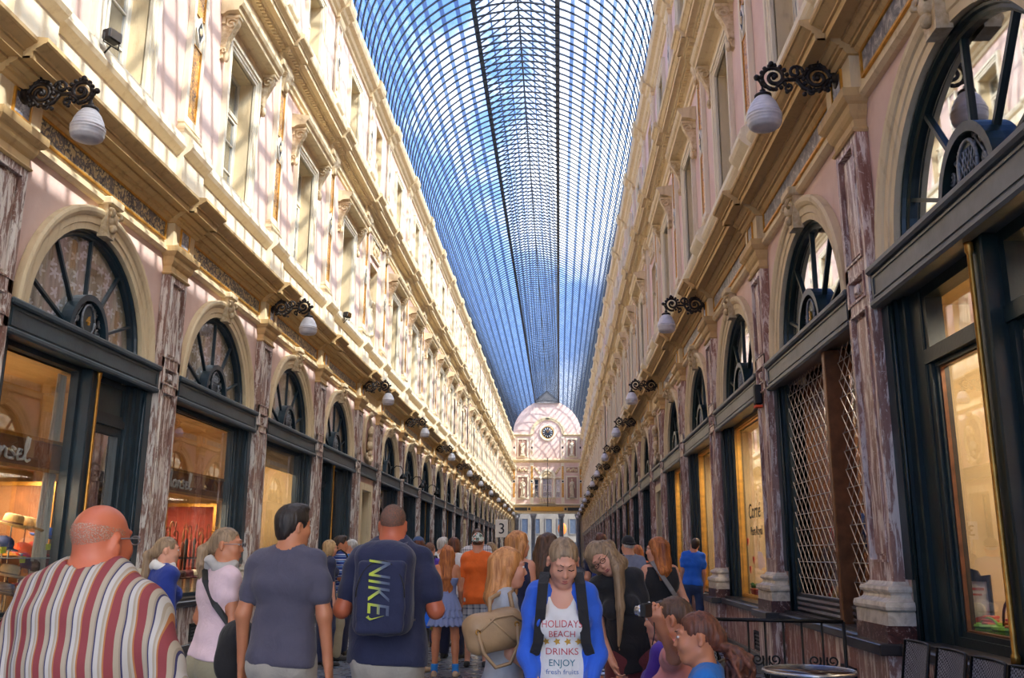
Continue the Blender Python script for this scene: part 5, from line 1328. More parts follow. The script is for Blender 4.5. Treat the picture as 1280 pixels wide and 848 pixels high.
    V, Fc = B.mesh(); V = relax(V, Fc, 1, .35)
    root = empty(name, (x, y, 0), rz, label=label, cat=cat, group=group)
    obj('body', np_mesh('body', V, Fc, P['skin']), root)
    for n_, F, m_, r_ in layers:
        if n_ in ('shoe', 'sock'):
            V, Fc = F.mesh()
            if len(Fc) == 0: continue
            for q in (-1, 1):
                c = V[Fc].mean(1)[:, 0]*q > 0; f2 = Fc[c]; u = np.unique(f2); mp = np.full(len(V), -1); mp[u] = np.arange(len(u)); obj(n_, np_mesh(n_, V[u], mp[f2], m_), root)
            continue
        V, Fc = F.mesh()
        if len(Fc): V = relax(V, Fc, r_, .5); obj(n_, np_mesh(n_, V, Fc, m_), root)
    if P['face']:
        Mh = Matrix([list(HR[i]*hs)+[hc[i]] for i in range(3)]+[[0, 0, 0, 1]])
        for q in (-1, 1):
            e = MB()
            if P.get('eyes', 'open') == 'open':
                e.ell((q*.030, .0875, .0105), (.0135, .0125, .0082), 'eye_white', 14, 8); e.ell((q*.030+P.get('gaze', 0), .0955, .0105), (.0062, .006, .0066), 'eye_dark', 10, 6)
            else: e.tube([(q*.030+(i-3)*.005, .098-abs(i-3)*.0018, .004+abs(i-3)*.0009) for i in range(7)], .0022, 'eye_dark', 5)
            e.xform(Mh); obj('eye', e, root)
            e = MB(); e.tube([(q*(.012+.006*i), .107-.0028*i-.0006*i*i, .034+.003*math.sin(i*.6)) for i in range(7)], [.0016, .0022, .0024, .0024, .002, .0016, .001] if f_ else [.003, .004, .004, .004, .0035, .003, .002], 'brow', 5); e.xform(Mh); obj('eyebrow', e, root)
        e = MB()
        for dz, r in ((-.0605, .0048), (-.0715, .0058)): e.tube([((i-4)*.0055, .0965-.00045*(i-4)**2, dz+.0004*(i-4)**2*(1 if dz > -.065 else .6)) for i in range(9)], [r*(1-.055*(i-4)**2) for i in range(9)], 'lip', 6)
        e.xform(Mh); obj('lips', e, root)
    if P.get('glasses'):
        Mh = Matrix([list(HR[i]*hs)+[hc[i]] for i in range(3)]+[[0, 0, 0, 1]]); e = MB(); gm = P['glasses']
        for q in (-1, 1):
            e.tube([(q*.031+.022*math.cos(2*PI*i/14), .116, .008+.015*math.sin(2*PI*i/14)) for i in range(15)], .0024, gm, 5); e.tube([(q*.053, .114, .012), (q*.078, .08, .014), (q*.082, -.005, .012)], .0022, gm, 5)
            if P.get('shades'): e.prism([(q*.031+.021*math.cos(2*PI*i/14), .008+.014*math.sin(2*PI*i/14)) for i in range(14)], 'lens', 'y', .1145, .1165)
        e.tube([(-.010, .118, .012), (.010, .118, .012)], .0024, gm, 5); e.xform(Mh); obj('glasses', e, root)
    bpy.context.view_layer.update()
    Mw = Matrix.Translation((x, y, 0)) @ Matrix.Rotation(rz, 4, 'Z')
    PEOPLE[name+label[:14]] = None
    info = dict(root=root, Mw=Mw, tp=tp, T=T, s=s, J=J, sh=sh, neck=neck, hp=hp, HR=HR, hs=hs, hip=hip, st=st)
    return info

def W3(info, p): return info['Mw'] @ Vector([float(v) for v in p])
# ---------------------------------------------------------------- placing helpers: a picture point at a known distance becomes a point in the arcade
def _cam():
    f = 1146.45; du, dv = 700.66-640, 694.15-424
    pitch = math.atan2(dv, f); yaw = math.atan2(du, math.hypot(f, dv)); roll = .0058
    R = Vector((math.cos(yaw), math.sin(yaw), 0)); F = Vector((-math.sin(yaw)*math.cos(pitch), math.cos(yaw)*math.cos(pitch), math.sin(pitch))); U = R.cross(F)
    c, q = math.cos(roll), math.sin(roll); return f, R*c+U*q, U*c-R*q, F, Vector((1.375, 0, 1.5))
def ray(u, v):
    f, R, U, F, C = _cam(); return C, R*((u-640)/f)+U*((424-v)/f)+F
def at_y(u, v, Y): C, d = ray(u, v); return C+d*(Y/d.y)
def at_x(u, v, X): C, d = ray(u, v); return C+d*((X-C.x)/d.x)
def at_z(u, v, Z): C, d = ray(u, v); return C+d*((Z-C.z)/d.z)

ARM_DOWN = {-1: ((-.16, -.04, -1), (-.02, .16, -1)), 1: ((.16, -.04, -1), (.02, .16, -1))}
ARM_BENT = {-1: ((-.30, -.10, -.9), (.25, 1, .05)), 1: ((.30, -.10, -.9), (-.25, 1, .05))}
ARM_WIDE = {-1: ((-.42, .0, -.85), (.05, .9, -.25)), 1: ((.42, .0, -.85), (-.05, .9, -.25))}
ARM_FRONT = {-1: ((-.16, .12, -1), (.30, .55, -.85)), 1: ((.16, .12, -1), (-.30, .55, -.85))}

def field_obj(name, F, mat, parent, rel=1, **p):
    V, Fc = F.mesh(); V = relax(V, Fc, rel, .5) if rel else V
    return obj(name, np_mesh(name, V, Fc, mat), parent, **p)

def thing_at(info, name, label, cat, group=None):
    r = info['root']; return empty(name, r.location, r.rotation_euler.z, label=label, cat=cat, group=group)

def backpack(info, label, col, size=(.155, .09, .23), zc=1.24, off=-.235, strap='black', logo=None, h=.008):
    tp, T, s = info['tp'], info['T'], info['s']; r = thing_at(info, 'backpack', label, 'backpack')
    c = tp(0, off, zc); F = Field(c-.42, c+.42, h)
    F.bx(c, A3(*size), T, .07, .02); F.el(tp(0, off, zc+size[2]*.75), A3(size[0]*.9, size[1]*.95, .09), T, .05); F.wrinkle(.003, 24, 2); field_obj('pack_body', F, col, r)
    F = Field(c-.42, c+.42, h); F.bx(tp(0, off-size[1]-.005, zc-.03), A3(size[0]*.80, .028, size[2]*.80), T, .025, .01); F.wrinkle(.0025, 30, 5); field_obj('front_pocket', F, col, r)
    zp = MB()
    for k, (a, b) in enumerate(((.86, .80), (1.0, .55))):
        pass
    pts = [tp(size[0]*.78*math.cos(t), off-size[1]-.03, zc-.03+size[2]*.78*math.sin(t)) for t in [PI*i/16 for i in range(17)]]
    zp.tube(pts, .004, 'f_black', 5); obj('zip', zp, r)
    for q in (-1, 1):
        m = MB(); ring = [(q*.06, off+size[1]-.01, zc+.22), (q*.075, -.07, 1.51), (q*.085, .0, 1.535), (q*.095, .08, 1.48), (q*.105, .135, 1.36), (q*.12, .125, 1.2), (q*.155, .03, 1.10), (q*.12, off+size[1]-.02, zc-.16)]
        P_ = [Vector([float(v) for v in tp(*p)]) for p in ring]; S_ = []
        for i in range(len(P_)-1):
            for t in (0, .5): S_.append(P_[i].lerp(P_[i+1], t))
        S_.append(P_[-1]); ax = Vector([float(v) for v in T @ A3(1, 0, 0)])
        L_, R_ = [], []
        for i, p in enumerate(S_):
            d = (S_[min(i+1, len(S_)-1)]-S_[max(0, i-1)]).normalized(); n = ax.cross(d).normalized()
            L_.append([tuple(p+ax*.024+n*.006), tuple(p+ax*.024-n*.006), tuple(p-ax*.024-n*.006), tuple(p-ax*.024+n*.006)])
        m.loft(L_, strap); obj('strap', m, r)
    if logo:
        t = text_mb(logo, .135, .002, 'logo_fade', .18); xs = [v[0] for v in t.v]
        t.xform(Matrix.Translation((-(min(xs)+max(xs))/2, -.05, 0))); t.xform(Matrix.Rotation(-PI/2, 4, 'Z')); t.xform(Matrix.Diagonal((1.25, 1, 1, 1)).to_4x4()); t.xform(Matrix.Rotation(PI/2, 4, 'X'))
        o_ = Vector([float(v) for v in tp(0, off-size[1]-.042, zc+.02)]); t.xform(Matrix.Translation(o_)); obj('printed_mark', t, r)
        sw = MB(); pl = [(-.055, .0), (-.03, -.017), (.06, .012), (-.02, -.006), (-.035, -.001), (-.04, .012)]
        sw.prism([(o_.x-.02+a*.9, o_.z-.155+b*.9) for a, b in pl], 'logo_lime', 'y', o_.y-.004, o_.y); obj('printed_mark', sw, r)
    return r

def shoulder_bag(info, label, col, c, size, path, name='shoulder_bag', sw=.018, strap='black', shape='box', soft=.003):
    r = thing_at(info, name, label, 'bag'); tp, T, s = info['tp'], info['T'], info['s']
    cc = tp(*c); g = max(size)*1.6; F = Field(cc-g, cc+g, .008)
    if shape == 'box': F.bx(cc, A3(*size), T, min(size)*.8, .02)
    else: F.el(cc-A3(0, 0, size[2]*.15), A3(*size), T, .03); F.rc(cc+A3(-size[0]*.3, 0, size[2]*.6), cc+A3(size[0]*.3, 0, size[2]*.6), size[1]*.7, None, .06)
    F.wrinkle(soft, 22, 8, (1, 1, .5)); field_obj('bag_body', F, col, r)
    m = MB(); P_ = [Vector([float(v) for v in tp(*p)]) for p in path]; rings = []
    for i, p in enumerate(P_):
        d = (P_[min(i+1, len(P_)-1)]-P_[max(0, i-1)]).normalized(); out = (p-Vector([float(v) for v in tp(0, 0, p.z/s if p.z < 1.4*s else 1.2)])); out = (out-d*out.dot(d)).normalized(); sd = d.cross(out).normalized()
        rings.append([tuple(p+sd*sw+out*.004), tuple(p+sd*sw-out*.004), tuple(p-sd*sw-out*.004), tuple(p-sd*sw+out*.004)])
    m.loft(rings, strap); obj('strap', m, r); return r

def project_text(info, shirt, items, parent_name='printed_lettering'):
    """lettering laid onto the front of a garment, as children of that garment"""
    from mathutils.bvhtree import BVHTree
    me = shirt.data; bv = BVHTree.FromPolygons([v.co for v in me.vertices], [p.vertices for p in me.polygons])
    for txt, size, zc, mat, wid in items:
        t = text_mb(txt, size, 0, mat) if isinstance(txt, str) else txt
        xs = [v[0] for v in t.v]; cx = (min(xs)+max(xs))/2; k = wid/(max(xs)-min(xs)) if wid else 1
        o = Vector([float(v) for v in info['tp'](0, 0, zc)]); nv = []
        for v in t.v:
            px, pz = -(v[0]-cx)*k, o.z+v[1]
            hit = bv.ray_cast(Vector((px, 1., pz)), Vector((0, -1, 0)))
            nv.append((px, (hit[0].y if hit[0] else o.y+.12)+.003, pz))
        t.v = nv; obj(parent_name, t, shirt)

def child(root, name):
    for c in root.children:
        if c.name.split('.')[0] == name: return c

def prop_materials():
    simple('watch_blue', srgb(60, 160, 186), .4); simple('strap_grey', srgb(132, 128, 128), .7)
    for nm, c in (('straw', (196, 160, 104)), ('cap_orange', (236, 92, 52)), ('cap_red', (196, 56, 48)), ('hat_cream', (226, 216, 190)), ('hat_navy', (36, 50, 96)), ('hat_blue', (50, 96, 190)), ('hat_brown', (96, 64, 50)), ('hat_maroon', (126, 66, 70)), ('hat_grey', (150, 144, 140)), ('tag_yellow', (214, 226, 60)), ('umb_red', (150, 56, 40)), ('umb_brown', (116, 60, 34)), ('umb_black', (36, 30, 30)), ('basket_green', (120, 172, 60)), ('poster_white', (232, 222, 210)), ('poster_red', (206, 92, 62)), ('box_card', (178, 130, 80)), ('leaf', (60, 110, 50)), ('terracotta', (196, 96, 62))): simple(nm, srgb(*c), .75, 0, .15, 12)
    simple('shelf_glass', srgb(190, 206, 206), .1)

def build_people(niches):
    prop_materials()
    people_materials()
    t = NT('logo_fade'); x = t.n('ShaderNodeSeparateXYZ', i_0=t.coord('Object')).outputs[0]
    t.bsdf(t.ramp(t.math('ADD', t.math('MULTIPLY', x, 6.), .5), [(.25, srgb(186, 200, 60)), (.45, srgb(150, 160, 96)), (.55, srgb(96, 108, 130)), (.9, srgb(52, 60, 96))]), .6); M['logo_fade'] = t.m
    simple('logo_lime', srgb(176, 190, 60), .6); simple('tan_leather', srgb(166, 134, 98), .5, 0, .15, 5, .2)
    R = math.radians
    def put(u, v, Y): p = at_y(u, v, Y); return p.x, p.y
    # --- near row, seen from behind
    x, y = put(120, 690, 2.75)
    bald = person('person', dict(hair='fringe', haircol='stubble_light', skin='skin_red', top='shirt', topcol='f_baldshirt', collarcol='f_lightgrey', sleeve=.98, hem=.78, arms=ARM_WIDE, stout=1.2, wide=1.12, belly=.06, hyaw=-14, glasses='steel_frame', loose=.022, fold=.007, botcol='f_beige', bottom='trousers', headscale=.98), x, y, 1.66, R(-6), 'bald man in a beige and maroon striped shirt seen from behind', .0075)
    x, y = put(490, 680, 5.5)
    bp = person('person', dict(hair='stubble', haircol='stubble', skin='skin_red', topcol='f_navy', top='tshirt', sleeve=.66, hem=.86, arms=ARM_BENT, stout=1.14, wide=1.10, belly=.05, botcol='f_trouser_grey', loose=.024, shoe='shoe_dark'), x, y, 1.81, R(2), 'man with shaved head in navy T-shirt and grey trousers wearing a backpack', .0085)
    backpack(bp, 'navy backpack with lime and grey slanted lettering on the broad man', 'f_navy', (.165, .095, .24), 1.26, -.25, 'f_navy', 'NIKE')
    x, y = put(362, 680, 5.3)
    dk = person('person', dict(hair='short', haircol='hair_black', skin='skin_tan', topcol='f_char_', sleeve=.62, hem=.88, arms={-1: ((-.26, -.06, -1), (-.04, .22, -1)), 1: ((.24, -.06, -1), (.10, .12, -1))}, hyaw=-38, botcol='f_trouser_grey', loose=.018, wide=1.03, curl=50, face=True), x, y, 1.79, R(-4), 'young man with cropped black hair in charcoal T-shirt and pale trousers', .0085)
    x, y = put(280, 680, 5.7)
    pk = person('person', dict(sex='f', hair='pony', haircol='hair_ash', hairlen=.17, skin='skin_tan', topcol='f_pink', sleeve=.40, hem=.93, arms={-1: ((-.44, .02, -1), (.12, .5, -.9)), 1: ((.14, .02, -1), (-.12, .75, -.55))}, hyaw=-42, face=True, glasses='steel_frame', shades=True, scarf='f_scarf', botcol='f_khaki', loose=.012, stout=1.04), x, y, 1.675, R(-42), 'blond woman with ponytail in pink T-shirt and khaki trousers carrying a black bag', .0085)
    shoulder_bag(pk, 'large black shoulder bag hanging at the hip of the woman in pink', 'f_black', (.225, .03, .96), (.06, .15, .16), [(.21, .0, 1.10), (.13, -.10, 1.26), (.02, -.12, 1.40), (-.08, -.08, 1.49), (-.115, .0, 1.52), (-.08, .10, 1.44), (.04, .15, 1.28), (.18, .12, 1.14), (.21, .06, 1.08)], shape='soft')
    x, y = put(206, 690, 7.2)
    person('person', dict(sex='f', hair='pony', haircol='hair_ash', hairlen=.30, topcol='f_blue_coat', top='tshirt', sleeve=1.9, hem=.85, hyaw=-30, scarf='f_white', bottom='jeans', botcol='f_navy', loose=.02, face=True), x, y, 1.64, R(-36), 'girl with long fair ponytail, white scarf and royal blue jacket by the umbrella window', .01)
    # --- the pair by the dark doors
    x, y = put(424, 690, 13.9)
    pl = person('person', dict(hair='short', haircol='hair_dark', skin='skin_tan', top='polo', topcol='f_polo', sleeve=.85, hem=.93, arms={-1: ((-.2, .1, -1), (.2, 1, .3)), 1: ((.2, -.05, -1), (-.1, 1, .25))}, botcol='f_beige', stout=1.12, belly=.05, hyaw=-15), x, y, 1.78, R(-62), 'man in blue striped polo shirt and beige trousers facing the shaded side', .012)
    backpack(pl, 'dark blue day pack on the man in the striped polo shirt', 'f_navy', (.14, .08, .20), 1.22, -.23)
    x, y = put(411, 690, 13.2); person('person', dict(sex='f', hair='bob', haircol='hair_blond', topcol='f_navy', sleeve=.9, hem=.9, arms=ARM_DOWN, hyaw=-20, glasses='eye_dark', shades=True, botcol='f_navy'), x, y, 1.71, R(-50), 'blond woman with bobbed hair and sunglasses beside the polo shirt man', .012)
    x, y = put(440, 690, 14.6); person('person', dict(hair='crop', haircol='hair_grey', topcol='f_teal', arms=ARM_BENT, botcol='f_navy', hyaw=20), x, y, 1.74, R(60), 'grey haired man in teal top facing the man in the polo shirt', .014)
    # --- crowd in the middle
    x, y = put(559, 700, 12.2)
    person('person', dict(sex='f', hair='wavy', haircol='hair_red', hairlen=.36, skin='skin_tan', top='strapless', topcol='f_bluedress', bottom='ruffle', botcol='f_bluedress', hem=.99, arms={-1: ((-.2, .0, -1), (.3, .6, -.6)), 1: ((.2, 0, -1), (.0, .5, -.8))}, sock='sock_blue', shoe='shoe_beige', legs={-1: ((-.10, .02, -1), (-.03, -.05, -1)), 1: ((.10, .02, -1), (.03, -.05, -1))}), x, y, 1.625, R(3), 'girl with long red hair in a strapless blue ruffled dress', .0095)
    x, y = put(597, 700, 13.3)
    person('person', dict(hair='crop', haircol='hair_brown', topcol='f_orange', sleeve=.8, hem=.80, loose=.028, arms=ARM_DOWN, bottom='shorts', botcol='f_plaidshort', shortlen=.98, cap=True, capback=True, capcol='f_floralcap', skin='skin_fair', headscale=1.05), x, y, 1.80, R(-2), 'person in bright orange T-shirt, plaid shorts and backward flowered cap', .0105)
    x, y = put(596, 700, 15.0); person('person', dict(hair='short', haircol='hair_brown', top='shirt', topcol='f_plaid', sleeve=1.8, hem=.82, botcol='f_navy', arms=ARM_BENT), x, y, 1.92, R(5), 'tall brown haired man in checked shirt behind the orange T-shirt', .014)
    x, y = put(522, 700, 12.6); hw = person('person', dict(sex='f', hair='bob', haircol='hair_auburn', topcol='f_black', hem=.84, cap=True, capcol='f_jeans', arms=ARM_BENT, bottom='capri', botcol='f_black', shoe='shoe_beige'), x, y, 1.75, R(-20), 'auburn haired woman in blue grey cap and black clothes', .013)
    b = MB(); b.bbox(-.17, .17, -.05, .05, 0, .34, 'f_royal', .03); hd = MB(); hd.tube([(-.08, 0, .33), (-.06, 0, .46), (.06, 0, .46), (.08, 0, .33)], .012, 'f_royal'); p = at_y(524, 768, 12.3); r = empty('tote_bag', (p.x, p.y, p.z-.17), 0, label='bright blue tote bag hanging beside the navy T-shirt man', cat='bag'); obj('bag_body', b, r); obj('handle', hd, r)
    x, y = put(537, 700, 13.8); sp = person('person', dict(hair='stubble', haircol='stubble', topcol='f_purple', bottom='shorts', botcol='f_olive', shortlen=.95, shoe='shoe_beige', hem=.86), x, y, 1.69, R(-4), 'crop haired youth in purple T-shirt and olive shorts', .013)
    backpack(sp, 'blue backpack with dark straps on the youth in purple', 'f_blue_coat', (.13, .08, .19), 1.22, -.22)
    x, y = put(552, 700, 16.0); person('person', dict(hair='short', haircol='hair_grey', top='shirt', topcol='f_white', botcol='f_navy', hyaw=-25), x, y, 1.80, R(-20), 'white haired man in white shirt behind the red haired girl', .015)
    x, y = put(567, 700, 14.35); person('person', dict(sex='f', hair='bob', haircol='hair_auburn', topcol='f_white', sleeve=.9, botcol='f_navy', hyaw=-20), x, y, 1.78, R(-15), 'woman with reddish brown bob in white top beside the white haired man', .014)
    x, y = put(613, 700, 16.2); person('person', dict(sex='f', hair='bob', haircol='hair_ash', topcol='f_limepale', botcol='f_navy', hyaw=-30), x, y, 1.73, R(-15), 'woman with light brown bob in pale lime top beyond the orange T-shirt', .015)
    x, y = put(630, 705, 17.12); gd = person('person', dict(sex='f', hair='bob', haircol='hair_black', topcol='f_navy', botcol='f_black', arms={-1: ((-.16, 0, -1), (.1, .6, -.8)), 1: ((.12, .5, .25), (.0, .15, 1))}), x, y, 1.62, R(0), 'dark haired guide in navy holding up the number paddle', .015)
    # --- tall girls and the group in front
    x, y = put(646, 700, 8.2); person('person', dict(sex='f', hair='long', haircol='hair_straw', hairlen=.30, topcol='f_navy', top='tank', hyaw=-35, botcol='f_jeans', bottom='jeans', arms=ARM_DOWN), x, y, 1.725, R(-25), 'girl with strawberry blond hair behind the girl in the grey T-shirt', .010)
    x, y = put(681, 700, 8.55); person('person', dict(sex='f', hair='long', haircol='hair_brown', hairlen=.34, topcol='f_black', top='tank', hem=.86, hyaw=-35, hpitch=12, botcol='f_jeans', bottom='jeans', arms=ARM_DOWN), x, y, 1.72, R(-40), 'girl with long light brown hair and black strap top behind the girl in blue', .010)
    x, y = put(632, 710, 5.15)
    gt = person('person', dict(sex='f', hair='long', haircol='hair_straw', hairlen=.11, topcol='f_greyT', sleeve=.5, hem=.86, bottom='jeans', botcol='f_jeans', arms={-1: ((-.14, .1, -1), (.2, .8, -.5)), 1: ((.10, .05, -1), (-.05, .7, -.55))}, face=True, hyaw=-8, loose=.012), x, y, 1.545, R(-78), 'girl in grey T-shirt and jeans seen in profile with a tan handbag', .0075)
    hb = thing_at(gt, 'handbag', 'large tan leather handbag slung behind the girl in the grey T-shirt', 'bag')
    tp = gt['tp']; c = tp(.23, -.10, 1.27); F = Field(c-.4, c+.4, .008); T_ = gt['T'] @ rot('z', 14) @ rot('x', 12)
    F.bx(c, A3(.08, .16, .10), T_, .068, .03); F.wrinkle(.004, 26, 11); field_obj('bag_body', F, 'tan_leather', hb)
    tv = lambda a, b_, d: tuple(c+T_ @ (A3(a, b_, d)*.8))
    m = MB(); m.tube([tv(.09, .17, .02), tv(.11, .10, .08), tv(.11, -.02, .09), tv(.105, -.13, .03)], .005, 'tan_leather'); m.tube([tv(.105, .10, -.10), tv(.112, .02, .0), tv(.105, -.05, .09)], .005, 'tan_leather'); m.tube([tv(.10, -.15, .05), tv(.105, -.12, -.08)], .005, 'tan_leather'); obj('seam', m, hb)
    m = MB(); m.tube([tv(.03, .14, .09), tv(-.02, .16, .2), tuple(tp(.125, .03, 1.49)), tuple(tp(.12, -.04, 1.48)), tv(.02, .0, .2), tv(.03, -.02, .12)], .012, 'tan_leather'); obj('handle', m, hb)
    m = MB(); m.tube([tv(.10, .12, .02), tv(.125, .10, -.10), tv(.12, .02, -.20), tv(.12, -.08, -.20), tv(.12, -.14, -.10), tv(.10, -.15, .03)], .010, 'tan_leather'); obj('handle', m, hb)
    m = MB()
    for a in ((.1, .12, .02), (.1, -.15, .03)): m.tube([tv(a[0]+.008, a[1]+.014*math.cos(i*PI/4), a[2]+.014*math.sin(i*PI/4)) for i in range(9)], .004, 'brass', 5)
    obj('ring', m, hb)
    x, y = put(702, 720, 4.55)
    fg = person('person', dict(sex='f', hair='tied', haircol='hair_ash', skin='skin_fair', top='cardigan', topcol='f_white', overcol='f_blue', hem=1.0, bottom='shorts', waist=1.08, botcol='f_lime', shortlen=.55, arms=ARM_FRONT, hpitch=30, hyaw=8, face=True, eyes='down'), x, y, 1.615, R(180), 'girl in blue cardigan and printed white shirt looking down at her hands', .0065)
    sh_ = child(fg['root'], 'scoop_shirt')
    for nm, c in (('print_red', (196, 76, 84)), ('print_ochre', (206, 160, 70)), ('print_teal', (60, 120, 140)), ('print_blue', (70, 110, 170))): simple(nm, srgb(*c), .8, 0, .2, 30)
    def motif(shape, n):
        m = MB()
        for i in range(n):
            cx = (i-(n-1)/2)*.05; k = 10; m.add([(cx+(.018 if j % 2 else .009)*math.cos(2*PI*j/k), (.018 if j % 2 else .009)*math.sin(2*PI*j/k), 0) for j in range(k)], [tuple(range(k))], 'print_ochre')
        return m
    if sh_: project_text(fg, sh_, [('HOLIDAYS', .045, 1.275, 'print_red', .185), ('BEACH', .040, 1.228, 'print_red', .12), (motif(0, 4), .04, 1.205, 'print_ochre', None), ('DRINKS', .042, 1.142, 'print_red', .15), ('ENJOY', .042, 1.088, 'print_teal', .12), ('fresh fruits', .030, 1.05, 'print_blue', .15)])
    e, wr, d = fg['J'][-1]; m = MB(); dv = Vector([float(v) for v in d]); wp = Vector([float(v) for v in wr])-dv*.02
    a_ = dv.orthogonal().normalized(); b_ = dv.cross(a_)
    m.tube([wp+(a_*math.cos(2*PI*i/16)+b_*math.sin(2*PI*i/16))*.031 for i in range(17)], .009, 'watch_blue', 6); wt = obj('wristwatch', m, fg['root'])
    f0 = MB(); q_ = Vector((0, 1, .35)).normalized(); q_ = (q_-dv*q_.dot(dv)).normalized(); f0.lathe([(0, .0), (.021, 0), (.023, .004), (.021, .010), (.014, .011), (0, .011)], 'watch_blue', 16); f0.xform(Matrix.Translation(wp+q_*.034) @ q_.to_track_quat('Z', 'Y').to_matrix().to_4x4()); obj('watch_dial', f0, wt)
    backpack(fg, 'blue backpack with black straps on the girl in the blue cardigan', 'f_teal', (.15, .08, .21), 1.22, -.23, 'f_black')
    x, y = put(752, 720, 6.05)
    ln = person('person', dict(sex='f', hair='long', haircol='hair_ash', hairlen=.36, top='tshirt', topcol='f_black', sleeve=.5, hem=.86, wide=.93, roll=13, lean=5, hroll=28, hpitch=14, hyaw=-6, face=True, eyes='down', glasses='eye_dark', sidelock=-1, arms={-1: ((-.1, .1, -1), (.05, .4, -.9)), 1: ((.2, .1, -1), (-.2, .6, -.7))}, bottom='shorts', botcol='f_maroon'), x+.20, y, 1.66, R(172), 'girl with glasses and long fair hair bending sideways behind the girl in blue', .0075)
    # --- right hand pair
    x, y = put(786, 700, 12.0)
    cm = person('person', dict(hair='crop', haircol='hair_grey', top='shirt', topcol='f_finestripe', sleeve=1.7, hem=.97, bottom='jeans', botcol='f_jeans_bright', cap=True, capcol='f_black', capback=True, stout=1.06, arms={-1: ((-.22, -.08, -1), (.1, .35, -1)), 1: ((.2, 0, -1), (-.1, .7, -.7))}, hyaw=18, legs={-1: ((-.16, .02, -1), (-.12, -.04, -1)), 1: ((.16, .02, -1), (.10, -.04, -1))}), x, y, 1.755, R(4), 'man in black cap, fine striped shirt and bright blue jeans', .0095)
    shoulder_bag(cm, 'black shoulder bag hanging at the hip of the man in the cap', 'f_black', (-.27, -.06, 1.02), (.14, .07, .17), [(-.27, -.05, 1.15), (-.20, -.13, 1.3), (-.09, -.12, 1.46), (-.07, .0, 1.53), (-.09, .1, 1.44), (-.22, .12, 1.2), (-.28, 0, 1.13)], sw=.02)
    x, y = put(824, 700, 8.6)
    bt = person('person', dict(sex='f', hair='long', haircol='hair_red', hairlen=.15, skin='skin_fair', top='tank', topcol='f_black', hem=.82, arms={-1: ((-.26, -.12, -1), (.25, .8, -.35)), 1: ((.34, -.08, -1), (-.1, .8, -.45))}, hyaw=58, face=True, glasses='eye_dark', botcol='f_black', stout=1.05), x, y, 1.68, R(14), 'woman with glasses and auburn hair in black sleeveless top with grey strap', .0085)
    shoulder_bag(bt, 'small black bag on a grey strap worn by the woman in black', 'f_black', (.20, .12, .98), (.10, .05, .10), [(.20, .05, 1.08), (.16, -.10, 1.12), (.06, -.155, 1.25), (-.05, -.13, 1.42), (-.09, -.05, 1.51), (-.09, .05, 1.50), (-.02, .13, 1.36), (.14, .15, 1.12), (.20, .1, 1.07)], sw=.022, strap='strap_grey')
    x, y = put(752, 700, 13.6); person('person', dict(hair='short', haircol='hair_auburn', topcol='f_navy', hyaw=15), x, y, 1.83, R(0), 'brown haired man in navy seen behind the leaning girl', .015)
    x, y = put(761, 700, 11.2); person('person', dict(sex='f', hair='bob', haircol='hair_ash', topcol='f_blue_coat', sleeve=1.8, hyaw=10, bottom='shorts', botcol='f_plaidshort', shortlen=.98), x, y, 1.70, R(-8), 'person with ash brown hair in blue jacket and checked shorts behind the leaning girl', .013)
    x, y = put(797, 706, 14.8); person('person', dict(sex='f', hair='long', haircol='hair_red', topcol='f_orange', botcol='f_khaki', bottom='shorts', hairlen=.2), x, y, 1.68, R(0), 'red haired woman mostly hidden between the man in the cap and the woman in black', .015)
    p = at_y(893, 700, 16.3)
    person('person', dict(hair='short', haircol='hair_dark', topcol='f_royal', sleeve=.62, hem=.90, bottom='jeans', botcol='f_jeans', arms={-1: ((-.12, 0, -1), (-.02, .14, -1)), 1: ((.12, 0, -1), (.02, .14, -1))}, roll=4, hroll=12), 3.92, 18.3, 1.86, R(-8), 'man in bright blue T-shirt standing behind a marble pilaster', .013)
    # --- seated at the café
    x, y = put(878, 790, 4.15)
    cg = person('person', dict(sex='f', hair='curly', haircol='hair_curly', skin='skin_tan', top='tshirt', topcol='f_teal', seat=.42, hyaw=4, hpitch=2, face=True, arms={-1: ((-.2, .3, -1), (.2, 1, -.1)), 1: ((.2, .3, -1), (-.2, 1, -.1))}, bottom='jeans', botcol='f_jeans', hem=.80), x, y, 1.63, R(78), 'seated girl with dark curly ponytail in blue top seen from behind', .0065)
    x, y = put(846, 790, 4.78)
    el = at_y(843, 822, 4.42); wr_ = at_y(826, 784, 4.30)
    # the arm is aimed at the camera she holds up
    tgt = at_y(813, 768, 4.75); rz = R(66)
    sl = person('person', dict(sex='f', hair='pony', haircol='hair_brown', hairlen=.16, skin='skin_tan', topcol='f_salmon', seat=.45, sleeve=.75, hem=.80, hyaw=6, face=True, joints={-1: (tuple(el), tuple(wr_))}, arms={-1: ((-.2, .4, -1), (0, 1, 0)), 1: ((.2, .4, -1), (-.55, 1, .35))}, bottom='jeans', botcol='f_navy', pose={-1: 62, 1: 55}, twist=0), x, y, 1.64, rz, 'seated girl in salmon T-shirt raising a compact camera', .0065)
    wr = W3(sl, sl['J'][-1][1]); hd_ = W3(sl, sl['J'][-1][1]+sl['J'][-1][2]*.105)
    cam = empty('compact_camera', hd_+Vector((-.03, -.01, .0)), R(62), label='small black and silver camera held up by the girl in salmon', cat='camera')
    m = MB(); m.bbox(-.05, .05, -.012, .012, -.03, .03, 'black', .006); obj('camera_body', m, cam)
    m = MB(); m.lathe([(.022, .012), (.024, .018), (.024, .03), (.020, .032), (.020, .045), (.015, .046), (0, .044)], 'steel', 18, axis='y'); m.xform(Matrix.Translation((-.015, 0, -.002))); obj('lens', m, cam)
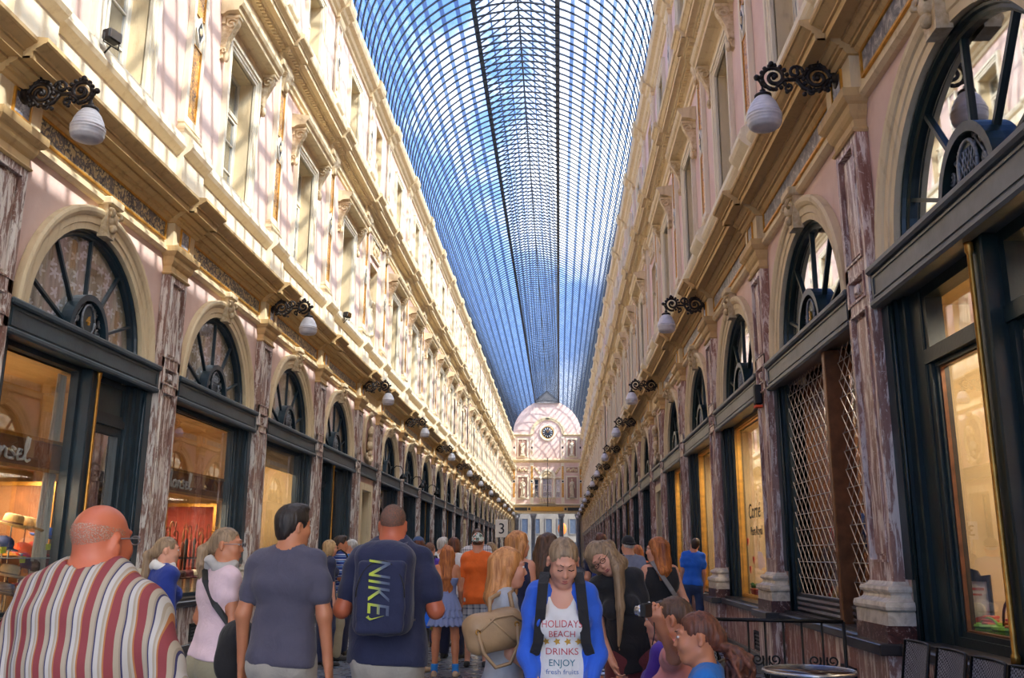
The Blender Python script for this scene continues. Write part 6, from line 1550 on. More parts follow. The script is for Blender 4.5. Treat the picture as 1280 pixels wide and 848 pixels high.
    m = MB(); m.tube([(.048, 0, .0), (.055, -.01, -.05), (.06, -.01, -.10), (.05, 0, -.15)], .0025, 'black', 5); obj('wrist_strap', m, cam)
    m = MB(); m.lathe([(0, .030), (.007, .030), (.007, .035), (0, .036)], 'steel', 10, (.03, 0, 0)); obj('shutter_button', m, cam)
    x, y = put(832, 790, 5.4)
    person('person', dict(sex='f', hair='tied', haircol='hair_dark', skin='skin_fair', topcol='f_purple', seat=.43, sleeve=.8, hyaw=14, face=True, hem=.8, arms={-1: ((-.2, .4, -1), (.3, 1, .1)), 1: ((.2, .4, -1), (-.3, 1, .1))}, bottom='jeans', botcol='f_jeans'), x, y, 1.57, R(64), 'seated dark haired girl in purple top beyond the raised camera', .0085)
    build_statues(niches)

def statue_mesh(var):
    F = Field(A3(-.5, -.42, 0), A3(.5, .42, 1.98), .014); q = 1 if var else -1
    F.rc((0, 0, .06), (q*.02, 0, .95), .21, .165, .05, (0, 1, 0), 1.25); F.rc((q*.02, 0, .95), (0, 0, 1.25), .15, .16, .06, (0, 1, 0), 1.35); F.rc((0, 0, 1.25), (0, 0, 1.42), .165, .13, .06, (0, 1, 0), 1.4)
    F.rc((-.15, 0, 1.42), (.15, 0, 1.42), .065, None, .05); F.rc((0, 0, 1.42), (0, .01, 1.6), .055, None, .03); F.el((q*.01, .02, 1.70), A3(.075, .09, .115), None, .03); F.el((q*.01, -.01, 1.74), A3(.088, .10, .10), None, .02)
    F.el((q*.02, .115, 1.67), A3(.015, .02, .02), None, .01)
    F.rc((q*.18, 0, 1.40), (q*.27, .03, 1.12), .058, .048, .03); F.rc((q*.27, .03, 1.12), (q*.14, .2, 1.22 if var else 1.0), .046, .035, .03); F.el((q*.12, .22, 1.23 if var else .99), A3(.04, .04, .055), None, .02)
    F.rc((-q*.18, 0, 1.40), (-q*.25, -.03, 1.10), .058, .048, .03); F.rc((-q*.25, -.03, 1.10), (-q*.26, .06, .86), .046, .035, .03); F.el((-q*.26, .08, .80), A3(.035, .04, .06), None, .02)
    F.rc((-q*.17, .03, 1.43), (q*.14, .10, 1.0), .06, .075, .03); F.rc((q*.14, .10, 1.0), (q*.2, .08, .35), .08, .05, .05); F.rc((q*.10, .12, .75), (q*.10, .16, .1), .07, .085, .05)
    sl, X, Y, Z = F.win(F.lo, F.lo+F.h*F.n); a = np.arctan2(Y, X); F.D += (.012*np.sin(a*11+Z*3)*np.clip((1.35-Z)/.5, 0, 1)+.006*np.sin(a*19-Z*5)*np.clip((1.4-Z)/.4, 0, 1)).astype(np.float32)
    F.cut((0, 0, 1), (0, 0, .02)); V, Fc = F.mesh(); return np_mesh('figure', relax(V, Fc, 1), Fc, 'statue')

def build_statues(niches):
    figs = [statue_mesh(0), statue_mesh(1)]
    def put(x, y, z, rz, sc, var, label, group=None):
        r = empty('niche_statue', (x, y, z), rz, label=label, cat='statue', group=group)
        p = MB(); p.bbox(-.3, .3, -.205, .205, 0, .10, 'statue', .015); p.bbox(-.26, .26, -.18, .18, .10, .20, 'statue', .02); obj('pedestal', p, r)
        f = obj('figure', figs[var], r, (0, 0, .20)); f.scale = (sc, sc, sc)
    for s, side, tone in SIDES:
        i = 0
        for y in niches:
            if y < 1: continue
            rz = -PI/2 if s < 0 else PI/2
            for z, sc, fl in ((7.73, 1.10, 'first-floor'), (12.76, .85, 'attic')):
                put(s*(W+.225), y, z, rz, sc, (i+(s > 0)) % 2, '%s stone statue in a %s niche along the %s side' % (ORD[i], fl, tone))
            # carved relief over the niche
            r = empty('relief_panel', loc(s, y), LR(s), label='%s carved relief over a statue niche along the %s side' % (ORD[i], tone), cat='relief')
            m = MB(); m.frame(-.62, .62, 10.35, 10.98, .05, .004, .06, 'stone_light'); obj('frame', m, r)
            m = MB(); m.box(.004, .02, -.57, .57, 10.4, 10.93, 'stone')
            for k in range(9): m.ell((.04, -.45+.11*k, 10.66+.13*math.sin(k*2.2)), (.05, .08, .11), 'carved', 8, 6)
            obj('relief', m, r); i += 1
    for q, sd in ((-1, 'sunlit'), (1, 'shaded')):
        put(q*2.95, YEND-.28, 8.156, PI, 1.12, 0 if q < 0 else 1, 'lower statue on the end wall toward the %s side' % sd)
        put(q*2.95, YEND-.28, 13.106, PI, .92, 1 if q < 0 else 0, 'upper statue on the end wall toward the %s side' % sd)

# ---------------------------------------------------------------- furniture, displays, signs
def hat(kind, col, band=None):
    c = MB(); b = MB()
    if kind == 'brim':
        c.lathe([(.105, 0), (.103, .06), (.095, .10), (.06, .115), (.03, .105), (0, .10)], col, 22); b.lathe([(.10, -.004), (.17, -.012), (.19, .006), (.19, .012), (.17, -.004), (.10, .006)], col, 24)
    elif kind == 'fedora':
        c.lathe([(.10, 0), (.098, .07), (.085, .11), (.05, .118), (.02, .095), (0, .092)], col, 22); b.lathe([(.10, -.002), (.14, -.006), (.155, .015), (.155, .02), (.14, 0), (.10, .008)], col, 24)
    else:
        c.lathe([(.105, 0), (.105, .04), (.09, .085), (.05, .112), (0, .118)], col, 22); c.ell((0, 0, .118), (.01, .01, .006), col, 8, 4)
        b.loft([[(.10*math.cos(a), .10*math.sin(a)+d, z) for a in [PI*i/10 for i in range(11)]]+[(.10*math.cos(a), .09*math.sin(a)+d*.0, z) for a in [PI*i/10 for i in range(10, -1, -1)]] for d, z in ((.0, .006), (.07, -.008), (.07, -.014), (0, -.002))], col)
    bd = None
    if band: bd = MB(); bd.lathe([(.106, .004), (.106, .03), (.102, .032), (.102, .002)], band, 22)
    return c, b, bd
def put_hat(p, kind, col, label, band=None, tilt=0, rz=0, group=None, sc=1., tag=None):
    r = empty('cap' if kind == 'cap' else 'hat', p, rz, label=label, cat='cap' if kind == 'cap' else 'hat', group=group); r.rotation_euler = (tilt, 0, rz); r.scale = (sc,)*3
    c, b, bd = hat(kind, col, band); obj('crown', c, r); obj('brim' if kind != 'cap' else 'peak', b, r)
    if bd: obj('band', bd, r)

def script_mb(strokes, ky, kz, r, mat):
    m = MB()
    for st in strokes: m.tube([(0, a*ky, b*kz) for a, b in st], r, mat, 6)
    return m
MON = [[(0, .1), (.1, .5), (.22, .95), (.30, 1.0), (.34, .85), (.30, .4), (.28, .05)], [(.28, .1), (.40, .55), (.52, .95), (.60, 1.0), (.64, .85), (.60, .4), (.62, .08), (.74, .06)],
       [(.95, .45), (.82, .40), (.76, .2), (.84, .02), (.98, .06), (1.02, .28), (.95, .45), (1.1, .40)], [(1.12, .45), (1.14, .2), (1.12, .02), (1.16, .25), (1.26, .45), (1.36, .38), (1.36, .1), (1.44, .04)],
       [(1.72, .42), (1.60, .50), (1.54, .36), (1.70, .22), (1.66, .04), (1.50, .04)], [(1.76, .2), (1.96, .28), (1.98, .44), (1.86, .46), (1.80, .25), (1.86, .04), (2.06, .08)], [(2.06, .1), (2.24, .6), (2.26, .98), (2.17, 1.0), (2.12, .6), (2.14, .1), (2.24, .02), (2.34, .1)]]

def bistro_table(loc_, r, label, tilt=0):
    t = empty('cafe_table', loc_, 0, label=label, cat='table')
    m = MB(); m.lathe([(0, .715), (r-.015, .715), (r-.012, .722), (0, .722)], 'table_top', 40); obj('table_top', m, t)
    m = MB(); m.lathe([(r-.015, .70), (r, .702), (r+.006, .712), (r, .726), (r-.014, .727), (r-.014, .70)], 'steel', 40); obj('rim', m, t)
    m = MB(); m.lathe([(.03, .06), (.025, .1), (.022, .66), (.05, .70), (.12, .712)], 'black_iron', 14); obj('column', m, t)
    m = MB()
    for i in range(3):
        a = 2*PI*i/3+.4; m.tube([(0, 0, .08), (.12*math.cos(a), .12*math.sin(a), .07), (.27*math.cos(a), .27*math.sin(a), .012)], [.022, .018, .012], 'black_iron')
    obj('foot', m, t); return t
def bistro_chair(loc_, rz, label, group=None):
    """woven back facing local -y side; seat in front"""
    t = empty('cafe_chair', loc_, rz, label=label, cat='chair', group=group)
    def pad(nm, z0, z1, y0, y1, hw, th):
        m = MB(); n = 8; A = []; 
        front = [[(-hw+2*hw*j/n, y0+(y1-y0)*i/6+ .02*math.cos(PI*(j/n-.5))*0-.035*(1-(2*j/n-1)**2)*(1 if nm == 'backrest' else 0), z0+(z1-z0)*i/6) for j in range(n+1)] for i in range(7)]
        rings = [f+[(p[0], p[1]-th, p[2]) if nm == 'backrest' else (p[0], p[1], p[2]-th) for p in reversed(f)] for f in front]
        m.loft(rings, 'weave', False); obj(nm, m, t)
        fr = MB(); edge = [front[0][0], front[-1][0]]+front[-1][1:-1]+[front[-1][-1], front[0][-1]]
        fr.tube([tuple(p) for p in edge], .011, 'black_iron', 6); obj(nm.replace('rest', '_rim') if nm == 'backrest' else 'seat_rim', fr, t)
    pad('backrest', .50, .94, -.19, -.26, .21, .012); pad('seat', .455, .46, .20, -.19, .21, .014)
    for x, y, dx, dy in ((-.2, .19, -.01, .03), (.2, .19, .01, .03), (-.2, -.18, -.01, -.05), (.2, -.18, .01, -.05)):
        m = MB(); m.tube([(x, y, .45), (x+dx, y+dy, 0)], .012, 'black_iron', 6); obj('leg', m, t)
    return t

def build_props(archs):
    y0, y1, y2, y3 = [y for y in archs if y > 8][:4]
    R = math.radians
    # signs on the fascia boards behind the glass
    for yc, dy, k, lab in ((y0, -1.62, .47, 'white script shop sign over the hat display'), (y1, -1.22, .47, 'white script shop sign over the umbrella display')):
        m = script_mb(MON, k, .27, .016, 'letter'); sg = obj('script_sign', m, None, (-W-.238, yc+dy, 2.48), 0, label=lab, cat='sign')
    # hats in the first window
    X = -W-.42
    hats = [((15, 648), 'brim', 'straw', 'hat_brown', 'wide tan straw hat high in the hat shop window at its near edge'), ((32, 652), 'brim', 'straw', None, 'tilted plain straw hat beside the blue hat'), ((55, 664), 'fedora', 'hat_blue', 'hat_brown', 'bright blue hat with brown band in the hat shop window'), ((27, 684), 'cap', 'cap_orange', None, 'bright orange cap above a yellow price tag'),
            ((44, 682), 'cap', 'cap_red', None, 'red cap beside the bright orange cap'), ((10, 712), 'fedora', 'hat_cream', 'hat_grey', 'cream fedora low in the hat shop window'), ((56, 700), 'cap', 'hat_maroon', None, 'maroon cap on the glass shelf'), ((36, 704), 'cap', 'hat_brown', None, 'dark brown cap under the glass shelf'), ((38, 726), 'brim', 'hat_maroon', None, 'dusky pink wide hat at the bottom of the hat display'), ((3, 735), 'fedora', 'hat_grey', 'hat_navy', 'grey hat with navy band at the bottom corner of the hat display'), ((62, 690), 'brim', 'hat_brown', None, 'brown wide hat behind the price tag at the curtain'), ((3, 676), 'cap', 'hat_navy', None, 'navy cap at the near edge of the hat display')]
    for i, ((u, v), kd, col, bd, lab) in enumerate(hats):
        p = at_x(u, v+8, X+(.03 if v > 695 else -.06)); put_hat(p, kd, col, lab, bd, R(-12), R(-70+i*31 % 50), None, 1.05)
        st = MB(); st.lathe([(.06, .83), (.06, .84), (.008, .85), (.008, p.z-.01), (.05, p.z)], 'steel', 10, (p.x, p.y, 0)); obj('hat_stand', st, label='thin steel stand under the %s' % lab.split(' in the')[0].split(' at the')[0].split(' beside')[0].split(' above')[0].split(' on the')[0].split(' under')[0].split(' behind')[0].split(' low')[0].split(' high')[0], cat='stand')
    for i, (u, v, lab) in enumerate(((28, 700, 'yellow price tag under the orange cap'), (60, 684, 'yellow price tag near the white curtain'), (4, 688, 'yellow price tag at the near edge of the hat display'))):
        p = at_x(u, v, X+.19); m = MB(); m.box(0, .004, -.05, .05, -.035, .035, 'tag_yellow'); obj('price_tag', m, None, p, 0, label=lab, cat='price tag')
    m = MB(); m.box(X-.25, X+.20, y0-1.3, y0+.12, 1.43, 1.442, 'shelf_glass'); obj('glass_shelf', m, label='clear glass shelf among the hats', cat='shelf')
    m = MB(); m.box(-W-1.25, -W-.55, y0+.62, y0+.65, 1.5, 2.32, 'shop_wood'); [m.box(a, b, y0+.59, y0+.62, c, d, 'brass') for a, b, c, d in ((-W-1.28, -W-.52, 2.3, 2.35), (-W-1.28, -W-.52, 1.46, 1.5), (-W-1.28, -W-1.24, 1.5, 2.3), (-W-.56, -W-.52, 1.5, 2.3))]; obj('wall_mirror', m, label='ochre panel with brass frame behind the hats', cat='panel')
    m = MB(); n = 16; m.quadstrip([(-W-.34+.03*math.sin(i*1.7), y0-.1+.30*i/n, .86) for i in range(n+1)], [(-W-.34+.02*math.sin(i*1.7), y0+.02+.18*i/n, 3.6) for i in range(n+1)], 'white_paint', True); obj('curtain', m, label='white draped curtain at the edge of the hat window', cat='curtain')
    # umbrella window
    X = -W-.36; ya_, yb_ = at_x(207, 665, X).y, at_x(268, 665, X).y
    st = empty('umbrella_stand', (X, (ya_+yb_)/2, .84), 0, label='dark umbrella stand in the second shop window', cat='stand'); hl = (yb_-ya_)/2+.05
    m = MB(); m.frame(-hl, hl, 0, .6, .03, -.12, -.09, 'umb_black'); m.frame(-hl, hl, 0, .6, .03, .09, .12, 'umb_black'); obj('frame', m, st)
    m = MB(); m.box(-.12, .12, -hl, hl, 0, .03, 'umb_black'); obj('tray', m, st)
    for i in range(18):
        yy = ya_+(yb_-ya_)*i/17; col = ('umb_red', 'umb_brown', 'umb_red', 'umb_black')[i % 4]; z1 = .86+1.06+.10*math.sin(i*1.9)
        u = empty('umbrella', (X+.05*math.sin(i*2.7), yy, .872), 0, label='folded %s hook handled umbrella in the window stand' % {'umb_red': 'red', 'umb_brown': 'brown', 'umb_black': 'black'}[col], cat='umbrella', group='folded %s umbrellas in the stand' % {'umb_red': 'red', 'umb_brown': 'brown', 'umb_black': 'black'}[col])
        h_ = z1-.865; m = MB(); m.lathe([(.004, 0), (.012, .06), (.026, h_*.45), (.03, h_*.72), (.014, h_*.76), (.0, h_*.77)], col, 9); obj('canopy', m, u)
        a = i*1.3; m = MB(); m.tube([(0, 0, h_*.75), (0, 0, h_*.9)]+[((.035-.035*math.cos(t))*math.cos(a), (.035-.035*math.cos(t))*math.sin(a), h_*.92+.045*math.sin(t)) for t in [PI*j/8 for j in range(10)]], .009, 'umb_brown' if col != 'umb_brown' else 'box_card', 6); obj('hook_handle', m, u)
    pm = MB(); yp = y1+1.47; pm.box(-W-1.25, -W-.42, yp-.03, yp, 1.0, 2.3, 'umb_red'); [pm.box(a, b, yp-.06, yp, c, d, 'brass') for a, b, c, d in ((-W-1.3, -W-.37, 2.3, 2.36), (-W-1.3, -W-.37, .95, 1.0), (-W-1.3, -W-1.25, 1., 2.3), (-W-.42, -W-.37, 1., 2.3))]; obj('display_panel', pm, label='red display panel with brass frame behind the umbrellas', cat='panel')
    for i, (dy, kd, col, bd, lab) in enumerate(((-1.1, 'cap', 'hat_blue', None, 'blue cap at the foot of the umbrella display'), (-.75, 'brim', 'hat_brown', None, 'brown hat between the blue cap and the pink hat'), (-.38, 'fedora', 'hat_maroon', None, 'pink hat at the foot of the umbrella display'), (.0, 'fedora', 'hat_cream', 'umb_black', 'cream hat with black band under the umbrellas'), (.38, 'fedora', 'straw', 'hat_brown', 'straw hat with brown band at the far end of the umbrella display'))):
        put_hat((-W-.30, yb_-.85+dy*.9, 1.12), kd, col, lab, bd, 0, R(20*i)); s_ = MB(); s_.lathe([(.06, .845), (.06, .85), (.05, 1.1), (.06, 1.12)], 'hat_cream', 12, (-W-.30, yb_-.85+dy*.9, 0)); obj('hat_stand', s_, label='pale block under the %s' % ' '.join(lab.split()[:2]), cat='stand')
    # right side: poster board and baskets behind the tall sash
    ya = [y for y in archs if y > 4][0]
    p = at_x(1219, 770, W+.34)
    b = empty('menu_board', (p.x, p.y, .84), R(228), label='black framed poster board in the green shop window', cat='sign board')
    m = MB(); m.frame(-.14, .14, 0, .50, .022, -.02, .02, 'black'); m.prism([(-.14, .5), (.14, .5), (.14, .53), (.07, .52), (.05, .56), (.0, .575), (-.05, .56), (-.07, .52), (-.14, .53)], 'black', 'x', -.02, .02); obj('frame', m, b)
    m = MB(); m.box(-.01, .008, -.12, .12, .022, .48, 'poster_white'); obj('poster', m, b)
    m = MB(); m.prism([(-.10, .07), (.10, .07), (.11, .17), (.05, .22), (-.02, .19), (-.08, .22), (-.11, .15)], 'poster_red', 'x', .008, .010); m.ell((.009, .03, .26), (.002, .06, .06), 'hat_cream', 10, 6); m.ell((.01, -.06, .14), (.002, .03, .03), 'cap_orange', 8, 5); m.box(.008, .010, -.09, .09, .41, .43, 'poster_red'); m.box(.008, .010, -.07, .07, .37, .385, 'poster_red'); obj('picture', m, b)
    for i, (u, v, lab) in enumerate(((1239, 800, 'green woven basket with red packets beside the poster board'), (1268, 803, 'green woven basket with a tall handle in the green shop window'))):
        p = at_x(u, v, W+.36); bs = empty('basket', (p.x, p.y, .84), 0, label=lab, cat='basket'); m = MB(); n = 10
        m.lathe([(.0, 0), (.09, 0), (.10, .01), (.135, .16), (.14, .17), (.125, .165), (.09, .02), (0, .02)], 'basket_green', 22)
        for k in range(6): m.lathe([(.10+.0075*k, .012+.026*k), (.108+.0075*k, .022+.026*k), (.102+.0075*k, .034+.026*k)], 'basket_green', 22)
        obj('bowl', m, bs); h_ = MB(); h_.tube([(0, .135*math.cos(PI*j/10), .16+(.20 if i else .05)*math.sin(PI*j/10)) for j in range(11)], .010, 'hat_brown' if i else 'basket_green'); obj('handle', h_, bs)
        for k in range(3):
            c_ = MB(); c_.bbox(-.04, .04, -.05, .05, 0, .02, 'poster_red', .004); o_ = obj('packet', c_, None, (p.x-.02+.03*k, p.y-.05+.05*k, 1.0+.022*k), .4*k, label='small red packet lying in the %s' % ('low green basket' if i == 0 else 'tall handled green basket'), cat='packet', group='red packets in basket %s' % ('low' if i == 0 else 'tall'))
    # lettering and hearts on the gilt framed window
    yc = y1
    for txt, sz, z, dy in (('Corn\u00e9', .34, 2.10, .05), ('Port-Royal', .20, 1.83, .12)):
        t = text_mb(txt, sz, .002, 'black', .15 if sz > .3 else 0); xs = [v[0] for v in t.v]
        t.xform(Matrix.Translation((-(min(xs)+max(xs))/2, 0, 0))); t.xform(Matrix.Rotation(PI/2, 4, 'X')); t.xform(Matrix.Rotation(-PI/2, 4, 'Z')); obj('window_lettering', t, None, (W+.193, yc+.35-dy, z), 0, label='dark painted %s on the gilt framed shop window' % ('upper script word' if sz > .3 else 'lower name line'), cat='lettering')
    for i, (dy, z) in enumerate(((.95, 1.75), (.55, 1.45), (.85, 1.3))):
        m = MB(); m.prism([(0, -.08), (.06, .0), (.05, .05), (.0, .03), (-.05, .05), (-.06, 0)], 'cap_red', 'x', 0, .004); obj('sticker', m, None, (W+.19, yc+dy, z), 0, label='red heart sticker on the gilt framed shop window', cat='sticker', group='red heart stickers')
    for i in range(3):
        pq = at_x(936+9*i, 742, W+.33); pt = empty('flower_pot', (pq.x, pq.y, .84), 0, label='small terracotta pot with greenery behind the gilt framed window', cat='pot', group='pots behind the gilt window'); m = MB(); m.lathe([(0, 0), (.06, 0), (.085, .12), (.092, .12), (.092, .14), (.075, .14), (.07, .12), (0, .11)], 'terracotta', 16); obj('pot', m, pt); m = MB()
        for k in range(14): a = k*2.4; m.ell((.05*math.cos(a), .05*math.sin(a), .16+.012*(k % 5)), (.035, .02, .03), 'leaf', 6, 4)
        obj('plant', m, pt)
    # goods behind the security grille
    rr = random.Random(5)
    for i in range(14):
        m = MB(); s_ = .10+.08*rr.random(); m.lathe([(0, 0), (s_*.6, 0), (s_, s_*.8), (s_*.9, s_*1.6), (s_*.4, s_*2.1), (s_*.45, s_*2.3), (0, s_*2.3)], ('cap_red', 'straw', 'hat_cream', 'umb_red', 'hat_blue', 'brass')[i % 6], 12)
        k_, z_ = i % 7, (1.6 if i >= 7 else .84); obj('jar', m, None, (W+.40+.12*rr.random(), y0-1.25+.4*k_, z_), 0, label='%s jar on the %s shelf behind the security grille' % (('red', 'straw coloured', 'cream', 'brick red', 'blue', 'brass')[i % 6], 'upper' if i >= 7 else 'lower'), cat='jar', group='%s jars %s behind the grille' % (i % 6, i >= 7))
    m = MB(); m.box(W+.29, W+.62, y0-1.45, y0+1.45, 1.56, 1.6, 'shop_wood'); obj('shelf', m, label='wooden shelf behind the security grille', cat='shelf')
    # café terrace
    bistro_table((3.13, 6.93, 0), .32, 'round dark topped bistro table before the iron railing')
    t2 = bistro_table((1.74, 6.95, 0), .33, 'round bistro table with grey papers behind the girl in blue')
    m = MB(); rings = []
    for i in range(9): a = -.5+i/8; rings.append([(a*.30, -.12, .731+.03*abs(math.sin(i*.7))), (a*.30, .12, .731+.03*abs(math.sin(i*.7))), (a*.30, .12, .736+.03*abs(math.sin(i*.7))), (a*.30, -.12, .736+.03*abs(math.sin(i*.7)))])
    m.loft(rings, 'strap_grey', True); obj('folded_paper', m, None, (1.72, 6.9, 0), .3, label='curled grey leaflet lying on the round table', cat='paper')
    m = MB(); m.bbox(-.15, .15, -.11, .11, .73, .738, 'steel', .003); obj('menu_card', m, None, (1.80, 6.72, .0), -.4, label='flat silver tray on the round table', cat='tray')
    for i, (x, y) in enumerate(((3.62, 6.62), (3.62, 6.06), (3.62, 5.56), (3.62, 5.10))):
        bistro_chair((x-.10, y, 0), R(90), '%s woven grey bistro chair counting from the railing along the shaded wall' % ORD[i])
    bistro_chair((2.50, 5.95, 0), R(-120), 'woven grey bistro chair by the round table behind the curly haired girl')
    for nm, (u, Y, rz, lab) in enumerate(((878, 4.15, 78, 'woven bistro chair under the curly haired girl'), (846, 4.78, 66, 'woven bistro chair under the girl in salmon'), (832, 5.4, 64, 'woven bistro chair under the girl in purple'))):
        p = at_y(u, 790, Y); bistro_chair((p.x, p.y, 0), R(rz), lab)
    # railing
    rl = empty('iron_railing', (0, 0, 0), 0, label='black iron terrace railing with scrolls by the shaded wall', cat='railing')
    A = Vector((2.56, 8.70, 0)); B = Vector((3.84, 8.47, 0)); P_ = lambda t, z: tuple(A.lerp(B, t)+Vector((0, 0, z)))
    m = MB(); m.tube([P_(0, .95), P_(1, .95)], .018, 'black_iron', 6); obj('top_rail', m, rl); m = MB(); m.tube([P_(0, .10), P_(1, .10)], .014, 'black_iron', 6); obj('bottom_rail', m, rl)
    for t in (0, .17, .38, .49, .61, .73, .86, 1.0):
        m = MB(); m.tube([P_(t, 0 if t in (0, 1.0) else .1), P_(t, .95)], .016 if t in (0, 1.) else .010, 'black_iron', 6); obj('upright', m, rl)
    for t in (.1, .49, .86):
        for q in (-1, 1):
            m = MB(); c = A.lerp(B, t); d = (B-A).normalized(); pts = [c+d*p[0]*1.0+Vector((0, 0, p[2])) for p in scroll((q*.075, .62), .055, .012, PI/2*(1+q)-.6*q, 1.5*q, 18)]; m.tube([c+Vector((0, 0, .42)), c+d*q*.02+Vector((0, 0, .5))]+pts, .008, 'black_iron', 5); obj('scroll', m, rl)
    # number paddle
    p = at_y(627, 661, 17.0); pd = empty('number_paddle', (p.x, p.y, 0), 0, label='white paddle with black figure 3 raised above the crowd', cat='sign')
    m = MB(); m.bbox(-.115, .115, -.008, .008, p.z-.16, p.z+.16, 'white_paint', .01); obj('board', m, pd); m = MB(); m.tube([(0, .012, p.z-.15), (.04, .1, 1.35)], .012, 'white_paint'); obj('stick', m, pd)
    t = text_mb('3', .27, .003, 'black'); xs = [v[0] for v in t.v]; ys_ = [v[1] for v in t.v]; t.xform(Matrix.Translation((-(min(xs)+max(xs))/2, -(min(ys_)+max(ys_))/2, 0))); t.xform(Matrix.Rotation(PI/2, 4, 'X')); t.xform(Matrix.Translation((0, -.012, p.z))); obj('figure_three', t, pd)
    # flood lights, junction box, gooseneck lamps
    for (u, v, X, lab) in ((140, 46, -W+.30, 'small black floodlight on the parapet before the second tall window'), (434, 394, -W+.30, 'small black floodlight on the parapet by the first statue niche')):
        p = at_x(u, v, X); f = empty('floodlight', p, R(-20), label=lab, cat='floodlight'); m = MB(); m.bbox(-.07, .07, -.10, .10, -.07, .07, 'black', .02); obj('housing', m, f); m = MB(); m.box(.07, .078, -.085, .085, -.055, .055, 'glass_pane'); obj('lens', m, f); m = MB(); m.tube([(0, -.115, 0), (0, -.115, -.12), (0, .115, -.12), (0, .115, 0)], .01, 'black'); m.tube([(0, 0, -.12), (-.1, 0, -.2)], .012, 'black'); obj('bracket', m, f)
    p = at_x(947, 492, W-.16); m = MB(); m.bbox(-.05, .05, -.06, .06, -.16, .12, 'black', .015); m.box(-.05, .05, -.06, .06, -.20, -.17, 'cap_orange'); obj('alarm_box', m, None, p, 0, label='small black alarm box with orange base on the shop beam', cat='box')
    after = [y for y in archs if y > 28][:4]
    for i, y in enumerate(after[:3]):
        g = empty('gooseneck_lamp', loc(-1, y-.1, -.02, 4.02), 0, label='%s dark gooseneck lamp on a shop beam past the first narrow doorway' % ORD[i], cat='lamp')
        m = MB(); m.tube([(.12, 0, .0), (.18, 0, .22), (.30, 0, .34), (.46, 0, .32), (.54, 0, .18), (.54, 0, .08)], .016, 'black_iron'); obj('arm', m, g); m = MB(); m.lathe([(.03, .10), (.05, .06), (.11, -.02), (.12, -.08), (.10, -.08), (0, -.02)], 'black_iron', 14, (.54, 0, 0)); obj('shade', m, g)
def build_world():
    w = bpy.data.worlds.new('sky'); SC.world = w; w.use_nodes = True; t = w.node_tree; t.nodes.clear()
    N = t.nodes.new; L = t.links.new
    out = N('ShaderNodeOutputWorld'); bg = N('ShaderNodeBackground'); L(bg.outputs[0], out.inputs[0])
    tc = N('ShaderNodeTexCoord'); mp = N('ShaderNodeMapping'); L(tc.outputs['Generated'], mp.inputs[0]); mp.inputs['Scale'].default_value = (1, 1, 1)
    nz = N('ShaderNodeTexNoise'); L(mp.outputs[0], nz.inputs['Vector']); nz.inputs['Scale'].default_value = 3.2; nz.inputs['Detail'].default_value = 7; nz.inputs['Roughness'].default_value = .6
    sx = N('ShaderNodeSeparateXYZ'); L(tc.outputs['Generated'], sx.inputs[0])
    ma = N('ShaderNodeMath'); ma.operation = 'MULTIPLY_ADD'; L(sx.outputs[0], ma.inputs[0]); ma.inputs[1].default_value = .75; L(nz.outputs[0], ma.inputs[2])
    r = N('ShaderNodeValToRGB'); L(ma.outputs[0], r.inputs[0]); e = r.color_ramp.elements
    e[0].position = SKY_C0; e[0].color = (0, 0, 0, 1); e[1].position = SKY_C1; e[1].color = (1, 1, 1, 1)
    z = N('ShaderNodeValToRGB'); L(sx.outputs[2], z.inputs[0]); e = z.color_ramp.elements
    e[0].position = 0; e[0].color = (.22, .36, .66, 1); e[1].position = .8; e[1].color = SKY_BLUE
    mx = N('ShaderNodeMix'); mx.data_type = 'RGBA'; L(r.outputs[0], mx.inputs[0]); L(z.outputs[0], mx.inputs[6]); mx.inputs[7].default_value = (1.5, 1.46, 1.40, 1)
    L(mx.outputs[2], bg.inputs[0]); bg.inputs[1].default_value = SKY_STR
SKY_STR = 1.5; SKY_BLUE = (.045, .118, .35, 1); SKY_C0 = .45; SKY_C1 = .67
SUN_STR = 3.3; EXPO = 1.45

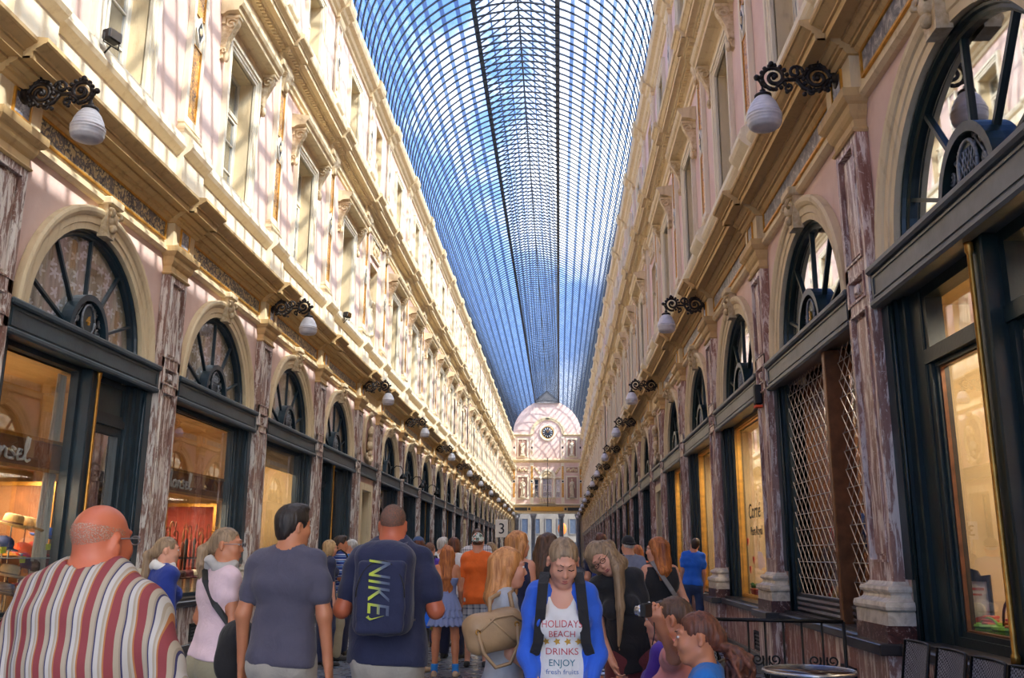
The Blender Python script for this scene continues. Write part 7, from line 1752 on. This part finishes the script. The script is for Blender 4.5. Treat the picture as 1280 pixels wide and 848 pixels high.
def build_lights(archs):
    sd = bpy.data.lights.new('sun', 'SUN'); sd.energy = SUN_STR; sd.angle = math.radians(.45); sd.color = (1, .94, .84)
    so = link(bpy.data.objects.new('sun', sd)); so.rotation_euler = Vector((-.62, .36, -.76)).to_track_quat('-Z', 'Y').to_euler()
    def lamp(name, loc_, e, col, size):
        d = bpy.data.lights.new(name, 'AREA'); d.energy = e; d.color = col; d.shape = 'RECTANGLE'; d.size = size[0]; d.size_y = size[1]
        o = link(bpy.data.objects.new(name, d)); o.location = loc_; o.rotation_euler = (0, 0, 0); return o
    near = [y for y in archs if y > 1][:6]
    for s in (-1, 1):
        for i, y in enumerate(near):
            e = {(-1, 0): 0, (-1, 1): 40, (-1, 2): 30, (-1, 3): 30, (-1, 4): 20, (1, 0): 22, (1, 1): 26, (1, 2): 12, (1, 3): 26, (1, 4): 26, (1, 5): 24}.get((s, i), 0)
            if e: lamp('shop_light', (s*(W+.85), y-(.5 if (s < 0 and i == 2) else 0), 3.5 if not (s < 0 and i in (2, 3)) else 2.38), e, (1, .84, .62), (.4, 1.6))

def build_camera():
    cd = bpy.data.cameras.new('camera'); cd.sensor_width = 36; cd.sensor_fit = 'HORIZONTAL'; cd.lens = 1146.45/1280*36; cd.clip_end = 400; cd.clip_start = .05
    co = link(bpy.data.objects.new('camera', cd)); SC.camera = co
    f = 1146.45; du, dv = 700.66-640, 694.15-424
    pitch = math.atan2(dv, f); yaw = math.atan2(du, math.hypot(f, dv)); roll = .0058
    Rr = Vector((math.cos(yaw), math.sin(yaw), 0)); F = Vector((-math.sin(yaw)*math.cos(pitch), math.cos(yaw)*math.cos(pitch), math.sin(pitch))); U = Rr.cross(F)
    c, q = math.cos(roll), math.sin(roll); R2 = Rr*c+U*q; U2 = U*c-Rr*q
    co.matrix_world = Matrix(((R2.x, U2.x, -F.x, 1.375), (R2.y, U2.y, -F.y, 0), (R2.z, U2.z, -F.z, 1.5), (0, 0, 0, 1)))

def main():
    make_materials()
    archs, niches = build_arcade()
    if 'build_people' in globals(): build_people(niches)
    if 'build_props' in globals(): build_props(archs)
    build_world(); build_lights([y for y, h, t in BAYS if t == 'arch']); build_camera()
    vs = SC.view_settings; vs.view_transform = 'Standard'; vs.look = 'None'; vs.gamma = 1; vs.use_curve_mapping = False; vs.exposure = EXPO
    SC.cycles.max_bounces = 10; SC.cycles.diffuse_bounces = 5; SC.cycles.transparent_max_bounces = 16; SC.cycles.glossy_bounces = 4
    SC.cycles.caustics_reflective = False; SC.cycles.caustics_refractive = False; SC.cycles.sample_clamp_indirect = 8
main()
